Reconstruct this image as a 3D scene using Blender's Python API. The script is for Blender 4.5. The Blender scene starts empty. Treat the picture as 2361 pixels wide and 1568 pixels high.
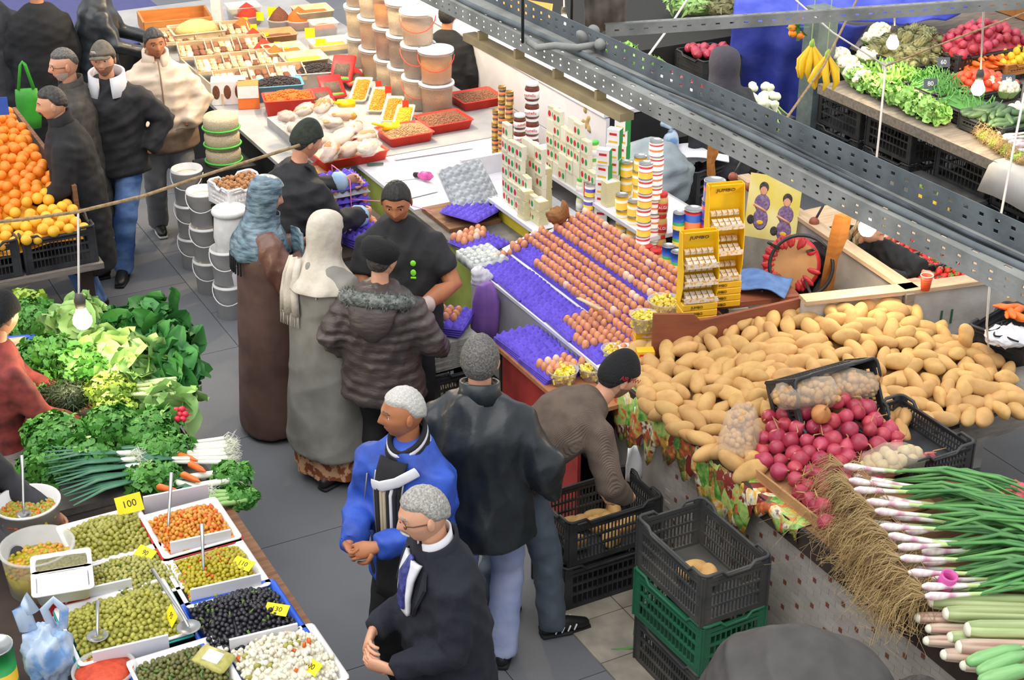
import bpy, math, random
import numpy as np
from mathutils import Vector, Matrix, Euler
random.seed(7)
RNG = np.random.default_rng(7)
SC = bpy.context.scene
COL = SC.collection
# --- camera
FPX = 3634.0            # focal length in pixels of the 2361 x 1568 frame
PITCH = math.radians(27.0)
CAMH = 5.0
cd = bpy.data.cameras.new('camera')
cd.sensor_width = 36.0
cd.lens = FPX / 2361.0 * 36.0
cd.clip_end = 200
cam = bpy.data.objects.new('camera', cd)
COL.objects.link(cam)
cam.location = (0, 0, CAMH)
cam.rotation_euler = (math.radians(90) - PITCH, 0, 0)
SC.camera = cam
# --- daylight of the glazed hall roof: soft overcast sky
world = bpy.data.worlds.new('World')
SC.world = world
world.use_nodes = True
bgn = world.node_tree.nodes['Background']
bgn.inputs[0].default_value = (0.90, 0.95, 1.0, 1)
bgn.inputs[1].default_value = 0.85
sd = bpy.data.lights.new('daylight', 'SUN')
sd.energy = 2.3
sd.angle = math.radians(75)
sd.color = (1.0, 0.97, 0.93)
sun = bpy.data.objects.new('daylight', sd)
COL.objects.link(sun)
sun.rotation_euler = (math.radians(16), math.radians(-14), 0)
vs = SC.view_settings
vs.view_transform = 'Standard'
vs.look = 'None'
vs.gamma = 1.0
vs.use_curve_mapping = False
vs.exposure = 0.22
# --- helpers
def P(u, v, z):
 """world point at height z that the photograph shows at pixel u, v"""
 b = (v - 784.0) / FPX
 D = (CAMH - z) / (math.sin(PITCH) + b * math.cos(PITCH))
 return Vector(((u - 1180.5) / FPX * D, D * math.cos(PITCH) - b * D * math.sin(PITCH), z))
# market frame: a runs along the aisle towards the camera, c across it to the right
EA = Vector((0.469, -0.883, 0)).normalized()
EC = Vector((-EA.y, EA.x, 0))
AX = math.atan2(EC.y, EC.x)     # rotation of a box whose local x is EC and local y is -EA
def L(a, c, z=0.0):
 return Vector((0, 8, 0)) + EA * a + EC * c + Vector((0, 0, z))
def AC(p):
 d = Vector(p) - Vector((0, 8, 0))
 return d.dot(EA), d.dot(EC)
def lin(h):
 h = h.lstrip('#')
 o = []
 for i in (0, 2, 4):
  x = int(h[i:i + 2], 16) / 255.0
  o.append(x / 12.92 if x <= 0.04045 else ((x + 0.055) / 1.055) ** 2.4)
 return (o[0], o[1], o[2], 1.0)
MATS = {}
def mat(name, col, rough=0.6, var=0.08, scale=12.0, col2=None, bump=0.0, bscale=None, metal=0.0, alpha=1.0, rnd=0.0,
 emit=0.0, stretch=None, lo=0.4, hi=0.65, spec=0.5, sss=0.0, wave=0.0):
 if name in MATS:
  return MATS[name]
 m = bpy.data.materials.new(name)
 m.use_nodes = True
 nt = m.node_tree
 b = nt.nodes['Principled BSDF']
 c1 = lin(col)
 tc = nt.nodes.new('ShaderNodeTexCoord')
 vec = tc.outputs['Object']
 oi = None
 if rnd > 0:
  oi = nt.nodes.new('ShaderNodeObjectInfo')
  mu = nt.nodes.new('ShaderNodeMath'); mu.operation = 'MULTIPLY'; mu.inputs[1].default_value = 37.0
  nt.links.new(oi.outputs['Random'], mu.inputs[0])
  ad = nt.nodes.new('ShaderNodeVectorMath'); ad.operation = 'ADD'
  nt.links.new(vec, ad.inputs[0]); nt.links.new(mu.outputs[0], ad.inputs[1])
  vec = ad.outputs[0]
 if stretch:
  mp = nt.nodes.new('ShaderNodeMapping'); mp.inputs['Scale'].default_value = stretch
  nt.links.new(vec, mp.inputs[0]); vec = mp.outputs[0]
 nz = nt.nodes.new('ShaderNodeTexNoise')
 nz.inputs['Scale'].default_value = scale
 nz.inputs['Detail'].default_value = 4.0
 nt.links.new(vec, nz.inputs['Vector'])
 rp = nt.nodes.new('ShaderNodeValToRGB')
 e = rp.color_ramp.elements
 if col2:
  e[0].position, e[1].position = lo, hi
  e[0].color, e[1].color = c1, lin(col2)
 else:
  e[0].position, e[1].position = 0.3, 0.7
  e[0].color = tuple(x * (1 - var) for x in c1[:3]) + (1,)
  e[1].color = tuple(min(1, x * (1 + var)) for x in c1[:3]) + (1,)
 nt.links.new(nz.outputs['Fac'], rp.inputs[0])
 out = rp.outputs[0]
 if rnd > 0:
  hs = nt.nodes.new('ShaderNodeHueSaturation')
  mr = nt.nodes.new('ShaderNodeMapRange')
  mr.inputs['To Min'].default_value = 1 - rnd; mr.inputs['To Max'].default_value = 1 + rnd
  nt.links.new(oi.outputs['Random'], mr.inputs[0]); nt.links.new(mr.outputs[0], hs.inputs['Value'])
  mh = nt.nodes.new('ShaderNodeMapRange')
  mh.inputs['To Min'].default_value = 0.5 - rnd * 0.05; mh.inputs['To Max'].default_value = 0.5 + rnd * 0.05
  fr = nt.nodes.new('ShaderNodeMath'); fr.operation = 'FRACT'
  m7 = nt.nodes.new('ShaderNodeMath'); m7.operation = 'MULTIPLY'; m7.inputs[1].default_value = 7.3
  nt.links.new(oi.outputs['Random'], m7.inputs[0]); nt.links.new(m7.outputs[0], fr.inputs[0])
  nt.links.new(fr.outputs[0], mh.inputs[0]); nt.links.new(mh.outputs[0], hs.inputs['Hue'])
  nt.links.new(out, hs.inputs['Color']); out = hs.outputs[0]
 nt.links.new(out, b.inputs['Base Color'])
 b.inputs['Roughness'].default_value = rough
 b.inputs['Metallic'].default_value = metal
 b.inputs['Specular IOR Level'].default_value = spec
 b.inputs['Alpha'].default_value = alpha
 if sss:
  b.inputs['Subsurface Weight'].default_value = sss
  b.inputs['Subsurface Radius'].default_value = (0.02, 0.008, 0.004)
 if emit > 0:
  b.inputs['Emission Color'].default_value = c1
  b.inputs['Emission Strength'].default_value = emit
 hgt = None
 if wave > 0:
  wv = nt.nodes.new('ShaderNodeTexWave')
  wv.inputs['Scale'].default_value = bscale or 30
  wv.inputs['Distortion'].default_value = 2.0
  nt.links.new(vec, wv.inputs['Vector'])
  hgt, bump = wv.outputs['Fac'], wave
 elif bump > 0:
  n2 = nt.nodes.new('ShaderNodeTexNoise')
  n2.inputs['Scale'].default_value = bscale or scale * 3
  n2.inputs['Detail'].default_value = 4.0
  nt.links.new(vec, n2.inputs['Vector'])
  hgt = n2.outputs['Fac']
 if hgt is not None:
  bp = nt.nodes.new('ShaderNodeBump')
  bp.inputs['Strength'].default_value = bump
  bp.inputs['Distance'].default_value = 0.01
  nt.links.new(hgt, bp.inputs['Height'])
  nt.links.new(bp.outputs[0], b.inputs['Normal'])
 MATS[name] = m
 return m
def as_mat(m):
 return MATS[m] if isinstance(m, str) else m
def rotz(a):
 c, s = math.cos(a), math.sin(a)
 return np.array([[c, -s, 0], [s, c, 0], [0, 0, 1.0]])
def eul(x, y, z):
 return np.array(Euler((x, y, z)).to_matrix())
class MB:
 """collects shapes; build() links them as one mesh object"""
 def __init__(s):
  s.v, s.f, s.m, s.n = [], [], [], 0
 def add(s, v, f, mi=0):
  v = np.asarray(v, float)
  s.v.append(v)
  k = s.n
  for i, q in enumerate(f):
   s.f.append(tuple(int(x) + k for x in q))
   s.m.append(mi if np.isscalar(mi) else int(mi[i]))
  s.n += len(v)
  return s
 def box(s, c, d, R=None, mi=0):
  x, y, z = d[0] / 2, d[1] / 2, d[2] / 2
  v = np.array([(i * x, j * y, k * z) for i in (-1, 1) for j in (-1, 1) for k in (-1, 1)], float)
  if R is not None:
   v = v @ np.asarray(R).T
  v = v + np.array(c, float)
  return s.add(v, [(0, 1, 3, 2), (4, 6, 7, 5), (0, 4, 5, 1), (2, 3, 7, 6), (0, 2, 6, 4), (1, 5, 7, 3)], mi)
 def frustum(s, c, d0, d1, h, R=None, mi=0, cap=True):
  """box with bottom size d0 and top size d1, base centre c"""
  v = np.array([(i * d0[0] / 2, j * d0[1] / 2, 0) for i, j in ((-1, -1), (1, -1), (1, 1), (-1, 1))] +
 [(i * d1[0] / 2, j * d1[1] / 2, h) for i, j in ((-1, -1), (1, -1), (1, 1), (-1, 1))], float)
  if R is not None:
   v = v @ np.asarray(R).T
  v = v + np.array(c, float)
  f = [(3, 2, 1, 0)] + [(i, (i + 1) % 4, 4 + (i + 1) % 4, 4 + i) for i in range(4)]
  if cap:
   f.append((4, 5, 6, 7))
  return s.add(v, f, mi)
 def tube(s, pts, rad, n=10, side=None, mi=0, cap=True, rnd=0.6):
  pts = [np.array(p, float) for p in pts]
  if np.isscalar(rad):
   rad = [rad] * len(pts)
  rad = [(r, r) if np.isscalar(r) else r for r in rad]
  N = len(pts)
  tang = []
  for i in range(N):
   t = pts[min(i + 1, N - 1)] - pts[max(i - 1, 0)]
   tang.append(t / (np.linalg.norm(t) + 1e-9))
  ref = np.array(side, float) if side is not None else None
  if ref is None:
   ref = np.array((1.0, 0, 0)) if abs(tang[0][0]) < 0.8 else np.array((0, 1.0, 0))
  rings = []
  ang = np.linspace(0, 2 * math.pi, n, endpoint=False)
  ca, sa = np.cos(ang)[:, None], np.sin(ang)[:, None]
  x = ref
  for i in range(N):
   t = tang[i]
   x = (ref if side is not None else x)
   x = x - t * x.dot(t)
   x = x / (np.linalg.norm(x) + 1e-9)
   y = np.cross(t, x)
   r = rad[i]
   if i == 0 and cap and rnd > 0:
    e = min(r) * rnd
    rings.append(pts[i] - t * e * 0.75 + ca * x * r[0] * 0.6 + sa * y * r[1] * 0.6)
   rings.append(pts[i] + ca * x * r[0] + sa * y * r[1])
   if i == N - 1 and cap and rnd > 0:
    e = min(r) * rnd
    rings.append(pts[i] + t * e * 0.75 + ca * x * r[0] * 0.6 + sa * y * r[1] * 0.6)
  v = np.concatenate(rings)
  K = len(rings)
  f = []
  for k in range(K - 1):
   for j in range(n):
    a, b = k * n + j, k * n + (j + 1) % n
    f.append((a, b, b + n, a + n))
  if cap:
   e0 = pts[0] - tang[0] * min(rad[0]) * rnd
   e1 = pts[-1] + tang[-1] * min(rad[-1]) * rnd
   v = np.concatenate([v, [e0, e1]])
   i0, i1 = K * n, K * n + 1
   for j in range(n):
    f.append((i0, (j + 1) % n, j))
    f.append((i1, (K - 1) * n + j, (K - 1) * n + (j + 1) % n))
  return s.add(v, f, mi)
 def lathe(s, prof, n=20, c=(0, 0, 0), mi=0, R=None, sx=1.0, sy=1.0):
  """prof: list of (r, z) or (r, z, mi)"""
  ang = np.linspace(0, 2 * math.pi, n, endpoint=False)
  rings, mis = [], []
  for q in prof:
   r, z = q[0], q[1]
   rings.append(np.stack([np.cos(ang) * r * sx, np.sin(ang) * r * sy, np.full(n, z)], 1))
   mis.append(q[2] if len(q) > 2 else mi)
  v = np.concatenate(rings)
  if R is not None:
   v = v @ np.asarray(R).T
  v = v + np.array(c, float)
  f, mm = [], []
  for k in range(len(rings) - 1):
   for j in range(n):
    a, b = k * n + j, k * n + (j + 1) % n
    f.append((a, b, b + n, a + n)); mm.append(mis[k + 1])
  if prof[0][0] > 1e-4:
   f.append(tuple(range(n - 1, -1, -1))); mm.append(mis[0])
  if prof[-1][0] > 1e-4:
   o = (len(rings) - 1) * n
   f.append(tuple(range(o, o + n))); mm.append(mis[-1])
  return s.add(v, f, mm)
 def ell(s, c, r, nu=12, nv=8, R=None, mi=0):
  v, f = ellipsoid(r, nu, nv)
  if R is not None:
   v = v @ np.asarray(R).T
  return s.add(v + np.array(c, float), f, mi)
 def grid(s, G, mi=0, closed=False):
  G = np.asarray(G, float)
  nu, nv = G.shape[:2]
  f = []
  for i in range(nu - 1):
   for j in range(nv if closed else nv - 1):
    a, b = i * nv + j, i * nv + (j + 1) % nv
    f.append((a, b, b + nv, a + nv))
  return s.add(G.reshape(-1, 3), f, mi)
 def mesh(s, name='m', mats=(), smooth=True):
  me = bpy.data.meshes.new(name)
  me.from_pydata(np.concatenate(s.v).tolist() if s.v else [], [], s.f)
  for m in (mats if isinstance(mats, (list, tuple)) else [mats]):
   me.materials.append(as_mat(m))
  if len(me.polygons):
   me.polygons.foreach_set('material_index', np.array(s.m, dtype=np.int32))
   if smooth:
    me.polygons.foreach_set('use_smooth', np.ones(len(me.polygons), dtype=bool))
  me.update()
  return me
 def build(s, name, mats, parent=None, smooth=False, loc=None, rot=None):
  return put(name, s.mesh(name, mats, smooth), parent, loc, rot)
_EC = {}
def ellipsoid(r, nu=12, nv=8):
 k = (nu, nv)
 if k not in _EC:
  v = [(0, 0, -1.0)]
  for i in range(1, nv):
   t = -math.pi / 2 + math.pi * i / nv
   for j in range(nu):
    p = 2 * math.pi * j / nu
    v.append((math.cos(t) * math.cos(p), math.cos(t) * math.sin(p), math.sin(t)))
  v.append((0, 0, 1.0))
  f = []
  for j in range(nu):
   f.append((0, 1 + (j + 1) % nu, 1 + j))
  for i in range(nv - 2):
   for j in range(nu):
    a, b = 1 + i * nu + j, 1 + i * nu + (j + 1) % nu
    f.append((a, b, b + nu, a + nu))
  e = len(v) - 1
  o = 1 + (nv - 2) * nu
  for j in range(nu):
   f.append((e, o + j, o + (j + 1) % nu))
  _EC[k] = (np.array(v), f)
 v, f = _EC[k]
 return v * np.array(r if not np.isscalar(r) else (r, r, r)), f
def put(name, me, parent=None, loc=None, rot=None, scale=None):
 o = bpy.data.objects.new(name, me)
 COL.objects.link(o)
 if parent is not None:
  o.parent = parent
 if loc is not None:
  o.location = loc
 if rot is not None:
  o.rotation_euler = rot if not np.isscalar(rot) else (0, 0, rot)
 if scale is not None:
  o.scale = scale if not np.isscalar(scale) else (scale,) * 3
 return o
def tag(o, label=None, cat=None, group=None, kind=None):
 if label:
  o['label'] = label
 if cat:
  o['category'] = cat
 if group:
  o['group'] = group
 if kind:
  o['kind'] = kind
 return o
def empty(name, label, cat, loc=(0, 0, 0), rot=0.0, group=None):
 o = bpy.data.objects.new(name, None)
 COL.objects.link(o)
 o.location = loc
 o.rotation_euler = rot if not np.isscalar(rot) else (0, 0, rot)
 o.empty_display_size = 0.05
 return tag(o, label, cat, group)
def copy_tree(o, loc=None, rot=None, label=None, group=None, parent=None, scale=None):
 c = o.copy()
 COL.objects.link(c)
 c.parent = parent
 if loc is not None:
  c.location = loc
 if rot is not None:
  c.rotation_euler = rot if not np.isscalar(rot) else (0, 0, rot)
 if scale is not None:
  c.scale = scale if not np.isscalar(scale) else (scale,) * 3
 if label:
  c['label'] = label
 if group:
  c['group'] = group
 for ch in list(o.children):
  copy_tree(ch, parent=c)
 return c
_TXT = {}
def text_mesh(s, size, mt, depth=0.0008):
 k = (s, size, mt)
 if k not in _TXT:
  cu = bpy.data.curves.new('t', 'FONT')
  cu.body = s
  cu.size = size
  cu.align_x = 'CENTER'; cu.align_y = 'CENTER'
  cu.extrude = depth
  cu.resolution_u = 3
  t = bpy.data.objects.new('t', cu)
  COL.objects.link(t)
  dg = bpy.context.evaluated_depsgraph_get()
  me = bpy.data.meshes.new_from_object(t.evaluated_get(dg))
  me.materials.clear(); me.materials.append(as_mat(mt))
  bpy.data.objects.remove(t)
  _TXT[k] = me
 return _TXT[k]
def remesh(mb, voxel, name, mats, smooth=4, wr=0.0, wscale=18.0, wdir=(1, 1, 2.5), seed=0):
 """one continuous skin around the overlapping closed shapes of mb"""
 me = mb.mesh(name, [])
 t = bpy.data.objects.new('t', me)
 COL.objects.link(t)
 md = t.modifiers.new('r', 'REMESH'); md.mode = 'VOXEL'; md.voxel_size = voxel
 if smooth:
  ms = t.modifiers.new('s', 'SMOOTH'); ms.iterations = smooth; ms.factor = 0.5
 dg = bpy.context.evaluated_depsgraph_get()
 out = bpy.data.meshes.new_from_object(t.evaluated_get(dg))
 bpy.data.objects.remove(t)
 bpy.data.meshes.remove(me)
 out.name = name
 n = len(out.vertices)
 if wr and n:
  co = np.empty(n * 3); out.vertices.foreach_get('co', co); co = co.reshape(-1, 3)
  no = np.empty(n * 3); out.vertices.foreach_get('normal', no); no = no.reshape(-1, 3)
  r = np.random.default_rng(seed + 11)
  d = np.zeros(n)
  for k in range(7):
   w = r.normal(size=3) * np.array(wdir); w /= np.linalg.norm(w)
   fq = wscale * (0.7 + 1.6 * r.random())
   q = co @ w * fq + r.random() * 6.28 + 1.3 * np.sin(co @ r.normal(size=3) * 6 + r.random() * 6)
   d += (1 - np.abs(np.sin(q)) * 1.6) * (0.6 + 0.8 * r.random())
  co += no * (d / 3.2 * wr)[:, None]
  out.vertices.foreach_set('co', co.ravel())
 out.polygons.foreach_set('use_smooth', np.ones(len(out.polygons), dtype=bool))
 for m in (mats if isinstance(mats, (list, tuple)) else [mats]):
  out.materials.append(as_mat(m))
 out.update()
 return out
def poisson(n, xr, yr, dmin, inside=None, tries=30, rng=None):
 rng = rng or RNG
 pts = []
 cell = {}
 cs = dmin
 for _ in range(n * tries):
  p = (rng.uniform(*xr), rng.uniform(*yr))
  if inside and not inside(*p):
   continue
  k = (int(p[0] // cs), int(p[1] // cs))
  ok = True
  for i in (-1, 0, 1):
   for j in (-1, 0, 1):
    for q in cell.get((k[0] + i, k[1] + j), ()):
     if (q[0] - p[0]) ** 2 + (q[1] - p[1]) ** 2 < dmin * dmin:
      ok = False
  if ok:
   pts.append(p); cell.setdefault(k, []).append(p)
   if len(pts) >= n:
    break
 return pts
def inpoly(poly):
 pl = [(p[0], p[1]) for p in poly]
 def f(x, y):
  c = False
  j = len(pl) - 1
  for i in range(len(pl)):
   if (pl[i][1] > y) != (pl[j][1] > y) and x < (pl[j][0] - pl[i][0]) * (y - pl[i][1]) / (pl[j][1] - pl[i][1]) + pl[i][0]:
    c = not c
   j = i
  return c
 return f
# --- people
mat('skin_light', '#d9a283', 0.5, col2='#cf8f70', scale=9, bump=0.05, bscale=60)
mat('skin_mid', '#c58a66', 0.5, col2='#b87a56', scale=9, bump=0.05, bscale=60)
mat('skin_tan', '#b5744d', 0.5, col2='#a56643', scale=9, bump=0.05, bscale=60)
mat('skin_pale', '#e0ae95', 0.5, col2='#d89a80', scale=9, bump=0.05, bscale=60)
mat('lip', '#a8604f', 0.5)
mat('eye_white', '#e8e2da', 0.3)
mat('eye_dark', '#221812', 0.2)
mat('hair_black', '#1d1a19', 0.6, bump=0.5, bscale=120, col2='#2c2827', scale=60)
mat('hair_dark', '#2e2a28', 0.6, bump=0.5, bscale=120, col2='#4a4541', scale=50)
mat('hair_grey', '#8d8880', 0.6, bump=0.6, bscale=160, col2='#b9b6b0', scale=120)
mat('hair_mixed', '#4e4a47', 0.6, bump=0.5, bscale=120, col2='#77736f', scale=120)
mat('hair_white', '#b9b4ac', 0.6, bump=0.5, bscale=120, col2='#cfccc7', scale=120)
mat('stubble', '#a87860', 0.6, col2='#5a4538', scale=220, lo=0.35, hi=0.7)
mat('glass_frame', '#5a2d14', 0.3)
mat('shoe_black', '#1b1a1c', 0.45)
mat('sole_white', '#cfcac2', 0.6)
mat('sole_dark', '#17171a', 0.7)
_hs = None
def head_mesh(beard=0, brow=1):
 """head in its own frame: x right, y forward, z up, origin in the middle, 0.236 tall"""
 nphi, nt = 72, 58
 s = np.linspace(-1, 1, nphi, endpoint=False)
 phi = math.pi * (0.5 * s + 0.5 * s ** 3)
 th = np.linspace(-math.pi / 2, math.pi / 2, nt)
 T, F = np.meshgrid(th, phi, indexing='ij')
 dx, dy, dz = np.cos(T) * np.sin(F), np.cos(T) * np.cos(F), np.sin(T)
 x, y, z = 0.076 * dx, 0.097 * dy, 0.119 * dz
 low = np.clip(-dz, 0, 1)
 x = x * (1 - 0.30 * low ** 1.6)
 y = np.where(y < 0, y * (1 - 0.45 * low ** 1.4), y * (1 - 0.06 * low))
 x = x * (1 + 0.05 * np.exp(-((z - 0.05) / 0.04) ** 2))
 fr = np.clip(dy, 0, 1)
 ax = np.abs(x)
 g = lambda q, w: np.exp(-(q / w) ** 2)
 y = y + 0.005 * g(z - 0.028, 0.011) * g(x, 0.055) * fr
 y = y - 0.011 * g(ax - 0.031, 0.016) * g(z - 0.007, 0.013) * fr
 nose = np.interp(z, [-0.045, -0.037, -0.027, 0.0, 0.018, 0.03], [0, 0.012, 0.026, 0.012, 0.003, 0])
 wn = np.interp(z, [-0.045, -0.028, 0.02], [0.017, 0.015, 0.009])
 y = y + nose * np.exp(-(x / wn) ** 2) * (dy > 0)
 y = y + 0.0065 * g(z + 0.060, 0.008) * g(x, 0.022) * fr + 0.006 * g(z + 0.073, 0.007) * g(x, 0.018) * fr
 y = y - 0.004 * g(z + 0.0665, 0.0035) * g(x, 0.022) * fr - 0.004 * g(z + 0.083, 0.006) * g(x, 0.02) * fr
 y = y + 0.012 * g(z + 0.100, 0.014) * g(x, 0.024) * fr
 x = x + np.sign(x) * 0.004 * g(z + 0.018, 0.02) * g(y - 0.055, 0.03)
 v = np.stack([x, y, z], -1)
 b = MB()
 n = nphi
 vv = v.reshape(-1, 3)
 f, mi = [], []
 for i in range(nt - 1):
  for j in range(n):
   q = (i * n + j, i * n + (j + 1) % n, (i + 1) * n + (j + 1) % n, (i + 1) * n + j)
   f.append(q)
   c = vv[list(q)].mean(0)
   k = 0
   cx = abs(c[0])
   if c[1] > 0.05:
    if brow and 0.013 < cx < 0.048 and 0.0265 - 0.12 * max(0, cx - 0.034) < c[2] < 0.0335 - 0.15 * max(0, cx - 0.034):
     k = 1
    if cx < 0.024 - 0.9 * abs(c[2] + 0.066) and abs(c[2] + 0.066) < 0.012:
     k = 2
   if beard and k == 0 and c[1] > -0.005 - 0.2 * c[2] * 0 and c[2] < -0.035 - 0.5 * max(0, 0.05 - cx) * (c[1] > 0.06) * 0.4:
    if not (cx < 0.02 and -0.055 < c[2] < -0.04):
     k = 3
   mi.append(k)
 b.add(vv, f, mi)
 for sx in (-1, 1):
  R = eul(0, 0, sx * -0.35)
  b.ell((sx * 0.079, -0.008, -0.004), (0.008, 0.019, 0.031), 10, 8, R)
  b.ell((sx * 0.083, -0.004, -0.002), (0.006, 0.012, 0.02), 8, 6, R)
  ev, ef = ellipsoid(0.0125, 12, 8)
  ec = np.array((sx * 0.031, 0.0705, 0.006))
  em = [5 if (ev[list(q)].mean(0)[1] > 0.0095) else 4 for q in ef]
  b.add(ev + ec, ef, em)
  b.ell((sx * 0.031, 0.0712, 0.0125), (0.0165, 0.0125, 0.008), 10, 6)     # upper lid
 return b, v
HAIR_Y = [-0.11, -0.05, -0.018, 0.018, 0.042, 0.062, 0.11]
HAIR_Z = [-0.072, -0.058, -0.008, 0.002, 0.03, 0.060, 0.066]
def cap_shell(vgrid, m, thick, name, mt, parent=None, noise=0.0, seed=0):
 """shell that grows out of the head wherever m > 0"""
 v = vgrid
 c = v * np.array([1, 1, 1.0])
 nrm = c / np.array([0.076 ** 2, 0.097 ** 2, 0.119 ** 2])
 nrm = nrm / (np.linalg.norm(nrm, axis=-1, keepdims=True) + 1e-9)
 t = np.minimum(thick, m * 0.7)
 if noise:
  t = t + noise * np.sin(v[..., 0] * 210 + seed) * np.sin(v[..., 1] * 160 + v[..., 2] * 190) * (m > 0.01)
 t = np.where(m > -0.012, np.maximum(t, -0.006), -0.006)
 w = v + nrm * t[..., None]
 nt, nphi = m.shape
 b = MB()
 f = []
 keep = m > -0.012
 for i in range(nt - 1):
  for j in range(nphi):
   jj = (j + 1) % nphi
   if keep[i, j] and keep[i, jj] and keep[i + 1, j] and keep[i + 1, jj]:
    f.append((i * nphi + j, i * nphi + jj, (i + 1) * nphi + jj, (i + 1) * nphi + j))
 b.add(w.reshape(-1, 3), f)
 return b
def ik(S, W, l1, l2, hint):
 S, W, hint = np.array(S, float), np.array(W, float), np.array(hint, float)
 d = W - S
 n = np.linalg.norm(d)
 if n > (l1 + l2) * 0.995:
  W = S + d / n * (l1 + l2) * 0.995
  d = W - S
  n = np.linalg.norm(d)
 u = d / n
 a = (l1 * l1 - l2 * l2 + n * n) / (2 * n)
 hh = math.sqrt(max(0, l1 * l1 - a * a))
 p = hint - u * hint.dot(u)
 p = p / (np.linalg.norm(p) + 1e-9)
 return S + u * a + p * hh, W
def add_hand(b, W, d, nrm, side, curl=0.5, k=1.0, mi=0, spread=1.0):
 """palm and five fingers; side +1: the thumb lies on the +t side"""
 d = np.array(d, float); d /= np.linalg.norm(d)
 nrm = np.array(nrm, float); nrm = nrm - d * nrm.dot(d); nrm /= np.linalg.norm(nrm) + 1e-9
 t = np.cross(nrm, d) * side
 W = np.array(W, float)
 b.tube([W - d * 0.02 * k, W + d * 0.015 * k, W + d * 0.05 * k, W + d * 0.088 * k],
 [(0.026 * k, 0.021 * k), (0.031 * k, 0.019 * k), (0.041 * k, 0.017 * k), (0.039 * k, 0.013 * k)], 12, side=t, mi=mi)
 ln = (0.072, 0.082, 0.077, 0.06)
 for i in range(4):
  o = (0.030 - 0.0195 * i) * spread
  p = W + d * (0.086 - 0.004 * abs(i - 1)) * k + t * o * k
  pts = [p - d * 0.012 * k]
  ang = 0.0
  q = p
  for sgm, fr in enumerate((0.42, 0.32, 0.26)):
   pts.append(q)
   ang += curl * (0.75, 0.9, 0.65)[sgm]
   q = q + (d * math.cos(ang) + nrm * math.sin(ang)) * ln[i] * fr * k
  pts.append(q)
  b.tube(pts, [0.0085 * k, 0.0092 * k, 0.0088 * k, 0.008 * k, 0.0066 * k], 8, mi=mi)
 p = W + d * 0.022 * k + t * 0.03 * k
 q1 = p + (d * 0.62 + t * 0.6 + nrm * 0.35) * 0.042 * k
 q2 = q1 + (d * 0.85 + t * (0.3 - 0.5 * curl) + nrm * (0.2 + 0.5 * curl)) * 0.034 * k
 q3 = q2 + (d * 0.85 - t * (0.1 + 0.4 * curl) + nrm * (0.2 + 0.5 * curl)) * 0.026 * k
 b.tube([p - t * 0.012 * k, p, q1, q2, q3], [0.012 * k, 0.0135 * k, 0.011 * k, 0.0095 * k, 0.007 * k], 8, mi=mi)
def sm(t):
 t = min(1, max(0, t))
 return t * t * (3 - 2 * t)
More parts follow.
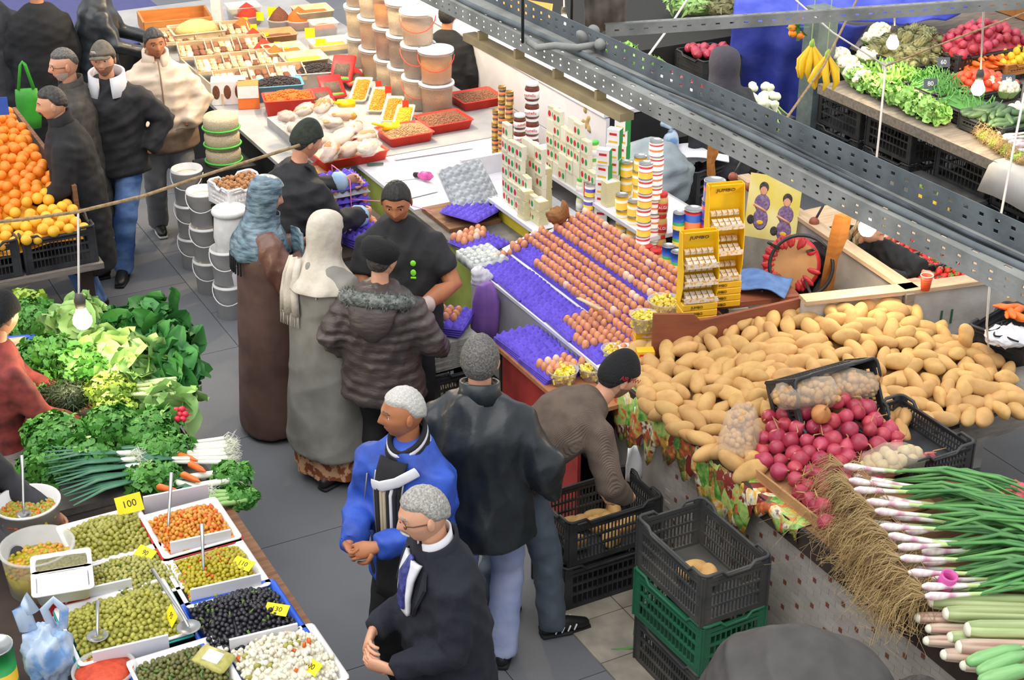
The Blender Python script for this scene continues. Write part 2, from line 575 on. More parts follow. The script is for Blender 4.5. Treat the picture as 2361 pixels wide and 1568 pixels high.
class Person:
 def __init__(s, label, pos, h, face, skin='skin_mid', lean=0.0, twist=0.0, wrists=None, feet=None, head=(0, 0, 0), hair='hair_black',
 hand=(0.5, 0.5), hand_dir=None, beard=0, bulk=1.0, belly=0.0, show_hands=(1, 1), elbow=None, pelvis=None):
  s.label, s.k = label, h / 1.75
  s.pos = Vector((pos[0], pos[1], pos[2] if len(pos) > 2 else 0.0))
  f = np.array(face, float); f /= np.linalg.norm(f)
  s.ang = math.atan2(f[1], f[0]) - math.pi / 2
  s.lean, s.skin, s.bulk, s.belly = lean, skin, bulk, belly
  s.pelv = np.array(pelvis if pelvis is not None else (0, 0, 0.0))
  B = s.bend
  wrists = wrists or ((-0.27, 0.06, 0.86), (0.27, 0.06, 0.86))
  feet = feet or ((-0.1, 0.0, 0.0), (0.1, 0.0, 0.0))
  s.feet = feet
  s.sh = [B((sx * 0.172, 0, 1.395)) for sx in (-1, 1)]
  eh = elbow or ((-0.6, -1, -0.3), (0.6, -1, -0.3))
  s.el, s.wr = [], []
  for i in (0, 1):
   e, w = ik(s.sh[i], wrists[i], 0.30, 0.265, eh[i])
   s.el.append(e); s.wr.append(w)
  s.hip, s.kn, s.an = [], [], []
  for i, sx in enumerate((-1, 1)):
   hp = np.array((sx * 0.09, 0, 0.90)) + s.pelv
   an = np.array(feet[i], float) + np.array((0, -0.03, 0.085))
   kn, an = ik(hp, an, 0.43, 0.42, (sx * 0.15, 1, 0))
   s.hip.append(hp); s.kn.append(kn); s.an.append(an)
  b = MB()
  s.torso(b, 0.82, 0.92, 1.47)
  for i in (0, 1):
   sx = 1 if i else -1
   q0 = s.sh[i] + np.array((-sx * 0.045, 0, 0)) + (s.bend((0, 0, 1.30)) - s.bend((0, 0, 1.36)))
   b.tube([q0, s.sh[i] + (s.el[i] - s.sh[i]) * 0.22, s.el[i], s.wr[i]], [0.034, 0.036, 0.038, 0.029], 10)
   b.tube([s.hip[i], s.kn[i], s.an[i]], [0.075, 0.05, 0.035], 10)
   b.tube([s.an[i] + (0, -0.03, -0.04), s.an[i] + (0, 0.12, -0.05)], [0.03, 0.024], 8)
  s.nk = B((0, 0.0, 1.50))
  s.hrot = eul(head[1] - lean * 0.0, head[2], head[0])
  up = B((0, 0, 1.6)) - B((0, 0, 1.45)); up /= np.linalg.norm(up)
  s.hc = s.nk + up * 0.035 + s.hrot @ np.array((0, 0.024, 0.098))
  b.tube([B((0, -0.01, 1.40)), s.nk, s.hc + s.hrot @ np.array((0, -0.018, -0.04))], [0.062, 0.056, 0.056], 12)
  me = remesh(b, 0.02, 'body', [skin], 3)
  co = np.empty(len(me.vertices) * 3); me.vertices.foreach_get('co', co)
  fb = MB()
  fb.add(co.reshape(-1, 3), [tuple(p.vertices) for p in me.polygons], 0)
  bpy.data.meshes.remove(me)
  hb, s.hv = head_mesh(beard)
  for v, _ in [(np.concatenate(hb.v), 0)]:
   fb.add(v @ s.hrot.T + s.hc, hb.f, hb.m)
  hd = hand_dir or (None, None)
  for i in (0, 1):
   if not show_hands[i]:
    continue
   d = s.wr[i] - s.el[i]
   n = (1.0 if i == 0 else -1.0, 0.25, 0)
   if hd[i] is not None:
    d, n = hd[i]
   add_hand(fb, s.wr[i], d, n, 1 if i == 1 else -1, hand[i])
  s.b = fb
  bm = [skin, hair, 'lip', 'stubble' if beard < 2 else hair, 'eye_white', 'eye_dark']
  s.o = fb.build('person', bm, None, True, s.pos, s.ang)
  s.o.scale = (s.k,) * 3
  tag(s.o, label, 'person')
 def bend(s, p):
  p = np.array(p, float)
  if s.lean:
   t = (p[2] - 0.90) / 0.30
   a = s.lean * sm(t) if t < 1 else s.lean
   z, q, n = 0.90, np.array((0, 0, 0.90)), 12
   if p[2] > 0.90:
    dz = (p[2] - 0.90) / n
    for i in range(n):
     aa = s.lean * sm((z + dz / 2 - 0.90 + 0.06) / 0.30)
     q = q + np.array((0, math.sin(aa), math.cos(aa))) * dz
     z += dz
    off = np.array((p[0], p[1] * math.cos(a), -p[1] * math.sin(a)))
    p = q + off
  return p + s.pelv
 def torso(s, b, k, z0, z1, widths=None, grow=0.0):
  W = [(0.70, 0.200, 0.150), (0.80, 0.195, 0.145), (0.92, 0.185, 0.135), (1.05, 0.172, 0.125), (1.18, 0.185, 0.130), (1.30, 0.195, 0.130),
 (1.38, 0.178, 0.112), (1.43, 0.130, 0.090), (1.48, 0.075, 0.070), (1.53, 0.062, 0.062)]
  zs = np.linspace(z0, z1, 12)
  pts, rad = [], []
  for z in zs:
   w = np.interp(z, [q[0] for q in W], [q[1] for q in W]) * k + grow
   d = np.interp(z, [q[0] for q in W], [q[2] for q in W]) * k + grow
   bl = s.belly * math.exp(-((z - 1.05) / 0.14) ** 2)
   pts.append(s.bend((0, 0.5 * bl - 0.01, z))); rad.append((w + bl * 0.3, d + bl * 0.5))
  b.tube(pts, rad, 24, side=(1, 0, 0), rnd=0.25)
 def front_patch(s, name, mt, x0, x1, z0, z1, off=0.022, taper=0.0, thick=1.0):
  """panel of cloth lying on the front of the torso"""
  W = [(0.70, 0.200, 0.150), (0.80, 0.195, 0.145), (0.92, 0.185, 0.135), (1.05, 0.172, 0.125), (1.18, 0.185, 0.130), (1.30, 0.195, 0.130), (1.38, 0.178, 0.112), (1.43, 0.130, 0.090), (1.48, 0.075, 0.070)]
  zs = [q[0] for q in W]
  rows = []
  for z in np.linspace(z0, z1, 14):
   t = (z - z0) / (z1 - z0)
   w = np.interp(z, zs, [q[1] for q in W]) * s.bulk + 0.016 * thick
   d = np.interp(z, zs, [q[2] for q in W]) * s.bulk + 0.016 * thick
   bl = s.belly * math.exp(-((z - 1.05) / 0.14) ** 2)
   r = []
   for x in np.linspace(x0, x1, 9):
    xx = x * (1 + taper * t)
    r.append(s.bend((xx, 0.5 * bl - 0.01 + (d + bl * 0.5) * math.sqrt(max(0.02, 1 - (xx / (w + bl * 0.3)) ** 2)) + off, z)))
   rows.append(r)
  b = MB(); b.grid(rows)
  o = s.child(name, b, [mt])
  md = o.modifiers.new('t', 'SOLIDIFY'); md.thickness = 0.016; md.offset = -1
  return o
 def child(s, name, mb, mats, smooth=True, label=None):
  o = mb.build(name, mats, s.o, smooth)
  if label:
   o['label'] = label
  return o
 def top(s, mt, name='jacket', hem=0.82, neck=1.49, thick=1.0, sleeve=1.0, wr=0.006, voxel=0.014, flare=0.0, arm=(0.078, 0.066, 0.050), short=0,
 skirt=None, wscale=18.0, wdir=(1, 1, 2.5), seed=1, sm_it=9, noarm=False):
  b = MB()
  g = 0.016 * thick
  zh = max(hem, 0.74)
  s.torso(b, s.bulk, zh, neck, grow=g)
  if skirt:                      # (bottom z, half width, half depth, folds, fold depth)
   zb, hw, hd, nf, fd = skirt
   rings = []
   n = 72
   ang = np.linspace(0, 2 * math.pi, n, endpoint=False)
   r0 = np.random.default_rng(seed).random(5) * 6
   for z in np.linspace(zb, 1.12, 14):
    t = (1.12 - z) / (1.12 - zb)
    w = (0.185 * s.bulk + g) * (1 - t) + hw * t
    d = (0.140 * s.bulk + g) * (1 - t) + hd * t
    fo = 1 + fd * t * (np.sin(ang * nf + r0[0]) * 0.6 + np.sin(ang * (nf * 0.5 + 1.0).__floor__() + r0[1] + t) * 0.6)
    rings.append(np.stack([np.cos(ang) * w * fo + s.pelv[0], np.sin(ang) * d * fo + s.pelv[1], np.full(n, z) + 0.01 * np.sin(ang * 3) * t], 1))
   v = np.concatenate(rings)
   f = []
   K = len(rings)
   for k in range(K - 1):
    for j in range(n):
     a, c = k * n + j, k * n + (j + 1) % n
     f.append((a, c, c + n, a + n))
   f.append(tuple(range(n - 1, -1, -1)))
   f.append(tuple(range((K - 1) * n, K * n)))
   b.add(v, f)
  for i in (0, 1):
   S, E, W = s.sh[i], s.el[i], s.wr[i]
   a0, a1, a2 = [r * sleeve for r in arm]
   if noarm:
    continue
   sx = 1 if i else -1
   up = (s.bend((0, 0, 1.45)) - s.bend((0, 0, 1.35))) / 0.1
   S0 = S
   inn = S0 + np.array((-sx * 0.075, 0, 0)) - up * (a0 - 0.062)
   S = S0 + (E - S0) * 0.10 + np.array((-sx * 0.006, 0, 0)) - up * (a0 - 0.075)
   if short:
    M = S + (E - S) * short
    b.tube([inn, S, M], [a0 * 0.85, a0, a1 * 1.08], 14, rnd=0.1)
   else:
    Wc = W - (W - E) / np.linalg.norm(W - E) * 0.01
    b.tube([inn, S, S + (E - S) * 0.5, E, E + (W - E) * 0.5, Wc], [a0 * 0.85, a0, (a0 + a1) * 0.5, a1, (a1 + a2) * 0.5, a2], 14, rnd=0.1)
  me = remesh(b, voxel, name, [mt], sm_it, wr, wscale, wdir, seed)
  return put(name, me, s.o)
 def trousers(s, mt, wid=1.0, wr=0.007, name='trousers', top=0.98, seed=3, to=0.05):
  b = MB()
  b.tube([(0 + s.pelv[0], s.pelv[1], 0.84 + s.pelv[2]), (s.pelv[0], s.pelv[1], 0.92 + s.pelv[2]), s.bend((0, 0, top))],
 [(0.165, 0.125), (0.178, 0.135), (0.165, 0.128)], 20, side=(1, 0, 0), rnd=0.3)
  for i in (0, 1):
   h, k, a = s.hip[i], s.kn[i], s.an[i]
   a2 = a + np.array((0, 0, to - 0.085))
   b.tube([h, h + (k - h) * 0.5, k, k + (a - k) * 0.5, a2],
 [0.098 * wid, 0.088 * wid, 0.072 * wid, 0.070 * wid, 0.066 * wid], 14, rnd=0.05)
  me = remesh(b, 0.014, name, [mt], 4, wr * 0.7, 14, (1.6, 1.6, 1.8), seed)
  return put(name, me, s.o)
 def shoes(s, mt='shoe_black', sole='sole_dark', label=None):
  for i in (0, 1):
   a = s.an[i]
   f0 = np.array((a[0], a[1] + 0.03, s.feet[i][2]))
   b = MB()
   b.tube([f0 + (0, -0.085, 0.05), f0 + (0, -0.03, 0.062), f0 + (0, 0.06, 0.05), f0 + (0, 0.13, 0.036), f0 + (0, 0.165, 0.032)],
 [(0.034, 0.036), (0.040, 0.050), (0.045, 0.038), (0.042, 0.026), (0.030, 0.020)], 14, side=(1, 0, 0))
   o = s.child('shoe', b, [mt], True, label)
   b = MB()
   b.tube([f0 + (0, -0.09, 0.013), f0 + (0, 0.05, 0.013), f0 + (0, 0.175, 0.013)], [(0.039, 0.013), (0.050, 0.013), (0.036, 0.012)], 14, side=(1, 0, 0))
   q = b.build('sole', [sole], o, True)
 def head_child(s, name, mb, mats, smooth=True, label=None):
  q = MB()
  for v in [np.concatenate(mb.v)]:
   q.add(v @ s.hrot.T + s.hc, mb.f, mb.m)
  return s.child(name, q, mats, smooth, label)
 def hair(s, mt, recede=0.0, bald=False, thick=0.011, low=0.0, label=None):
  v = s.hv
  x, y, z = v[..., 0], v[..., 1], v[..., 2]
  m = z - np.interp(y + recede, HAIR_Y, HAIR_Z) + low
  if bald:
   m2 = np.maximum(0.052 - z, -0.048 - y)
   m = np.minimum(m, m2)
  return s.head_child('hair', cap_shell(v, m, thick, 'hair', mt, noise=0.0018), [mt], True, label)
 def beanie(s, mt, z0=0.02, back=-0.03, thick=0.015, tall=0.012, name='knit_cap', label=None, band=None):
  v = s.hv
  y, z = v[..., 1], v[..., 2]
  m = z - np.interp(y, [-0.11, -0.02, 0.02, 0.11], [back, (back + z0) / 2, z0, z0 + 0.012])
  b = cap_shell(v, m * 2.2, thick, name, mt)
  q = b.v[0]
  top = np.clip((q[:, 2] - 0.04) / 0.09, 0, 1)
  q[:, 2] += tall * top ** 2
  o = s.head_child(name, b, [mt], True, label)
  if band:
   m2 = np.minimum(m, 0.045 - m)
   s_ = s.head_child('band', cap_shell(v, np.where(m2 > 0, m2 + 0.02, m2), thick + 0.004, 'band', band), [band], True)
   s_.parent = o
  return o
 def headscarf(s, mt, drop=0.34, hw=0.21, hd=0.17, big=1.0, folds=0.05, seed=0):
  """cloth over the head, face left free, draped on the shoulders"""
  n = 64
  ang = np.linspace(0, 2 * math.pi, n, endpoint=False)      # 0 = right, pi/2 = forward
  secs = [(0.135, 0.0, 0.012, 0.012), (0.131, 0, 0.045, 0.052), (0.115, 0, 0.070, 0.082), (0.085, 0, 0.086, 0.102), (0.04, 0, 0.093, 0.112),
 (0.0, 0, 0.094, 0.113), (-0.05, 0.0, 0.090, 0.108), (-0.09, 0.0, 0.088, 0.104), (-0.13, -0.005, 0.098, 0.104), (-0.17, -0.015, 0.125, 0.118),
 (-0.21, -0.025, 0.165, 0.135), (-0.26, -0.03, hw * 0.95, hd * 0.93), (-drop, -0.03, hw, hd)]
  r = np.random.default_rng(seed)
  ph = r.random(4) * 6
  G = []
  upl = s.hrot.T @ np.array((0, 0, 1.0))
  for i, (z, cy, w, d) in enumerate(secs):
   if z > -0.15:
    w, d = w * big, d * big
   t = max(0.0, (0.06 - z) / (drop + 0.06))
   fo = 1 + folds * min(1, 0.25 + t) * (np.sin(ang * 5 + ph[0] + z * 30) * 0.5 + np.sin(ang * 9 + ph[1] - z * 40) * 0.5)
   ring = np.stack([np.cos(ang) * w * fo, np.sin(ang) * d * fo + cy, np.full(n, z)], 1)
   loc = ring @ s.hrot.T + s.hc
   if z < -0.09:        # below the chin the cloth follows the shoulders, not the head
    tt = sm((-0.09 - z) / 0.12)
    stat = ring + np.array((s.nk[0], s.nk[1] + 0.015, s.nk[2] + 0.12))
    loc = loc * (1 - tt) + stat * tt
   G.append(loc)
  G = np.array(G)
  b = MB()
  f = []
  for i in range(len(secs) - 1):
   zc = (secs[i][0] + secs[i + 1][0]) / 2
   for j in range(n):
    a = ang[j] + math.pi / n
    if math.sin(a) > 0.55 and -0.105 < zc < 0.075 and abs(math.cos(a)) < 0.9 * math.sqrt(max(0.02, 1 - ((zc + 0.012) / 0.105) ** 2)):
     continue
    f.append((i * n + (j + 1) % n, i * n + j, (i + 1) * n + j, (i + 1) * n + (j + 1) % n))
  f.append(tuple(range(n)))
  b.add(G.reshape(-1, 3), f)
  o = s.child('headscarf', b, [mt], True)
  md = o.modifiers.new('thick', 'SOLIDIFY'); md.thickness = 0.006; md.offset = 1
  ms = o.modifiers.new('sub', 'SUBSURF'); ms.levels = 1; ms.render_levels = 1
  return o
 def glasses(s, mt='glass_frame'):
  b = MB()
  for sx in (-1, 1):
   pts = [(sx * (0.032 + 0.021 * math.cos(t)), 0.092 - 0.006 * abs(math.cos(t)), 0.004 + 0.016 * math.sin(t)) for t in np.linspace(0, 2 * math.pi, 15)]
   b.tube(pts, 0.0026, 6)
   b.tube([(sx * 0.053, 0.088, 0.008), (sx * 0.072, 0.06, 0.008), (sx * 0.082, 0.0, 0.006), (sx * 0.083, -0.012, -0.004)], 0.0025, 6)
  b.tube([(-0.012, 0.098, 0.006), (0, 0.101, 0.009), (0.012, 0.098, 0.006)], 0.0025, 6)
  return s.head_child('glasses', b, [mt])
 def moustache(s, mt):
  b = MB()
  b.tube([(-0.03, 0.080, -0.056), (-0.013, 0.096, -0.048), (0, 0.100, -0.046), (0.013, 0.096, -0.048), (0.03, 0.080, -0.056)],
 [(0.004, 0.004), (0.007, 0.006), (0.007, 0.006), (0.007, 0.006), (0.004, 0.004)], 8)
  return s.head_child('moustache', b, [mt])
 def collar(s, mt, r=0.078, z0=1.44, z1=1.53, open_front=0.5, name='collar', thick=0.012, tilt=0.02):
  n = 36
  b = MB()
  a = np.linspace(math.pi / 2 + open_front, math.pi / 2 + 2 * math.pi - open_front, n)
  rows = []
  for z, rr in ((z0, r * 1.25), ((z0 + z1) / 2, r * 1.02), (z1, r)):
   rows.append([s.bend((math.cos(t) * rr, math.sin(t) * rr * 0.95 + 0.0, z - tilt * math.sin(t))) for t in a])
  b.grid(rows)
  o = s.child(name, b, [mt], True)
  md = o.modifiers.new('thick', 'SOLIDIFY'); md.thickness = thick; md.offset = 0
  return o
 def world(s, p):
  R = rotz(s.ang)
  return Vector((R @ (np.array(p) * s.k)).tolist()) + s.pos
# --- the hall floor
mat('asphalt', '#5f6064', 0.75, col2='#75757a', scale=3.0, bump=0.25, bscale=90, lo=0.35, hi=0.7)
mat('slab', '#66686c', 0.65, col2='#727377', scale=2.2, bump=0.2, bscale=70, lo=0.3, hi=0.75, rnd=0.025)
mat('seam', '#98968f', 0.9)
mat('stone_tile', '#8a8378', 0.7, col2='#b3a998', scale=4, bump=0.2, bscale=60, rnd=0.10)
b = MB(); b.box((2, 10, -0.03), (40, 44, 0.04)); fl = tag(b.build('floor', ['seam']), kind='structure')
n_sl = 0
b = MB(); b.box((0, 0, 0), (0.895, 1.195, 0.02)); slab_me = b.mesh('slab', ['slab'], False)
fi = fl.matrix_world.inverted()
for i in range(-12, 8):
 for j in range(-4, 3):
  p = L(i * 1.2 + (0.6 if j % 2 else 0), -0.87 + 0.45 + j * 0.9, -0.01)
  o = put('slab', slab_me, fl, p, AX)
b = MB()
for i in range(-14, 9):
 for j in list(range(-9, -4)) + list(range(3, 12)):
  b.box(L(i * 1.2, -0.42 + j * 0.9, -0.01), (0.895, 1.195, 0.02), rotz(AX))
tag(b.build('slab', ['slab'], fl), kind='stuff')
# pale stone tiles in front of the potato counter
b = MB(); b.box((0, 0, 0), (0.33, 0.33, 0.012)); tile_me = b.mesh('floor_tile', ['stone_tile'], False)
for i in range(9):
 for j in range(2):
  put('floor_tile', tile_me, fl, L(1.25 + i * 0.336, 0.07 - j * 0.336, 0.006), AX)
def at(u, v, h):
 p = P(u, v, h)
 return (p.x, p.y)
mat('c_black', '#232326', 0.8, var=0.2, scale=25, bump=0.3, bscale=14)
mat('c_black2', '#1b1b1e', 0.85, var=0.2, scale=25, bump=0.25, bscale=16)
mat('c_leather', '#23272b', 0.38, var=0.25, scale=14, bump=0.5, bscale=10)
mat('c_navy', '#191b26', 0.9, var=0.15, scale=60, bump=0.2, bscale=200)
mat('c_blue', '#2b53b8', 0.6, col2='#1f3f95', scale=8, bump=0.5, bscale=14)
mat('c_beige', '#d8c4b0', 0.5, col2='#c6ae98', scale=6, bump=0.4, bscale=9)
mat('c_beige_low', '#8a7361', 0.55, col2='#6f5b4c', scale=6)
mat('c_greycoat', '#8d8a82', 0.85, col2='#7a776f', scale=5, bump=0.3, bscale=12)
mat('c_cream', '#d3cabb', 0.85, col2='#bfb5a6', scale=10, bump=0.4, bscale=30)
mat('c_brown', '#6d5248', 0.7, col2='#5a423a', scale=5, bump=0.3, bscale=10)
mat('c_brownleather', '#7a5549', 0.35, col2='#5f4037', scale=7, bump=0.5, bscale=12)
mat('c_scarfblue', '#7d96a4', 0.3, col2='#3a4c58', scale=11, stretch=(1.2, 1.2, 4.5), lo=0.36, hi=0.66, bump=0.35, bscale=26)  # pale and dark swirls paint the cloth's satin highlights into its colour
mat('c_puffer', '#554b49', 0.45, col2='#443b3a', scale=10, bump=0.8, bscale=16, stretch=(0.5, 0.5, 1.6))
mat('c_fur', '#4f5350', 0.9, col2='#8b8f8a', scale=30, bump=1.0, bscale=90)
mat('c_jeans', '#3a5a92', 0.8, col2='#6b8cc0', scale=5, bump=0.3, bscale=30)
mat('c_bluejeans_light', '#8f9ac2', 0.85, col2='#a9b2d2', scale=5, bump=0.3, bscale=30)
mat('c_greytrousers', '#8b8a8b', 0.8, col2='#77777a', scale=5, bump=0.3, bscale=20)
mat('c_slate', '#59616d', 0.8, col2='#49515d', scale=6, bump=0.3, bscale=20)
mat('c_knit', '#6b5b4f', 0.9, col2='#5c4d43', scale=12, wave=0.45, bscale=55)
mat('c_oldcoat', '#4a4540', 0.85, col2='#3b3733', scale=20, bump=0.2, bscale=50)
mat('c_darkgrey', '#3b3b40', 0.85, col2='#2e2e33', scale=10, bump=0.3, bscale=15)
mat('c_bentcoat', '#4d4a48', 0.7, col2='#403d3c', scale=6, bump=0.4, bscale=10)
mat('c_white', '#dcdbe0', 0.8)
mat('c_shirtblue', '#a9c2d8', 0.8, col2='#8fb0cf', scale=10)
mat('c_lime', '#8ef03a', 0.6)
mat('c_green_knit', '#33382f', 0.9, bump=0.6, bscale=80, col2='#282c25', scale=30)
mat('c_hatblack', '#19191b', 0.95, bump=0.6, bscale=90)
mat('c_red', '#a82a25', 0.8)
mat('c_capgrey', '#6f675c', 0.85, col2='#5d564d', scale=30, bump=0.3, bscale=80)
mat('c_paisley', '#8a4a2c', 0.85, col2='#d5a57c', scale=22, lo=0.48, hi=0.55)
mat('c_glove', '#e8dcd8', 0.25, alpha=0.55)
mat('c_plaid', '#8f3a34', 0.85, col2='#5f2a28', scale=14)
mat('c_zip', '#b9b6b0', 0.35, metal=0.8)
mat('c_scarf_dark', '#1f1f24', 0.9)
mat('c_scarf_pale', '#cfccd2', 0.9)
mat('c_scarf_tan', '#b5a68a', 0.9)
# --- man in dark suit coat, front centre
p = Person('grey-haired man with moustache and tortoiseshell glasses in a dark navy coat, white shirt collar', at(1028, 1113, 1.74), 1.74, (-0.90, -0.42),
 'skin_light', lean=0.10, head=(-0.12, -0.16, 0), hair='hair_grey', wrists=((-0.11, 0.30, 1.02), (0.06, 0.31, 1.09)),
 hand_dir=(((0.55, 0.75, 0.15), (0.75, -0.45, 0.3)), ((-0.75, 0.55, -0.05), (-0.5, -0.6, -0.3))), hand=(0.85, 0.75), bulk=1.08, belly=0.05)
p.top('c_navy', 'coat', hem=0.60, skirt=(0.45, 0.25, 0.20, 5, 0.02), wr=0.010, arm=(0.080, 0.068, 0.056), seed=4, sm_it=5)
p.trousers('c_black2'); p.shoes()
p.hair('hair_grey', recede=0.045)
p.moustache('hair_white'); p.glasses()
p.collar('c_white', 0.070, 1.45, 1.54, 0.35, 'shirt_collar', 0.008)
p.collar('c_navy', 0.092, 1.40, 1.515, 0.75, 'lapel_collar', 0.014)
b = MB()
for sx in (-1, 1):
 b.add([p.bend(q) for q in ((sx * 0.10, 0.085, 1.44), (sx * 0.025, 0.15, 1.16), (sx * 0.115, 0.15, 1.30), (sx * 0.135, 0.11, 1.38))], [(0, 1, 2, 3)])
o = p.child('lapel', b, ['c_navy'], False); md = o.modifiers.new('t', 'SOLIDIFY'); md.thickness = 0.012; md.offset = 1
p.front_patch('shirt', 'c_white', -0.045, 0.045, 1.22, 1.45, 0.008, 0.5)
b = MB(); b.tube([p.bend((0, 0.105, 1.46)), p.bend((0, 0.150, 1.40)), p.bend((0, 0.182, 1.25))], [(0.018, 0.012), (0.03, 0.014), (0.035, 0.012)], 8, side=(1, 0, 0))
mat('c_tie', '#2a2f6a', 0.5, col2='#4a52a0', scale=40)
p.child('necktie', b, ['c_tie'])
# --- man in blue jacket with striped scarf
p = Person('white-haired man in a bright blue zip jacket with a striped scarf, hands clasped', at(938, 897, 1.72), 1.72, (-0.55, -0.83), 'skin_tan',
 head=(-0.62, 0.02, 0), hair='hair_mixed', wrists=((-0.05, 0.33, 1.12), (0.11, 0.32, 1.06)),
 hand_dir=(((0.8, 0.5, -0.25), (0.1, -0.75, -0.5)), ((-0.85, 0.45, 0.05), (0.0, -0.6, 0.8))), hand=(0.7, 0.55), bulk=1.12)
p.top('c_blue', 'jacket', hem=0.76, wr=0.016, wscale=13, arm=(0.098, 0.085, 0.060), seed=8)
p.top('c_black2', 'pullover_hem', hem=0.70, neck=1.0, thick=0.55, wr=0.003, noarm=True)
p.trousers('c_black2'); p.shoes()
p.hair('hair_white', recede=0.055)
b = MB()
for i, t in enumerate(np.linspace(0, 2 * math.pi, 25)[:-1]):
 pass
cols = ('c_scarf_dark', 'c_scarf_pale', 'c_scarf_dark', 'c_scarf_dark', 'c_scarf_pale', 'c_scarf_dark')
ring = np.linspace(0, 2 * math.pi, 33)
for q in range(6):
 zz = 1.44 + q * 0.017
 b.tube([(math.cos(t) * (0.100 - 0.004 * q), math.sin(t) * (0.098 - 0.004 * q) + 0.008, zz - 0.055 * math.sin(t)) for t in ring], 0.0125, 8, mi=q % 6)
p.child('scarf', b, cols)
p.front_patch('pullover', 'c_black2', -0.07, 0.07, 0.74, 1.44, 0.010)
b = MB()
for q, mi in zip(range(6), (0, 1, 0, 2, 2, 0)):
 x = -0.045 + q * 0.018
 b.tube([(x, 0.125, 1.42), (x, 0.178, 1.30), (x + 0.005, 0.172, 1.10), (x + 0.008, 0.170, 0.95)], [(0.0095, 0.008)] * 4, 8, side=(1, 0, 0), mi=mi)
p.child('scarf_end', b, ['c_scarf_dark', 'c_scarf_pale', 'c_scarf_tan'])
b = MB(); b.tube([(0.085, 0.165, 1.315), (0.02, 0.185, 1.335), (-0.06, 0.172, 1.375), (-0.13, 0.115, 1.425)], [(0.026, 0.006)] * 4, 10, side=(0, 0, 1))
p.child('scarf_band', b, ['c_white'], label='wide white band of the scarf')
b = MB()
for sx in (-1, 1):
 b.tube([(sx * 0.078, 0.145, 1.38), (sx * 0.078, 0.165, 1.30), (sx * 0.076, 0.165, 1.15), (sx * 0.076, 0.157, 1.0), (sx * 0.076, 0.172, 0.80)], 0.005, 6)
 b.tube([(sx * 0.145, 0.125, 1.33), (sx * 0.155, 0.14, 1.20)], 0.004, 6)
p.child('zipper', b, ['c_zip'])
# --- man with his back turned in dark jacket
p = Person('man seen from behind in a dark blue-black jacket with pale jeans and dark greying hair', at(1105, 785, 1.78), 1.78, (0.12, 0.99), 'skin_light',
 hair='hair_mixed', wrists=((-0.30, 0.12, 0.90), (0.33, 0.10, 0.92)), bulk=1.28, head=(0.05, -0.05, 0), show_hands=(0, 0))
p.top('c_leather', 'jacket', hem=0.74, wr=0.024, arm=(0.105, 0.090, 0.066), wscale=10, wdir=(2.2, 1, 0.7), seed=5)
p.trousers('c_bluejeans_light', 1.15, top=0.95); p.shoes()
p.hair('hair_mixed', recede=0.0, low=0.004)
p.collar('c_leather', 0.086, 1.45, 1.545, 0.6)
p.collar('c_shirtblue', 0.078, 1.45, 1.525, 0.9, 'shirt_collar', 0.008)
# --- man in brown sweater bending over a crate
p = Person('man in a brown knitted sweater and black woollen cap bending over a black crate', L(1.31, -0.48), 1.72, (0.93, 0.36), 'skin_light',
 lean=1.03, head=(0.02, -0.40, 0), hair='hair_black', beard=1, wrists=((-0.08, 0.34, 0.74), (0.16, 0.34, 0.78)), feet=((-0.16, -0.28, 0), (0.12, 0.0, 0)),
 pelvis=(0, -0.18, 0.02), elbow=((-0.5, 0.3, 0.4), (0.6, -0.6, 0.6)), hand=(0.8, 0.7))
p.top('c_knit', 'sweater', hem=0.84, wr=0.006, arm=(0.082, 0.075, 0.055), seed=12, wscale=14)
p.trousers('c_slate', 1.12, top=0.97, wr=0.010); p.shoes('shoe_black', 'sole_dark', 'black trainer with pale side stripes')
for i in (0, 1):
 a = p.an[i]
 f0 = np.array((a[0], a[1] + 0.03, p.feet[i][2]))
 b = MB()
 for k in range(4):
  for sx in (-1, 1):
   b.tube([f0 + (sx * 0.047, -0.03 + k * 0.035, 0.035), f0 + (sx * 0.043, -0.015 + k * 0.035, 0.062)], 0.005, 5)
 tag(p.child('stripe', b, ['c_white']), kind='stuff')
p.hair('hair_black')
o = p.beanie('c_hatblack', 0.028, -0.05, 0.014, 0.018, label='black woollen cap with red lettering')
t = put('lettering', text_mesh('AIR MW', 0.032, 'c_red'), o)
R = Matrix(p.hrot.tolist()).to_4x4()
t.matrix_local = Matrix.Translation(p.hc.tolist()) @ R @ Matrix.Translation((0.098, 0.008, 0.028)) @ Euler((math.radians(90), 0, math.radians(90))).to_matrix().to_4x4()
# --- the egg seller
p = Person('egg seller in a black T-shirt with lime green marks looking down, plastic glove on', at(915, 405, 1.80), 1.80, (0.0, -1), 'skin_tan',
 head=(-0.05, -0.30, 0), hair='hair_black', wrists=((-0.13, 0.30, 1.10), (0.03, 0.33, 1.10)), bulk=1.18, belly=0.06,
 elbow=((-1, -0.6, -0.4), (1, -0.6, -0.4)), hand_dir=(((0.8, 0.35, -0.1), (0.3, -0.3, -0.8)), ((-0.8, 0.5, -0.2), (-0.1, -0.5, -0.8))), hand=(0.5, 0.6))
p.top('c_black', 'tshirt', hem=0.80, neck=1.50, wr=0.009, short=0.72, arm=(0.085, 0.076, 0.07), seed=21)
b = MB()
for i in (0, 1):
 E, W = p.el[i], p.wr[i]
 b.tube([p.sh[i] + (E - p.sh[i]) * 0.5, E, E + (W - E) * 0.4, W], [0.058, 0.055, 0.054, 0.034], 12)
p.child('forearm', b, ['skin_tan'])
p.trousers('c_black2'); p.shoes(); p.hair('hair_black', thick=0.006)
b = MB(); add_hand(b, p.wr[0], (0.8, 0.35, -0.1), (0.3, -0.3, -0.8), -1, 0.45, 1.22)
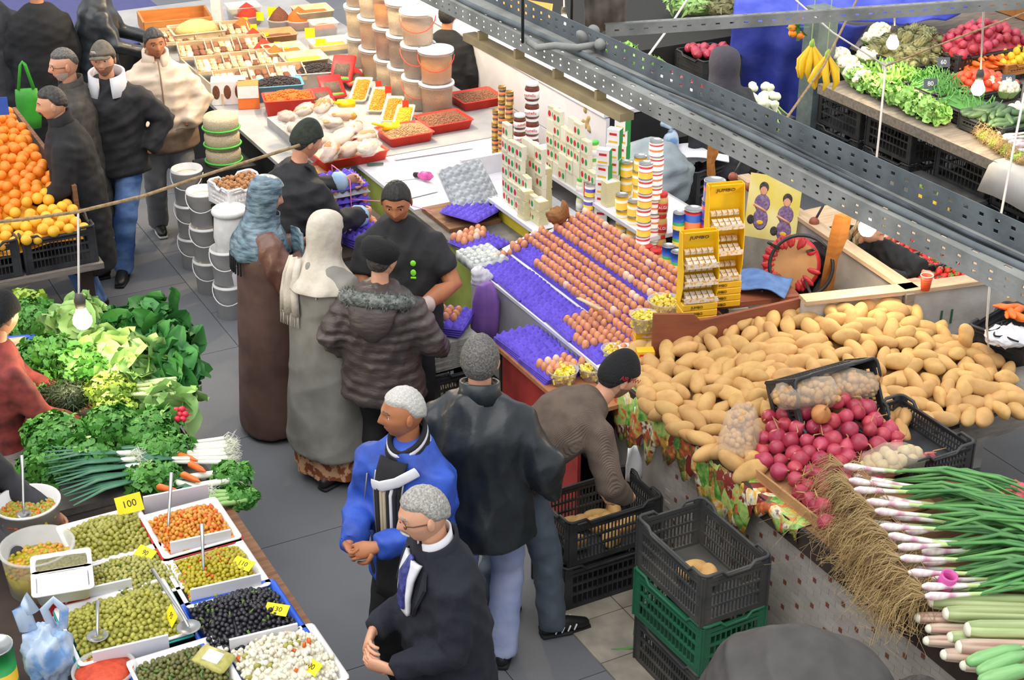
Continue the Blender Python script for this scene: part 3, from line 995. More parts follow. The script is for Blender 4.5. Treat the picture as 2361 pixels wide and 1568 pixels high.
b.tube([p.wr[0] + (-0.05, -0.02, 0.01), p.wr[0], p.wr[0] + (0.03, 0.01, 0)], [0.048, 0.044, 0.04], 14)
p.child('plastic_glove', b, ['c_glove'])
b = MB()
for k in range(3):
 b.box((0.075 - 0.016 * k, 0.172, 1.285 - 0.004 * k), (0.009, 0.006, 0.035 + 0.006 * k), eul(-0.1, 0.5, 0))
p.child('logo_stripes', b, ['c_lime'])
b = MB()
b.ell((-0.085, 0.168, 1.30), (0.016, 0.006, 0.018)); b.ell((-0.085, 0.172, 1.245), (0.016, 0.006, 0.020)); b.box((-0.085, 0.174, 1.215), (0.03, 0.006, 0.012))
p.child('club_badge', b, ['c_lime'])
# --- woman with beret and fur hood
p = Person('woman from behind in a quilted grey-brown jacket with fur-trimmed hood and black beret', at(872, 560, 1.60), 1.60, (0.25, 0.97), 'skin_light',
 head=(-0.35, -0.1, 0), wrists=((-0.27, 0.10, 0.95), (0.30, 0.22, 0.98)), bulk=1.30, show_hands=(0, 0), hair='hair_dark', feet=((-0.09, 0, 0), (0.1, 0.02, 0)))
p.top('c_puffer', 'jacket', hem=0.70, wr=0.012, arm=(0.105, 0.095, 0.07), wscale=26, wdir=(0.5, 0.5, 2), seed=31)
p.trousers('c_black2', 1.1); p.shoes(); p.hair('hair_dark')
b = MB()
n = 40
rng = np.random.default_rng(3)
for k in range(n):
 t = math.pi * 0.06 + (2 * math.pi - 0.12 * math.pi) * k / (n - 1) + math.pi / 2
 c = np.array((math.cos(t) * 0.19, math.sin(t) * 0.13 - 0.045, 1.43 - 0.05 * math.sin(t) - 0.03))
 b.ell(c, (0.05 + 0.008 * rng.random(), 0.05, 0.045), 10, 8)
 for q in range(14):
  d = rng.normal(size=3); d /= np.linalg.norm(d)
  b.tube([c + d * 0.035, c + d * (0.062 + 0.012 * rng.random())], [0.006, 0.001], 4, cap=False)
p.child('fur_trim', b, ['c_fur'])
b = MB(); b.tube([(0, -0.05, 1.46), (0, -0.15, 1.40), (0, -0.205, 1.28), (0, -0.18, 1.20)], [(0.13, 0.05), (0.16, 0.06), (0.125, 0.05), (0.05, 0.03)], 18, side=(1, 0, 0))
p.child('hood', b, ['c_puffer'])
b = MB(); b.lathe([(0.02, -0.10), (0.088, -0.075), (0.118, -0.03), (0.120, 0.01), (0.10, 0.045), (0.06, 0.062), (0.012, 0.068), (0.006, 0.08), (0.0, 0.082)], 28, (0, -0.02, 0.075), R=eul(-0.35, 0.12, 0))
p.head_child('beret', b, ['c_hatblack'])
# --- woman in long grey coat, cream scarf
p = Person('woman from behind in a long grey coat with a fringed cream headscarf', at(735, 497, 1.66), 1.66, (0.62, 0.78), 'skin_light', head=(-0.25, -0.12, 0),
 wrists=((-0.2, 0.25, 1.0), (0.22, 0.28, 1.02)), bulk=1.15, show_hands=(0, 0), feet=((-0.13, 0.05, 0), (0.10, -0.12, 0)))
p.top('c_greycoat', 'coat', hem=0.70, skirt=(0.22, 0.30, 0.27, 6, 0.035), wr=0.011, arm=(0.10, 0.09, 0.07), seed=41, wdir=(2, 2, 0.5), wscale=9)
b = MB()
ang = np.linspace(0, 2 * math.pi, 64, endpoint=False)
b.grid([np.stack([np.cos(ang) * w * (1 + 0.06 * np.sin(ang * 9)), np.sin(ang) * w * 0.85 * (1 + 0.06 * np.sin(ang * 9)), np.full(64, z)], 1) for z, w in ((0.35, 0.23), (0.2, 0.245), (0.07, 0.255))], closed=True)
p.child('skirt', b, ['c_paisley'])
p.shoes()
p.headscarf('c_cream', 0.30, 0.235, 0.19, seed=5)
b = MB()
rows = []
for z, w, y in ((1.50, 0.045, -0.115), (1.40, 0.06, -0.16), (1.28, 0.07, -0.185), (1.16, 0.075, -0.19)):
 rows.append([(-0.10 + w * t, y + 0.012 * math.sin(t * 7), z) for t in np.linspace(-1, 1, 12)])
b.grid(rows)
o = p.child('scarf_end', b, ['c_cream']); md = o.modifiers.new('t', 'SOLIDIFY'); md.thickness = 0.012
b = MB()
for k in range(16):
 x = -0.175 + 0.15 * k / 15
 b.tube([(x, -0.192, 1.165), (x + 0.004 * (k % 3 - 1), -0.195, 1.08)], 0.0028, 4)
p.child('fringe', b, ['c_cream'])
b = MB(); b.tube([(0.10, -0.12, 1.41), (0.105, -0.165, 1.30)], 0.005, 6); p.child('drawstring', b, ['c_cream'])
# --- woman in brown robe, blue shawl
p = Person('woman in a long brown robe with a shiny grey-blue headscarf, satin highlights painted in', at(592, 412, 1.66), 1.66, (0.94, 0.34), 'skin_light', head=(-0.05, -0.22, 0),
 wrists=((-0.10, 0.28, 1.24), (0.06, 0.27, 1.22)), bulk=1.10, feet=((-0.08, 0, 0), (0.08, -0.05, 0)), elbow=((-0.7, -0.3, -1), (0.7, -0.3, -1)))
p.top('c_brown', 'robe', hem=0.70, skirt=(0.03, 0.27, 0.24, 4, 0.02), wr=0.003, noarm=True, seed=51, wdir=(2, 2, 0.3), wscale=7)
b = MB()
for i in (0, 1):
 E, W, S = p.el[i], p.wr[i], p.sh[i]
 b.tube([S + (-0.05 if i else 0.05, 0, 0.0), S + (E - S) * 0.12, S + (E - S) * 0.6, E, E + (W - E) * 0.5, W - (W - E) * 0.08], [0.075, 0.085, 0.098, 0.105, 0.095, 0.08], 16, rnd=0.15)
me = remesh(b, 0.012, 'sleeve', ['c_brownleather'], 4, 0.010, 20, (1, 1, 1), 52)
put('sleeve', me, p.o)
p.shoes()
p.headscarf('c_scarfblue', 0.36, 0.215, 0.185, folds=0.09, seed=9)
b = MB()
rows = [[(x, y + 0.015 * math.sin(t * 5), z) for t, (x, y) in zip(np.linspace(0, 1, 8), [(0.02 + 0.022 * k, 0.19 + 0.008 * k) for k in range(8)])] for z in (1.42, 1.25, 1.05, 0.82)]
b.grid(rows); o = p.child('scarf_end', b, ['c_scarfblue']); md = o.modifiers.new('t', 'SOLIDIFY'); md.thickness = 0.01
b = MB()
for k in range(14):
 t = math.pi * (1.15 + 0.55 * k / 13)
 b.tube([(math.cos(t) * 0.21, math.sin(t) * 0.18 - 0.02, 1.27), (math.cos(t) * 0.215, math.sin(t) * 0.185 - 0.02, 1.17)], 0.006, 4)
p.child('fringe', b, ['c_hatblack'])
# --- man with green beanie, tying eggs
p = Person('man in black coat and dark green knit cap tying egg trays with pink string', at(648, 288, 1.74), 1.74, (0.80, 0.60), 'skin_light', lean=0.22,
 head=(-0.1, -0.3, 0), wrists=((-0.12, 0.50, 1.22), (0.16, 0.46, 1.08)), bulk=1.2, hand=(0.8, 0.8), hair='hair_dark')
p.top('c_black', 'coat', hem=0.72, wr=0.014, arm=(0.095, 0.085, 0.064), seed=61)
p.trousers('c_black2'); p.shoes(); p.hair('hair_dark'); p.beanie('c_green_knit', 0.03, -0.045, 0.016, 0.018)
b = MB()
for i in (0, 1):
 E, W = p.el[i], p.wr[i]
 b = MB(); b.tube([E + (W - E) * 0.82, W - (W - E) * 0.02], [0.075, 0.068], 12)
 p.child('shirt_cuff', b, ['c_shirtblue'])
b = MB(); b.tube([p.bend((0.13, -0.02, 1.50)), p.bend((0.02, 0.17, 1.35)), p.bend((-0.1, 0.2, 1.05)), p.bend((-0.15, 0.16, 0.95))], [(0.02, 0.006)] * 4, 6, side=(1, 0, 0)); p.child('strap', b, ['c_hatblack'])
# --- beige puffer man
q = P(402, 540, 0)
p = Person('smiling man in a cream puffer jacket and grey trousers beside the dates stall', (q.x, q.y), 1.70, (0.35, -0.93), 'skin_tan', head=(0.10, -0.05, 0.05),
 wrists=((-0.16, 0.20, 1.0), (0.12, 0.22, 0.98)), bulk=1.32, belly=0.04, show_hands=(0, 0), hair='hair_dark', feet=((-0.13, 0.02, 0), (0.10, -0.1, 0)), elbow=((-1, -0.5, -0.3), (1, -0.5, -0.3)))
p.top('c_beige', 'puffer_jacket', hem=0.92, wr=0.016, wscale=16, wdir=(0.5, 0.5, 2), arm=(0.105, 0.10, 0.075), seed=71)
p.top('c_beige_low', 'jacket_hem', hem=0.78, neck=0.98, thick=1.9, noarm=True, wr=0.003)
p.trousers('c_greytrousers', 1.25, wr=0.008); p.shoes('shoe_black', 'sole_white', 'black canvas shoe with white sole'); p.hair('hair_dark', thick=0.007)
b = MB()
for z in (1.02, 1.10, 1.18, 1.26, 1.34):
 pass
p.collar('c_beige', 0.092, 1.44, 1.56, 0.25, 'collar', 0.025)
b = MB(); b.tube([(0, 0.105, 1.52), (0, 0.165, 1.38), (0, 0.205, 1.15), (0, 0.215, 0.95)], 0.006, 6); p.child('zipper', b, ['c_beige_low'])
# --- cap man walking
q = P(300, 622, 0)
p = Person('walking man in a grey cap, black fleece with pale hood lining and blue jeans', (q.x, q.y), 1.78, (0.05, -1), 'skin_light', beard=1, head=(-0.05, 0.05, 0.05),
 wrists=((-0.25, 0.05, 0.95), (0.30, -0.06, 0.98)), bulk=1.18, show_hands=(0, 0), hair='hair_dark', feet=((0.02, 0.16, 0), (0.08, -0.32, 0.06)), elbow=((-1, -0.6, 0), (1, -0.8, 0)))
p.top('c_black', 'fleece_jacket', hem=0.80, wr=0.012, arm=(0.095, 0.09, 0.065), seed=81)
p.trousers('c_jeans', 1.12, wr=0.011, seed=82); p.shoes('shoe_black', 'sole_dark'); p.hair('hair_dark')
o = p.beanie('c_capgrey', 0.032, -0.01, 0.014, 0.008, 'baseball_cap', label='grey cap with white logo on the front')
b = MB()
b.grid([[(math.sin(t) * (0.080 + 0.0 * r), 0.055 + math.cos(t) * (0.045 + r) * 1.0, 0.048 - 0.5 * r * r * 3 - 0.015 * math.sin(t) ** 2) for t in np.linspace(-1.2, 1.2, 13)] for r in (0.0, 0.03, 0.065)])
vz = p.head_child('visor', b, ['c_capgrey']); vz.parent = o
md = vz.modifiers.new('t', 'SOLIDIFY'); md.thickness = 0.006
b = MB(); b.box((0.035, 0.098, 0.075), (0.03, 0.004, 0.02), eul(-0.6, 0, -0.35)); l = p.head_child('logo', b, ['c_white'], False); l.parent = o
p.collar('c_white', 0.12, 1.40, 1.54, 0.35, 'hood_lining', 0.02)
# --- bearded man with glasses
p = Person('balding man with white beard and glasses in a dark overcoat facing the oranges', at(152, 112, 1.76), 1.76, (-0.93, -0.37), 'skin_light', head=(0.1, -0.05, 0),
 beard=2, hair='hair_white', wrists=((-0.22, 0.18, 0.9), (0.22, 0.15, 0.9)), bulk=1.2, show_hands=(1, 1))
p.top('c_oldcoat', 'overcoat', hem=0.6, skirt=(0.5, 0.27, 0.22, 5, 0.02), wr=0.005, arm=(0.095, 0.085, 0.065), seed=91)
p.trousers('c_darkgrey'); p.shoes(); p.hair('hair_mixed', recede=0.095); p.glasses(); p.collar('c_oldcoat', 0.09, 1.42, 1.53, 0.5)
# --- turtleneck man
p = Person('dark-haired man with receding hair in a black high-necked coat leaning over the oranges', at(150, 197, 1.72), 1.72, (-0.97, -0.25), 'skin_light', head=(0.0, -0.12, 0),
 lean=0.12, hair='hair_dark', wrists=((-0.2, 0.30, 0.95), (0.2, 0.26, 0.95)), bulk=1.2)
p.top('c_black2', 'coat', hem=0.6, skirt=(0.42, 0.26, 0.21, 5, 0.02), wr=0.006, arm=(0.095, 0.085, 0.065), seed=101)
p.trousers('c_jeans', 1.1); p.shoes(); p.hair('hair_dark', recede=0.05); p.moustache('hair_dark')
p.collar('c_black2', 0.078, 1.44, 1.56, 0.0, 'high_collar', 0.02)
# --- people at the top left edge, heads out of frame
p = Person('man in a dark grey coat at the top left corner, head out of frame', (-4.38, 13.0), 1.80, (0.2, -1), 'skin_mid', wrists=((-0.25, 0.05, 0.85), (0.26, 0.08, 0.80)), bulk=1.2)
p.top('c_darkgrey', 'coat', hem=0.6, skirt=(0.45, 0.27, 0.22, 5, 0.02), seed=111); p.trousers('c_black2'); p.shoes(); p.hair('hair_dark')
p = Person('person in a long black coat second from the top left corner, head out of frame', (-3.95, 12.95), 1.80, (-0.2, 1), 'skin_mid', bulk=1.3, show_hands=(0, 0))
p.top('c_black2', 'long_coat', hem=0.6, skirt=(0.3, 0.29, 0.24, 5, 0.02), seed=112); p.trousers('c_black2'); p.shoes(); p.hair('hair_dark')
p = Person('person in a shiny black leather jacket reaching to the dark table, head out of frame', (-3.55, 13.15), 1.82, (0.95, 0.2), 'skin_light', lean=0.12,
 wrists=((-0.1, 0.45, 1.08), (0.2, 0.42, 1.05)), bulk=1.2)
p.top('c_leather', 'leather_jacket', hem=0.74, wr=0.01, seed=113); p.trousers('c_black2'); p.shoes(); p.hair('hair_dark')
# --- hooded person behind, berry seller
p = Person('person seen from behind in a dark hooded top beside the blue tarpaulin', (1.62, 11.35), 1.60, (-0.3, 0.95), 'skin_mid', lean=0.15, bulk=1.1, show_hands=(0, 0))
p.top('c_darkgrey', 'hooded_top', hem=0.7, seed=121); p.trousers('c_black2'); p.shoes()
mat('c_hood', '#45424c', 0.9, bump=0.3, bscale=40)
p.headscarf('c_hood', 0.28, 0.22, 0.17, 1.28, folds=0.03, seed=3)
p = Person('blonde person in a black padded jacket sorting strawberries behind the concrete partition', (1.86, 9.0), 1.55, (0.76, -0.65), 'skin_pale', lean=0.75, head=(0.1, -0.5, 0),
 hair='hair_white', wrists=((-0.06, 0.84, 1.22), (0.10, 0.80, 1.20)), bulk=1.25, hand=(0.7, 0.7))
p.top('c_black2', 'padded_jacket', hem=0.72, wr=0.012, arm=(0.10, 0.10, 0.085), wscale=22, seed=131); p.trousers('c_black2'); p.shoes()
mat('hair_blond', '#b9a27c', 0.55, col2='#7c6a50', scale=40, stretch=(3, 3, 0.5), bump=0.5, bscale=100)
p.hair('hair_blond', low=0.01, thick=0.016)
b = MB()
for k in range(22):
 x = -0.07 + 0.14 * (k % 11) / 10
 y = -0.07 + 0.05 * (k // 11)
 b.tube([(x, y, 0.02), (x * 1.25, y - 0.01, -0.10), (x * 1.35, y + 0.06, -0.24 - 0.03 * (k % 3))], [0.016, 0.018, 0.006], 6)
p.head_child('long_hair', b, ['hair_blond'])
# --- bent man bottom right
p = Person('person in a dark grey coat stooping below the spring onions, only the back visible', (1.06, 4.93), 1.75, (1, -0.06), 'skin_mid', lean=1.95,
 head=(0, -0.6, 0), wrists=((-0.2, 0.55, 0.4), (0.2, 0.55, 0.4)), bulk=1.4, pelvis=(0, -0.1, 0.0), feet=((-0.12, -0.1, 0), (0.12, 0.05, 0)))
p.top('c_bentcoat', 'coat', hem=0.78, wr=0.024, arm=(0.11, 0.10, 0.075), seed=141, wscale=11); p.trousers('c_darkgrey', 1.1); p.shoes(); p.hair('hair_dark')
# --- stallholders at the left edge
p = Person('stallholder in a black cap and red plaid shirt at the left edge beside the greens', at(-48, 690, 1.66), 1.66, (0.8, 0.5), 'skin_light', lean=0.1,
 head=(0.4, -0.25, 0), wrists=((-0.1, 0.42, 1.0), (0.2, 0.38, 0.98)), bulk=1.1, hair='hair_dark')
p.top('c_plaid', 'plaid_shirt', hem=0.75, seed=151); p.trousers('c_darkgrey'); p.shoes(); p.hair('hair_dark'); p.beanie('c_hatblack', 0.02, -0.05, 0.016, 0.01)
p = Person('stallholder in a dark grey top at the left edge behind the olive tubs', at(-165, 900, 1.66), 1.66, (0.95, -0.2), 'skin_light', lean=0.15,
 wrists=((-0.2, 0.40, 1.0), (0.25, 0.50, 1.02)), bulk=1.2, hand=(0.6, 0.6), hair='hair_dark')
p.top('c_darkgrey', 'dark_top', hem=0.75, seed=161); p.trousers('c_darkgrey'); p.shoes(); p.hair('hair_dark')
# --- shared stall pieces
mat('crate_black', '#26272a', 0.55, col2='#3a3b3d', scale=6, bump=0.1, bscale=40)
mat('crate_dusty', '#3a3a3a', 0.7, col2='#5b5851', scale=5, lo=0.45, hi=0.75)
mat('crate_green', '#1f6a48', 0.6, col2='#2b5b46', scale=5)
mat('crate_red', '#a83a34', 0.6, col2='#8a2f2b', scale=6)
mat('crate_teal', '#2f6470', 0.6)
mat('wood', '#8a6244', 0.7, col2='#6f4c33', scale=5, stretch=(1, 8, 8), bump=0.2, bscale=30)
mat('wood_red', '#8f5138', 0.6, col2='#7a4430', scale=4, stretch=(1, 6, 6))
mat('wood_laminate', '#b57a56', 0.45, col2='#a56c49', scale=4, stretch=(1, 6, 6))
mat('wood_pale', '#c9ad8c', 0.75, col2='#b2977a', scale=5, stretch=(1, 6, 6), bump=0.2, bscale=30)
mat('wood_orange', '#c98543', 0.6, col2='#b87438', scale=4, stretch=(1, 6, 6))
mat('wood_dark', '#3a2c25', 0.75, col2='#2b211d', scale=6)
mat('wood_grey', '#857c72', 0.8, col2='#6d655d', scale=6, stretch=(1, 6, 6), bump=0.3, bscale=40)
mat('plank_grey', '#77716c', 0.85, col2='#5d5854', scale=8, bump=0.4, bscale=60)
mat('concrete', '#a7a29c', 0.85, col2='#8f8a83', scale=4, bump=0.2, bscale=40)
mat('cardboard', '#b98a5d', 0.85, col2='#a87a50', scale=8)
mat('cardboard_pale', '#d8c2a2', 0.85, col2='#c4ab88', scale=8)
mat('white_panel', '#dcdbe2', 0.45, var=0.04)
mat('white_paper', '#f0eff2', 0.8, var=0.03)
mat('white_plastic', '#ebe9ea', 0.4, var=0.03)
mat('dark', '#1a1a1b', 0.8)
mat('steel', '#a8a8a6', 0.35, metal=0.9)
mat('purple_tray', '#6a55cf', 0.85, col2='#5b47bb', scale=14, bump=0.2, bscale=80)
mat('grey_tray', '#b9bcc0', 0.9, col2='#a2a6ab', scale=14, bump=0.2, bscale=80)
mat('egg', '#dc9a72', 0.45, col2='#cc8560', scale=40, rnd=0.10)
mat('egg_pale', '#ecc9b0', 0.45, rnd=0.05)
mat('yellow_tag', '#ecd716', 0.6)
mat('ink', '#2b2a22', 0.8)
def crate(name, label, loc, rot, size=(0.57, 0.37, 0.28), mt='crate_black', group=None, bars=True, cat='crate', step=0.02):
 """open plastic produce crate: local x long side, y short side, z from the ground"""
 X, Y, Z = size
 o = empty(name, label, cat, loc, rot, group)
 fill = crate_mesh(size, mt, bars, step)
 for nm, me, r in fill:
  put(nm, me, o)
 return o
_CR = {}
def crate_mesh(size, mt, bars=True, step=0.02):
 k = (size, mt, bars, step)
 if k in _CR:
  return _CR[k]
 X, Y, Z = size
 res = []
 b = MB(); b.box((0, 0, 0.012), (X * 0.94, Y * 0.94, 0.014)); res.append(('base', b.mesh('base', [mt], False), None))
 t = 0.010
 for ax, sgn in ((0, -1), (0, 1), (1, -1), (1, 1)):
  b = MB()
  ln = (Y if ax == 0 else X)
  off = (X if ax == 0 else Y) / 2 - t
  def bx(u, z, du, dz, th=t, out=0.0):
   c = (sgn * (off + out), u, z) if ax == 0 else (u, sgn * (off + out), z)
   d = (th, du, dz) if ax == 0 else (du, th, dz)
   b.box(c, d)
  cw = 0.055
  for e in (-1, 1):
   bx(e * (ln / 2 - cw / 2), Z * 0.5, cw, Z * 0.96)
  for z, h in ((0.02, 0.03), (Z * 0.36, 0.012), (Z * 0.58, 0.012), (Z * 0.80, 0.016), (Z - 0.03, 0.022)):
   bx(0, z, ln - 0.06, h, t * 1.3)
  if bars:
   n = int((ln - 0.11) / step)
   for q in range(n + 1):
    bx(-ln / 2 + 0.055 + (ln - 0.11) * q / n, Z * 0.45, 0.006, Z * 0.86, t * 0.6)
  else:
   bx(0, Z * 0.5, ln - 0.1, Z * 0.9, t * 0.4)
  res.append(('side', b.mesh('side', [mt], False), None))
 b = MB()
 pts = []
 r = 0.03
 x, y = X / 2 - 0.004, Y / 2 - 0.004
 for (cx, cy, a0) in ((x - r, y - r, 0), (-x + r, y - r, 90), (-x + r, -y + r, 180), (x - r, -y + r, 270)):
  for da in (0, 30, 60, 90):
   a = math.radians(a0 + da)
   pts.append((cx + r * math.cos(a), cy + r * math.sin(a), Z))
  a1 = a0 + 90
  ex, ey = math.cos(math.radians(a1)), math.sin(math.radians(a1))
  tx, ty = -ey, ex
  for d_, zz in ((0.07, Z), (0.10, Z - 0.03)):
   pts.append((cx + r * ex + tx * d_, cy + r * ey + ty * d_, zz))
  nx_ = (X if a0 in (0, 180) else Y) - 2 * r - 0.10
  for d_, zz in ((nx_, Z - 0.03), (nx_ + 0.03, Z)):
   pts.append((cx + r * ex + tx * d_, cy + r * ey + ty * d_, zz))
 pts.append(pts[0])
 b.tube(pts, (0.009), 6, cap=False)
 res.append(('rim', b.mesh('rim', [mt], True), None))
 _CR[k] = res
 return res
def lumpy(r, nu=14, nv=10, amp=0.08, seed=0, bend=0.0):
 v, f = ellipsoid(1.0, nu, nv)
 rg = np.random.default_rng(seed)
 d = np.ones(len(v))
 for _ in range(4):
  w = rg.normal(size=3) * 1.8
  d += amp * np.sin(v @ w + rg.random() * 6) / 2
 v = v * d[:, None] * np.array(r)
 if bend:
  v[:, 2] += bend * (v[:, 0] / r[0]) ** 2 * r[2]
 return v, f
def crumple(r, seed=0, amp=0.16, fq=2.6, nu=36, nv=26):
 """creased plastic or cloth lump"""
 v, f = ellipsoid(1.0, nu, nv)
 g = np.random.default_rng(seed)
 d = np.ones(len(v))
 for k in range(6):
  w = g.normal(size=3)
  d += amp * (0.5 - np.abs(np.sin((v @ w) * fq * (0.6 + 0.35 * k) + g.random() * 6))) / (1 + 0.25 * k)
 return v * d[:, None] * np.array(r), f
def potato_meshes(mt, n=7):
 out = []
 for i in range(n):
  rg = np.random.default_rng(100 + i)
  L_ = 0.062 + 0.024 * rg.random()
  v, f = lumpy((L_, 0.040 + 0.008 * rg.random(), 0.036 + 0.008 * rg.random()), 20, 14, 0.10, 200 + i, 0.25 * (rg.random() - 0.4))
  b = MB(); b.add(v, f)
  out.append(b.mesh('potato', [mt]))
 return out
def mound(name, poly, hf, mt, z0, step=0.05, parent=None, drop=0.03):
 """filled body of a heap under its top layer: closed block with the heap's own height"""
 xs = [p[0] for p in poly]; ys = [p[1] for p in poly]
 ins = inpoly(poly)
 b = MB()
 x0, y0 = min(xs), min(ys)
 nx, ny = int((max(xs) - x0) / step) + 1, int((max(ys) - y0) / step) + 1
 idx = {}
 V, F = [], []
 for i in range(nx + 1):
  for j in range(ny + 1):
   x, y = x0 + i * step, y0 + j * step
   idx[i, j] = len(V)
   V.append((x, y, max(z0 + 0.002, hf(x, y) - drop) if ins(x, y) else z0))
 for i in range(nx):
  for j in range(ny):
   q = [idx[i, j], idx[i + 1, j], idx[i + 1, j + 1], idx[i, j + 1]]
   if any(V[k][2] > z0 + 0.022 for k in q):
    F.append(q)
 b.add(V, F)
 return b.build(name, [mt], parent, True)
def soft_box(b, c, d, r=0.01, R=None, mi=0):
 """box with chamfered edges"""
 x, y, z = d[0] / 2, d[1] / 2, d[2] / 2
 r = min(r, x * 0.9, y * 0.9, z * 0.9)
 rings = []
 for zz, k in ((-z, 1), (-z + r, 0), (z - r, 0), (z, 1)):
  xx, yy = x - r * k, y - r * k
  rings.append([(-xx + r * (1 - k) , -yy, zz), (xx - r * (1 - k), -yy, zz), (xx, -yy + r * (1 - k), zz), (xx, yy - r * (1 - k), zz),
 (xx - r * (1 - k), yy, zz), (-xx + r * (1 - k), yy, zz), (-xx, yy - r * (1 - k), zz), (-xx, -yy + r * (1 - k), zz)])
 v = np.array(rings, float).reshape(-1, 3)
 if R is not None:
  v = v @ np.asarray(R).T
 v = v + np.array(c, float)
 f = []
 for k in range(3):
  for j in range(8):
   a, e = k * 8 + j, k * 8 + (j + 1) % 8
   f.append((a, e, e + 8, a + 8))
 f.append(tuple(range(7, -1, -1))); f.append(tuple(range(24, 32)))
 b.add(v, f, mi)
 return b
def tray_tub(b, X, Y, H, t=0.008, flare=0.03, mi=0, lip=0.012):
 """open rectangular tub with sloping walls and a rolled lip"""
 def ring(x, y, z, r=0.02):
  o = []
  for (sx, sy, a0) in ((1, 1, 0), (-1, 1, 90), (-1, -1, 180), (1, -1, 270)):
   for da in (0, 45, 90):
    a = math.radians(a0 + da)
    o.append((sx * (x - r) + r * math.cos(a), sy * (y - r) + r * math.sin(a), z))
  return o
 x, y = X / 2, Y / 2
 G = [ring(x - flare, y - flare, 0.0), ring(x, y, H), ring(x + lip, y + lip, H), ring(x + lip, y + lip, H + 0.006), ring(x - t, y - t, H + 0.006), ring(x - flare - t, y - flare - t, t)]
 n = 12
 b.grid(G, mi, True)
 k = b.n - 6 * n
 b.f.append(tuple(range(k + n - 1, k - 1, -1))); b.m.append(mi)
 b.f.append(tuple(range(k + 5 * n, k + 6 * n))); b.m.append(mi)
 return b
def price_tag(loc, rot, txt, label, size=(0.12, 0.075), mt='yellow_tag', ink='ink', fs=0.045):
 b = MB(); b.box((0, 0, 0), (size[0], size[1], 0.002))
 o = tag(b.build('price_tag', [mt], None, False, loc, rot), label, 'price tag')
 put('lettering', text_mesh(txt, fs, ink, 0.0004), o, (0, 0, 0.0014))
 return o
# --- potato and onion counter
ZC = 0.95
mat('tile_pale', '#b3aca4', 0.45, rnd=0.05, col2='#a59d94', scale=6)
mat('tile_brown', '#7a4b38', 0.5, rnd=0.06)
mat('grout', '#a8a299', 0.9)
def Lbox(name, a0, a1, c0, c1, z0, z1, mt, parent=None, kind=None):
 b = MB(); b.box((0, 0, 0), (abs(c1 - c0), abs(a1 - a0), z1 - z0))
 o = b.build(name, [mt], parent, False, L((a0 + a1) / 2, (c0 + c1) / 2, (z0 + z1) / 2), AX)
 if kind:
  o['kind'] = kind
 return o
st = empty('market_counter', 'long wooden counter with a tiled front that carries potatoes, onions and spring onions', 'counter', L(2.4, 0.8, 0))
def sub(name, a0, a1, c0, c1, z0, z1, mt):
 b = MB()
 cc = L((a0 + a1) / 2, (c0 + c1) / 2, (z0 + z1) / 2) - st.location
 b.box((0, 0, 0), (abs(c1 - c0), abs(a1 - a0), z1 - z0))
 return b.build(name, [mt], st, False, cc, AX)
sub('tabletop', 0.62, 4.6, 0.27, 1.30, ZC - 0.045, ZC - 0.002, 'wood')
ply = [L(a, c) - st.location for a, c in ((0.93, 1.302), (1.04, 1.93), (1.18, 2.5), (1.40, 3.4), (1.9, 3.4), (1.9, 1.302))]
b = MB(); b.add([(p.x, p.y, z) for z in (ZC - 0.045, ZC - 0.002) for p in ply], [(5, 4, 3, 2, 1, 0), (6, 7, 8, 9, 10, 11)] + [(i, (i + 1) % 6, 6 + (i + 1) % 6, 6 + i) for i in range(6)])
b.build('tabletop', ['wood_grey'], st)
sub('apron', 1.84, 1.90, 1.32, 3.4, ZC - 0.20, ZC - 0.07, 'wood_grey')
for c in (1.62, 2.5):
 sub('leg', 1.78, 1.90, c, c + 0.14, 0, ZC - 0.05, 'wood_grey')
sub('edge_board', 0.62, 4.6, 0.245, 0.268, ZC - 0.11, ZC + 0.005, 'wood_dark')
fw = sub('front_wall', 0.62, 4.6, 0.32, 0.42, 0, ZC - 0.05, 'grout')
sub('inner_wall', 1.9, 4.6, 1.18, 1.26, 0, ZC - 0.05, 'wood_dark')
# tiles of the front: running bond of pale tiles with small brown squares
tw, th = 0.105, 0.036
b = MB(); b.box((0, 0, 0), (0.006, tw - 0.002, th - 0.002)); tme = b.mesh('tile', ['tile_pale'], False)
b = MB(); b.box((0, 0, 0), (0.007, 0.024, 0.024)); bme = b.mesh('tile', ['tile_brown'], False)
rest = MB()
cnt = 0
cc0 = Vector(fw.location) + st.location
fwR = Matrix.Rotation(AX, 4, 'Z')
for r in range(24):
 for q in range(26):
  a = 1.2 + q * tw + (tw / 2 if r % 2 else 0)
  z = 0.03 + r * th
  p = L(a, 0.3175, z)
  near = z > 0.30 and 1.25 < a < 3.2
  lp = fwR.inverted() @ (p - cc0)
  if near and cnt < 260:
   put('tile', tme, fw, lp); cnt += 1
   if (q + (r // 2)) % 2 == 0 and r % 2 == 0 and cnt < 260:
    put('tile', bme, fw, fwR.inverted() @ (L(a + tw / 2, 0.3165, z) - cc0)); cnt += 1
  else:
   rest.box(lp, (0.006, tw - 0.002, th - 0.002), None, 0)
   if (q + (r // 2)) % 2 == 0 and r % 2 == 0:
    rest.box(fwR.inverted() @ (L(a + tw / 2, 0.3165, z) - cc0), (0.007, 0.024, 0.024), None, 1)
tag(rest.build('tile', ['tile_pale', 'tile_brown'], fw), kind='stuff')
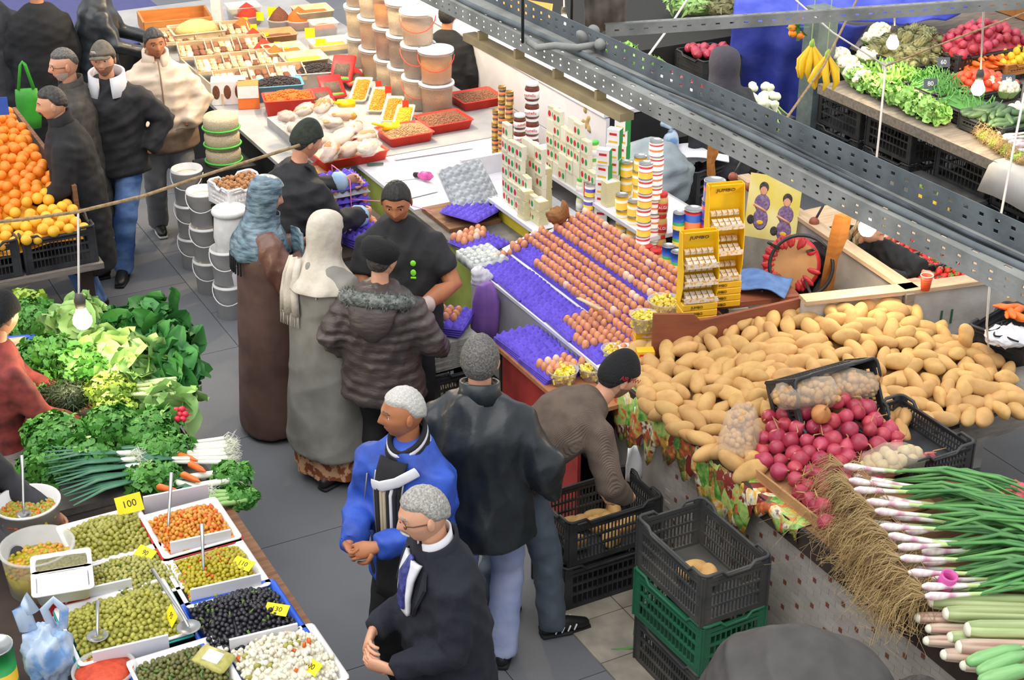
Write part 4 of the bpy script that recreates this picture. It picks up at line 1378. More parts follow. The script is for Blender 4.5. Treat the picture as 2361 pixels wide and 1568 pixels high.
# back board and concrete partition
A0, A1 = P(1503, 848, ZC), P(1838, 800, ZC)
d = (A1 - A0); ang = math.atan2(d.y, d.x)
b = MB()
w = d.length
prof = [(0, 0), (w, 0), (w, 0.30), (0.33, 0.25), (0.27, 0.25), (0.235, 0.29), (0.0, 0.325)]
v = [(x, y, z) for y in (0, 0.022) for x, z in prof]
n = len(prof)
b.add(v, [tuple(range(n)), tuple(range(2 * n - 1, n - 1, -1))] + [(i, n + i, n + (i + 1) % n, (i + 1) % n) for i in range(n)])
tag(b.build('back_board', ['wood_red'], None, False, A0, ang), 'reddish-brown wooden board standing behind the potatoes', 'board')
B0, B1 = P(1855, 693, 1.27), P(2092, 668, 1.27)
mat('wall_paint', '#bcb8b3', 0.8, col2='#a59f98', scale=5, bump=0.2, bscale=50)
mat('ink_green', '#2b5a45', 0.7)
def wall_seg(name, p0, p1, z0, z1, t, mt, topmt=None, off=0.0):
 d = Vector((p1.x - p0.x, p1.y - p0.y, 0)); ln = d.length; an = math.atan2(d.y, d.x)
 b = MB(); b.box((ln / 2, t / 2 + off, (z0 + z1) / 2), (ln, t, z1 - z0))
 o = b.build(name, [mt], None, False, (p0.x, p0.y, 0), an)
 if topmt:
  b = MB(); b.box((ln / 2, t / 2 + off, z1 + 0.012), (ln, t + 0.05, 0.024)); b.build('top_rail', [topmt], o)
 return o
B2 = P(2330, 636, 1.27)
w1 = tag(wall_seg('wall_partition', B0, B1, 0, 1.25, 0.05, 'wall_paint', 'wood_pale'), kind='structure')
w2 = tag(wall_seg('wall_partition', B1, B2, 0, 1.25, 0.05, 'wall_paint', 'wood_pale'), kind='structure')
B3 = B1 + (P(1700, 400, 1.25) - P(2085, 660, 1.25)) * 1.0
w3 = tag(wall_seg('wall_partition', B3, B1, 0, 1.25, 0.04, 'concrete', 'wood_pale', 0.01), kind='structure')
b = MB(); b.box((0, 0, 0), (0.05, 0.05, 0.36)); b.build('post', ['wood_grey'], w2, False, (0.0, -0.02, 1.08))
tm = text_mesh('11', 0.13, 'ink_green')
t = put('number', tm, w2)
d = Vector((B2.x - B1.x, B2.y - B1.y, 0)).length
t.location = (0.27, -0.004, 1.06); t.rotation_euler = (math.radians(90), 0, 0)
# potatoes
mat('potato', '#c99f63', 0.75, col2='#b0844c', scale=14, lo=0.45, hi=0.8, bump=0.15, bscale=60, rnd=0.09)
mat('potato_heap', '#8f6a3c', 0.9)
PM = potato_meshes('potato')
def acp(u, v, z=ZC + 0.02):
 return P(u, v, z)
pp = [acp(1452, 880), acp(1510, 950), acp(1600, 1035), acp(1738, 1095), acp(1770, 985), acp(1850, 955), acp(1985, 980), acp(2030, 1020), acp(2100, 992), acp(2350, 955),
 P(2330, 862, 1.0), P(2205, 800, 1.02), P(2125, 752, 1.08), L(1.06, 1.85), L(0.86, 1.35), L(0.66, 0.66), L(0.60, 0.42)]
def pot_h(x, y):
 a, c = AC((x, y, 0))
 ab = np.interp(c, [0.3, 0.6, 1.4, 1.9, 2.6], [0.52, 0.62, 0.88, 1.05, 1.35])
 t = min(1, max(0, (a - ab) / 0.95))
 pk = np.interp(c, [0.28, 0.45, 0.8, 1.3, 1.7, 1.9, 2.1, 2.45], [0.0, 0.04, 0.10, 0.18, 0.22, 0.17, 0.08, 0.01])
 h = pk * (1 - t) ** 0.9
 h += 0.05 * math.exp(-((c - 0.8) / 0.35) ** 2 - ((a - 1.35) / 0.35) ** 2)
 return ZC + h
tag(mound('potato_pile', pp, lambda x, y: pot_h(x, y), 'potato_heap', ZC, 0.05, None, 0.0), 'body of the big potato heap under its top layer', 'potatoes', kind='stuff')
rg = np.random.default_rng(17)
ins = inpoly(pp)
xs = [p.x for p in pp]; ys = [p.y for p in pp]
pts = poisson(330, (min(xs), max(xs)), (min(ys), max(ys)), 0.070, ins, 80, rg)
pts.sort(key=lambda q: q[1])
npot = 0
for (x, y) in pts[:297]:
 a, c = AC((x, y, 0))
 e = 0.02
 gx, gy = (pot_h(x + e, y) - pot_h(x - e, y)) / (2 * e), (pot_h(x, y + e) - pot_h(x, y - e)) / (2 * e)
 nrm = Vector((-gx, -gy, 1)).normalized()
 yaw = rg.uniform(0, 6.28)
 if c < 0.42:
  yaw = AX + rg.normal() * 0.25           # those along the edge lie across it
 q = nrm.to_track_quat('Z', 'Y').to_matrix().to_4x4() @ Matrix.Rotation(yaw, 4, 'Z') @ Matrix.Rotation(rg.normal() * 0.22, 4, 'Y') @ Matrix.Rotation(rg.uniform(0, 6.28), 4, 'X')
 o = put('potato', PM[rg.integers(len(PM))], None, (x, y, pot_h(x, y) + 0.022 + 0.045 * rg.random()))
 o.rotation_euler = q.to_euler()
 s_ = rg.uniform(0.88, 1.12)
 o.scale = (s_ * rg.uniform(0.95, 1.1), s_, s_)
 tag(o, 'yellow-skinned potato in the big heap on the corner counter', 'potato', 'potatoes in the big heap')
 npot += 1
o = put('potato', PM[2], None, P(2228, 775, 1.16), (0, 1.35, 0.3)); tag(o, 'round potato propped upright at the right end of the heap by black crate', 'potato')
# onions in a tipped crate and on cardboard
mat('onion_red', '#bb4456', 0.35, col2='#96283f', scale=7, stretch=(3, 3, 0.6), rnd=0.14, lo=0.35, hi=0.7)
mat('onion_tan', '#c8894f', 0.4, col2='#b0703c', scale=7, stretch=(3, 3, 0.6))
mat('onion_stem', '#b98f5d', 0.8, col2='#8f6a42', scale=20)
def onion_mesh(mt, r=0.046):
 b = MB()
 b.lathe([(0.0, -0.92 * r), (0.35 * r, -0.86 * r), (0.75 * r, -0.6 * r), (0.98 * r, -0.1 * r), (0.95 * r, 0.25 * r), (0.72 * r, 0.62 * r), (0.36 * r, 0.9 * r), (0.16 * r, 1.1 * r), (0.0, 1.2 * r)], 22)
 return b.mesh('onion', [mt])
def stem_mesh(seed, ln=0.05):
 rg_ = np.random.default_rng(seed)
 b = MB()
 b.tube([(0, 0, 0.04), (rg_.normal() * 0.006, rg_.normal() * 0.006, 0.058), (rg_.normal() * 0.02, rg_.normal() * 0.02, 0.06 + ln)], [0.007, 0.004, 0.002], 6)
 return b.mesh('stem', ['onion_stem'])
OM, OT = onion_mesh('onion_red'), onion_mesh('onion_tan')
SM_ = [stem_mesh(i, 0.008 + 0.018 * (i % 3)) for i in range(6)]
b = MB(); b.box((0, 0, 0), (0.62, 0.95, 0.012)); b.box((-0.30, 0, 0.025), (0.012, 0.95, 0.05))
tag(b.build('cardboard_sheet', ['cardboard'], None, False, L(2.02, 0.62, ZC + 0.008), AX), 'flattened brown cardboard tray under the red onions', 'cardboard')
oc = crate('onion_crate', 'black crate lying on its side with red onions spilling out of it', L(1.64, 0.88, ZC + 0.20), (math.radians(0), math.radians(0), AX), (0.52, 0.36, 0.26))
oc.rotation_euler = (math.radians(62), 0, AX)
oc.location = L(1.58, 0.90, ZC + 0.10)
op = [acp(1745, 1075), acp(1775, 985), acp(1850, 985), acp(1990, 1005), acp(2060, 1040), acp(2105, 1085), acp(2010, 1140), acp(1890, 1200), acp(1838, 1150)]
def on_h(x, y):
 a, c = AC((x, y, 0))
 return ZC + 0.02 + 0.17 * math.exp(-((c - 0.86) / 0.28) ** 2 - ((a - 1.80) / 0.28) ** 2)
tag(mound('onion_pile', op, on_h, 'onion_red', ZC + 0.015, 0.04, None, 0.05), 'body of the red onion heap under its top layer', 'onions', kind='stuff')
ins = inpoly(op)
xs = [p.x for p in op]; ys = [p.y for p in op]
rg = np.random.default_rng(5)
lay = [(x, y, 0.0) for x, y in poisson(110, (min(xs), max(xs)), (min(ys), max(ys)), 0.062, ins, 80, rg)]
for i, (x, y, dz) in enumerate(lay):
 o = put('onion', OM, None, (x, y, on_h(x, y) + 0.024 + 0.03 * rg.random()), (rg.uniform(-1.4, 1.4), rg.uniform(-1.4, 1.4), rg.uniform(0, 6)), rg.uniform(0.82, 1.12))
 put('stem', SM_[i % 6], o)
 tag(o, 'red onion in the heap spilling from the tipped black crate', 'onion', 'red onions in the heap')
q = P(1893, 955, 1.20)
o = put('onion', OT, None, q, (0.5, 0.3, 0), 1.1); put('stem', SM_[5], o); tag(o, 'brown-skinned onion on top of the red onion heap', 'onion')
for (u, v, s_) in ((1905, 1205, 1.0), (1880, 1168, 0.9)):
 o = put('onion', OM, None, P(u, v, ZC + 0.06), (0.9, 0.4, u), s_); put('stem', SM_[2], o)
 tag(o, 'red onion half hidden in the spring onion roots', 'onion', 'onions by the roots')
# net bags of shallots
mat('net', '#e8d6bf', 0.35, alpha=0.28)
mat('shallot', '#c79a63', 0.6, col2='#a87a48', scale=20)
mat('shallot_pale', '#d8c59a', 0.6, col2='#c2ab7c', scale=20)
def net_bag(label, pts, rad, n, mt='shallot', rs=0.017, seed=0, name='net_bag'):
 rg_ = np.random.default_rng(seed)
 c = np.mean(pts, axis=0)
 root = empty(name, label, 'bag', c)
 pts = [np.array(p) - c for p in pts]
 b = MB(); b.tube(pts, [(r * 1.15, r * 0.85) for r in rad], 18, side=(0.8, -0.4, 0.0), rnd=0.5)
 v = b.v[0]
 v += rg_.normal(size=v.shape) * 0.006
 b.build('film', ['net'], root, True)
 s_ = MB()
 for k in range(n):
  t = rg_.random() * (len(pts) - 1)
  i = min(int(t), len(pts) - 2)
  p = pts[i] + (pts[i + 1] - pts[i]) * (t - i)
  r = (rad[i] + (rad[i + 1] - rad[i]) * (t - i))
  d = rg_.normal(size=3); d /= np.linalg.norm(d)
  s_.ell(p + d * (r * 0.85 - rs) * np.array((1.1, 1.1, 0.8)), rs * rg_.uniform(0.85, 1.25), 8, 6)
 tag(s_.build('shallots', [mt], root, True), kind='stuff')
 return root
def pv(u, v, z):
 return np.array(P(u, v, z))
net_bag('long clear bag of small shallots lying on top of the tipped onion crate', [pv(1795, 915, 1.22), pv(1850, 905, 1.24), pv(1915, 905, 1.24)], [0.06, 0.085, 0.08], 120, seed=1)
net_bag('long clear bag of small shallots against the potatoes, the farther of two', [pv(1905, 890, 1.21), pv(1960, 882, 1.22), pv(2010, 885, 1.21)], [0.075, 0.085, 0.07], 110, seed=2)
net_bag('upright clear bag of shallots standing at the counter edge beside the onions', [pv(1692, 1050, 1.0), pv(1700, 1010, 1.06), pv(1712, 965, 1.13), pv(1722, 942, 1.17)], [0.075, 0.085, 0.075, 0.05], 110, seed=3)
net_bag('pale net bag of garlic lying behind the spring onion bulbs', [pv(2000, 1075, 1.06), pv(2050, 1060, 1.10), pv(2105, 1052, 1.08)], [0.055, 0.085, 0.07], 50, 'shallot_pale', 0.028, 4)
oc2 = crate('vegetable_crate', 'low black crate with leftover onions behind the spring onions', L(2.06, 1.10, ZC + 0.0), AX, (0.40, 0.55, 0.16))
for i, (u, v) in enumerate(((2100, 1075), (2122, 1068), (2140, 1062))):
 o = put('onion', OM, None, P(u, v, ZC + 0.09), (0.4 * i, 0.5, i)); put('stem', SM_[i], o)
 tag(o, 'red onion inside the low black crate behind the spring onions', 'onion', 'onions in the low crate')
# spring onions
mat('so_white', '#ece8e0', 0.4, col2='#c98ca6', scale=16, stretch=(1, 1, 0.4), lo=0.5, hi=0.72)
mat('so_green', '#5f9a50', 0.5, col2='#3f7640', scale=7, rnd=0.14)
mat('so_pale', '#b9cf8a', 0.5)
mat('root', '#b79c6c', 0.9, col2='#937850', scale=9)
rg = np.random.default_rng(23)
def spring_onion(p, yaw, ln, seed, tilt=0.0, roots=26, rl=0.16):
 """bulb at p, leaves towards local +x, roots towards -x"""
 g = np.random.default_rng(seed)
 o = empty('spring_onion', 'spring onion with white bulb, long green leaves and hairy roots in the big bundle', 'spring onion', p, (0, tilt, yaw), 'spring onions in the bundle')
 b = MB()
 b.tube([(-0.012, 0, 0), (0.01, 0, 0), (0.045, 0, 0.001), (0.10, 0, 0.004), (0.18, 0.002, 0.008)], [0.010, 0.019, 0.018, 0.011, 0.009], 10)
 b.build('bulb', ['so_white'], o, True)
 b = MB(); b.tube([(0.17, 0.002, 0.008), (0.21, 0.003, 0.009), (0.25, 0.004, 0.010)], [0.0095, 0.009, 0.008], 8); b.build('shank', ['so_pale'], o, True)
 for k in range(4):
  b = MB()
  y = g.normal() * 0.07; z = 0.02 + g.random() * 0.05
  L_ = ln * g.uniform(0.75, 1.1)
  b.tube([(0.22, 0.002 * k, 0.009), (0.22 + L_ * 0.35, y * 0.4, 0.012 + z), (0.22 + L_ * 0.7, y, z * 0.8 + 0.01), (0.22 + L_, y * 1.7, -0.02 + z * 0.3)],
 [(0.006, 0.008), (0.008, 0.011), (0.007, 0.010), (0.002, 0.003)], 7, side=(0, 0, 1))
  b.build('leaf', ['so_green'], o, True)
 b = MB()
 for k in range(roots):
  y, z = g.normal() * 0.035, g.normal() * 0.02
  l2 = rl * g.uniform(0.4, 1.1)
  b.tube([(-0.01, 0, 0), (-0.03 - l2 * 0.3, y * 0.6 + g.normal() * 0.01, z + 0.01), (-0.02 - l2 * 0.65, y + g.normal() * 0.02, z - l2 * 0.15), (-0.02 - l2 * 0.85, y * 1.3 + g.normal() * 0.03, z - l2 * 0.55)],
 [0.0016, 0.0014, 0.0012, 0.0008], 4, cap=False)
 tag(b.build('roots', ['root'], o), kind='stuff')
 return o
n = 34
for i in range(n):
 t = i / (n - 1)
 row = i % 3
 u = 1950 + 190 * t + (0, 46, -20)[row] + rg.normal() * 6
 v = 1075 + 300 * t + rg.normal() * 4
 z = ZC + 0.05 + (0.10, 0.055, 0.02)[row] + 0.02 * math.sin(t * 3)
 yaw = rg.normal() * 0.08 - 0.20 + 0.28 * t - 0.10 * (1 - t)
 spring_onion(P(u, v, z), yaw, 0.62, 300 + i, 0.03 + rg.normal() * 0.02, 30, 0.20 if row != 1 else 0.14)
# hanging root beard of the bundle
b = MB()
for k in range(2600):
 t = rg.random()
 u0, v0 = 1935 + 175 * t + rg.normal() * 26, 1095 + 285 * t + rg.normal() * 16
 p0 = pv(u0, v0, ZC + 0.06 + 0.06 * rg.random())
 d1 = np.array(EC) * -1 * rg.uniform(0.03, 0.17) + np.array(EA) * rg.normal() * 0.07
 p1 = p0 + d1 * 0.6 + np.array((0, 0, 0.012))
 p2 = p0 + d1 + np.array((rg.normal() * 0.015, rg.normal() * 0.015, -rg.uniform(0.01, 0.12)))
 p3 = p2 + np.array((rg.normal() * 0.045, rg.normal() * 0.045, 0.02 * rg.normal() - 0.015))
 b.tube([p0, p1, p2, p3], [0.0012, 0.0011, 0.001, 0.0007], 3, cap=False)
tag(b.build('root_tangle', ['root']), 'tangle of pale brown roots of the spring onion bundle hanging over the counter edge', 'roots', kind='stuff')
# celery
mat('celery', '#b9c48e', 0.45, col2='#98ab72', scale=5, stretch=(0.4, 5, 5), rnd=0.08)
mat('celery_pink', '#cdb9a4', 0.45, col2='#b5907f', scale=5, stretch=(0.4, 5, 5), rnd=0.06)
mat('celery_end', '#e6e1cc', 0.6)
def celery(p, yaw, ln, r, mt, label):
 o = empty('celery', label, 'celery', p, (0, 0.02, yaw), 'celery bunches')
 for k in range(5):
  t = 2 * math.pi * k / 5 + 0.4
  y, z = math.cos(t) * r * 0.55, math.sin(t) * r * 0.45
  b = MB(); b.tube([(0, y * 0.7, z * 0.7), (0.05, y, z), (ln * 0.5, y * 1.15, z * 1.1), (ln, y * 1.3, z * 1.2)], [(r * 0.5, r * 0.42)] * 2 + [(r * 0.5, r * 0.36), (r * 0.42, r * 0.3)], 8, side=(0, 0, 1), rnd=0.2)
  b.build('stalk', [mt], o, True)
 b = MB(); b.ell((-0.005, 0, 0), (0.018, r * 0.75, r * 0.65), 12, 8); b.build('cut_end', ['celery_end'], o, True)
 return o
for i, (u, v, z, r, mt) in enumerate(((2150, 1385, 0.10, 0.042, 'celery'), (2185, 1415, 0.10, 0.038, 'celery'), (2235, 1452, 0.11, 0.045, 'celery'), (2215, 1492, 0.08, 0.040, 'celery_pink'),
 (2120, 1425, 0.05, 0.030, 'celery_pink'), (2145, 1450, 0.04, 0.028, 'celery_pink'), (2140, 1478, 0.04, 0.028, 'celery_pink'), (2180, 1510, 0.05, 0.032, 'celery_pink'),
 (2225, 1535, 0.04, 0.030, 'celery_pink'), (2195, 1470, 0.06, 0.034, 'celery'))):
 celery(P(u, v, ZC + z), -0.03 + 0.02 * (i % 3), 0.55, r, mt, 'bunch of pale green celery stalks with cut end beside the spring onions')
mat('courgette', '#8cbf7c', 0.45, col2='#6fa864', scale=9, stretch=(0.5, 4, 4))
for i, (u, v, y) in enumerate(((2290, 1512, 0.35), (2310, 1530, 0.45), (2320, 1556, 0.30))):
 b = MB(); b.tube([(-0.11, 0, 0), (-0.06, 0, 0), (0.05, 0, 0.004), (0.12, 0, 0)], [0.022, 0.032, 0.031, 0.02], 12); b.tube([(0.13, 0, 0), (0.155, 0, 0.004)], [0.010, 0.008], 8)
 tag(b.build('courgette', ['courgette'], None, True, P(u, v, ZC + 0.12), (0, 0, y)), ('upper', 'middle', 'lowest')[i] + ' pale green courgette beside the celery, bottom right', 'courgette')
mat('pink_tape', '#d85fa8', 0.4, col2='#c44a95', scale=20, stretch=(1, 1, 8))
b = MB(); b.lathe([(0.030, -0.045), (0.036, -0.045), (0.037, 0.0), (0.036, 0.045), (0.028, 0.045), (0.026, 0.0), (0.030, -0.045)], 20)
tag(b.build('string_roll', ['pink_tape'], None, True, P(2182, 1342, ZC + 0.16), (0.25, 0.15, 0)), 'shiny pink roll of packing string on the spring onions', 'roll')
# printed cloth hanging over the edge, white paper strip
mat('cloth_print', '#2f4a26', 0.5)
m = MATS['cloth_print']
nt = m.node_tree
bs = nt.nodes['Principled BSDF']
tc = nt.nodes.new('ShaderNodeTexCoord')
vo = nt.nodes.new('ShaderNodeTexVoronoi'); vo.inputs['Scale'].default_value = 12
mp = nt.nodes.new('ShaderNodeMapping'); mp.inputs['Scale'].default_value = (1, 1.5, 1)
nt.links.new(tc.outputs['Object'], mp.inputs[0]); nt.links.new(mp.outputs[0], vo.inputs['Vector'])
rp = nt.nodes.new('ShaderNodeValToRGB'); rp.color_ramp.interpolation = 'LINEAR'
el = rp.color_ramp.elements
el[0].position, el[0].color = 0.0, lin('#1c1f18')
el[1].position, el[1].color = 0.22, lin('#4f8a35')
for ps, cl in ((0.38, '#a8c66a'), (0.52, '#c8512f'), (0.62, '#2c5e2f'), (0.74, '#e0a43a'), (0.82, '#d9dcc0'), (0.90, '#7a2a22')):
 e = el.new(ps); e.color = lin(cl)
sp = nt.nodes.new('ShaderNodeSeparateColor'); nt.links.new(vo.outputs['Color'], sp.inputs[0])
nz = nt.nodes.new('ShaderNodeTexNoise'); nz.inputs['Scale'].default_value = 30; nt.links.new(tc.outputs['Object'], nz.inputs['Vector'])
ma = nt.nodes.new('ShaderNodeMath'); ma.operation = 'MULTIPLY_ADD'; ma.inputs[1].default_value = 0.45; nt.links.new(nz.outputs['Fac'], ma.inputs[0]);
mb_ = nt.nodes.new('ShaderNodeMath'); mb_.operation = 'MULTIPLY'; mb_.inputs[1].default_value = 0.75; nt.links.new(sp.outputs[0], mb_.inputs[0]); nt.links.new(mb_.outputs[0], ma.inputs[2])
nt.links.new(ma.outputs[0], rp.inputs[0]); nt.links.new(rp.outputs[0], bs.inputs['Base Color'])
b = MB()
rows = []
rg = np.random.default_rng(9)
N = 60
drop = [0.10 + 0.09 * abs(math.sin(i * 0.55)) + 0.07 * rg.random() + 0.05 * math.sin(i * 0.21) for i in range(N)]
for k, (dc, fz) in enumerate(((0.14, 0.0), (0.03, 0.0), (-0.018, -0.02), (-0.03, -0.35), (-0.034, -0.7), (-0.032, -1.0))):
 rows.append([L(0.72 + (2.35 - 0.72) * i / (N - 1), 0.262 + dc + 0.008 * math.sin(i * 0.9 + k), ZC + 0.006 + (fz * drop[i] * (1.25 if 0.72 + i * 0.0276 < 2.0 else 0.5) if k > 1 else 0)) for i in range(N)])
b.grid(rows)
tag(b.build('tablecloth', ['cloth_print'], None, True), 'torn plastic tablecloth printed with vegetables hanging over the counter edge', 'tablecloth').modifiers.new('t', 'SOLIDIFY').thickness = 0.002
for i, (u, v0, v1, w, lb) in enumerate(((1472, 935, 1030, 0.045, 'white paper strip hanging from the potato counter corner, upper piece'), (1458, 1030, 1112, 0.05, 'torn white paper strip hanging below the other at the potato counter'))):
 b = MB()
 z1 = (0.90, 0.69)[i]
 top = P(u, v0, z1)
 h = (0.235, 0.21)[i]
 rows = [[(x * w * (0.55 + 0.45 * min(1, t * 2)) + 0.02 * t, 0.01 * math.sin(x * 3 + t * 4), -h * t - (0.012 * ((q * 7) % 5) / 4 if t == 1 else 0)) for q, x in enumerate(np.linspace(-1, 1, 9))] for t in np.linspace(0, 1, 7)]
 b.grid(rows)
 tag(b.build('paper_strip', ['white_paper'], None, True, top, 0.4), lb, 'paper').modifiers.new('t', 'SOLIDIFY').thickness = 0.003
# crates on the floor in front
cA, cB = P(1482, 1208, 0.84), P(1605, 1320, 0.84)
mid = (cA + cB) / 2 + EC * 0.19
crate('produce_crate', 'dusty black crate with two potatoes on top of the stack before the counter', (mid.x, mid.y, 0.565), AX + math.pi / 2, (0.57, 0.38, 0.28), 'crate_dusty')
crate('produce_crate', 'green plastic crate in the middle of the stack before the tiled counter', (mid.x, mid.y, 0.282), AX + math.pi / 2 + 0.03, (0.57, 0.38, 0.28), 'crate_green', step=0.03)
crate('produce_crate', 'black crate at the bottom of the stack under the green crate', (mid.x + 0.01, mid.y, 0.0), AX + math.pi / 2, (0.57, 0.38, 0.28), 'crate_dusty')
m2 = mid + EC * 0.30 + EA * 0.05
for i, (da, dc) in enumerate(((-0.05, -0.02), (0.02, 0.03))):
 q = mid + EA * da + EC * dc
 o = put('potato', PM[i], None, (q.x, q.y, 0.63), (0, 0, 0.5 + i)); tag(o, 'loose potato lying in the dusty black crate on the stack', 'potato', 'potatoes in the black crate')
q = P(1405, 1378, 0) + EA * -0.17
q = Vector((q.x, q.y, 0))
crate('produce_crate', 'black crate on the floor under the one the man reaches into', (q.x, q.y, 0.0), AX, (0.57, 0.36, 0.27), 'crate_black', step=0.03)
crate('produce_crate', 'open black crate the bending man in the brown sweater reaches into', (q.x + 0.02, q.y + 0.01, 0.275), AX, (0.57, 0.36, 0.27), 'crate_black')
rg = np.random.default_rng(3)
for i in range(12):
 w = q + EA * rg.uniform(-0.12, 0.12) + EC * rg.uniform(-0.2, 0.2)
 o = put('potato', PM[i % 7], None, (w.x, w.y, 0.325), (rg.uniform(0, 6), 0.2, rg.uniform(0, 6))); tag(o, 'potato in the crate the bending man reaches into', 'potato', 'potatoes in the floor crate')
# leaf scraps on the floor
for i, (u, v, yw) in enumerate(((1480, 1400, 1.9), (1452, 1495, 0.1), (1468, 1440, 1.3))):
 b = MB(); b.grid([[(x, w * 0.010 * (1 - abs(x / 0.1) ** 2), 0.004 + 0.004 * math.sin(x * 30)) for w in (-1, 0, 1)] for x in np.linspace(-0.1, 0.1, 8)])
 tag(b.build('leaf_scrap', ['so_green'], None, True, P(u, v, 0.012), yw), ('long green leaf hanging by the crate stack', 'green leaf scrap on the floor tiles', 'bent green leaf on the floor left of the green crate')[i], 'leaf')
# --- egg stall
PA, PC = 0.0495, 0.0535
def egg_tray_mesh(mt):
 nx, ny, k = 5, 6, 6
 G = []
 for i in range(nx * k + 1):
  row = []
  for j in range(ny * k + 1):
   x, y = i / k, j / k
   fx, fy = x - round(x - 0.5) - 0.5, y - round(y - 0.5) - 0.5
   z = 0.019 + 0.021 * (math.cos(2 * math.pi * (x)) * 0.5 + math.cos(2 * math.pi * (y)) * 0.5) * 0.95
   e = min(i, nx * k - i, j, ny * k - j)
   if e == 0:
    z = 0.002
   row.append(((x - nx / 2) * PC, (y - ny / 2) * PA, z))
  G.append(row)
 b = MB(); b.grid(G)
 x, y = nx / 2 * PC, ny / 2 * PA
 b.box((0, 0, -0.001), (2 * x + 0.012, 2 * y + 0.012, 0.005))
 return b.mesh('egg_tray', [mt])
TRAY, GTRAY = egg_tray_mesh('purple_tray'), egg_tray_mesh('grey_tray')
b = MB()
b.lathe([(0.0, -0.029), (0.010, -0.0275), (0.0175, -0.021), (0.0222, -0.008), (0.0215, 0.004), (0.0178, 0.017), (0.0105, 0.0265), (0.004, 0.0300), (0.0, 0.0305)], 18)
EGG = b.mesh('egg', ['egg'])
EGGP = b.mesh('egg', ['egg_pale'])
rg = np.random.default_rng(31)
NEGG = [0]
def egg_row(M, cells, label, group, stuff=None):
 """eggs in the cells (i 0..4 across, j 0..5 along) of a tray with matrix M"""
 for (i, j) in cells:
  x, y = (i + 0.5 - 2.5) * PC, (j + 0.5 - 3) * PA
  T = M @ Matrix.Translation((x, y, 0.035)) @ Euler((rg.normal() * 0.12, rg.normal() * 0.12, 0)).to_matrix().to_4x4() @ Matrix.Scale(rg.uniform(0.97, 1.08), 4)
  if stuff is not None:
   co = np.array([tuple(T @ v.co) for v in EGG.vertices])
   stuff.add(co, [tuple(p.vertices) for p in EGG.polygons])
   continue
  o = put('egg', EGGP if rg.random() < 0.07 else EGG)
  o.matrix_world = T
  tag(o, label, 'egg', group)
  NEGG[0] += 1
ALL = [(i, j) for i in range(5) for j in range(6)]
def tray(M, label, group=None, me=TRAY):
 o = put('egg_tray', me)
 o.matrix_world = M
 return tag(o, label, 'egg tray', group)
def trm(a, c, z, tilt=0.0, yaw=0.0, slope=0.0):
 return Matrix.Translation(L(a, c, z)) @ Matrix.Rotation(AX + yaw, 4, 'Z') @ Matrix.Rotation(-tilt, 4, 'Y') @ Matrix.Rotation(slope, 4, 'X')
# stepped egg display
mat('counter_grey', '#a8a7a6', 0.6, col2='#98979a', scale=4)
ds = empty('egg_counter', 'stepped grey counter under the purple egg trays', 'counter', L(-0.2, 0.6, 0))
def part(root, name, a0, a1, c0, c1, z0, z1, mt, tilt=0.0):
 b = MB(); b.box((0, 0, 0), (abs(c1 - c0), abs(a1 - a0), z1 - z0))
 q = L((a0 + a1) / 2, (c0 + c1) / 2, (z0 + z1) / 2) - root.location
 o = b.build(name, [mt], root, False, q, (0, -tilt, AX))
 return o
part(ds, 'front_panel', -1.02, 0.58, 0.25, 0.28, 0.30, 0.935, 'counter_grey')
part(ds, 'shelf', -1.0, 0.62, 0.24, 0.56, 0.925, 0.945, 'white_panel')
part(ds, 'shelf', -1.05, 0.62, 0.48, 0.78, 1.015, 1.030, 'white_panel', 0.30)
part(ds, 'shelf', -0.92, 0.55, 0.73, 1.03, 1.130, 1.145, 'white_panel', 0.30)
part(ds, 'body', -1.0, 0.58, 0.30, 1.05, 0.0, 0.92, 'wood_dark')
part(ds, 'riser', -1.0, 0.58, 0.76, 1.05, 0.92, 1.08, 'wood_dark')
rg = np.random.default_rng(31)
for k in range(4):
 M_ = trm(-0.72 + k * 0.312, 0.88, 1.150, 0.30, rg.normal() * 0.02)
 tray(M_, ('purple egg tray at the left end of the back row', 'second purple egg tray from the left in the back row', 'third purple egg tray from the left in the back row', 'purple egg tray at the right end of the back row')[k])
 egg_row(M_, ALL, 'brown egg in the back row of full trays', 'eggs in the back row')
for k in range(5):
 M_ = trm(-0.83 + k * 0.310, 0.63, 1.035, 0.30, rg.normal() * 0.02)
 tray(M_, ('purple egg tray at the left end of the middle row', 'second purple egg tray from the left in the middle row', 'third purple egg tray from the left in the middle row',
 'fourth purple egg tray from the left in the middle row', 'purple egg tray at the right end of the middle row')[k])
 cells = [q for q in ALL if not (k == 0 and q[0] < 2 and q[1] < 5)]
 egg_row(M_, cells if k else [q for q in ALL if q[0] > 1 or q[1] > 3], 'brown egg in the middle row of trays', 'eggs in the middle row')
for k in range(5):
 M_ = trm(-0.83 + k * 0.300, 0.39, 0.950 + 0.012 * (k % 2), 0.04, rg.normal() * 0.02)
 tray(M_, ('empty purple egg tray with three eggs at the left end of the front row', 'empty purple egg tray second from left in the front row', 'empty purple egg tray in the centre of the front row',
 'half-filled purple egg tray fourth in the front row', 'purple egg tray at the right end of the front row')[k])
 if k == 0:
  egg_row(M_, [(2, 5), (3, 5), (4, 5)], 'single brown egg in the mostly empty front left tray', 'three eggs in the front left tray')
 if k == 3:
  egg_row(M_, [q for q in ALL if q[1] < 4 and q[0] > 0], 'brown egg in the front row of trays', 'eggs in the front row')
 if k == 4:
  egg_row(M_, [q for q in ALL if (q[0] > 1 or q[1] > 2)], 'brown egg in the front row of trays', 'eggs in the front row')
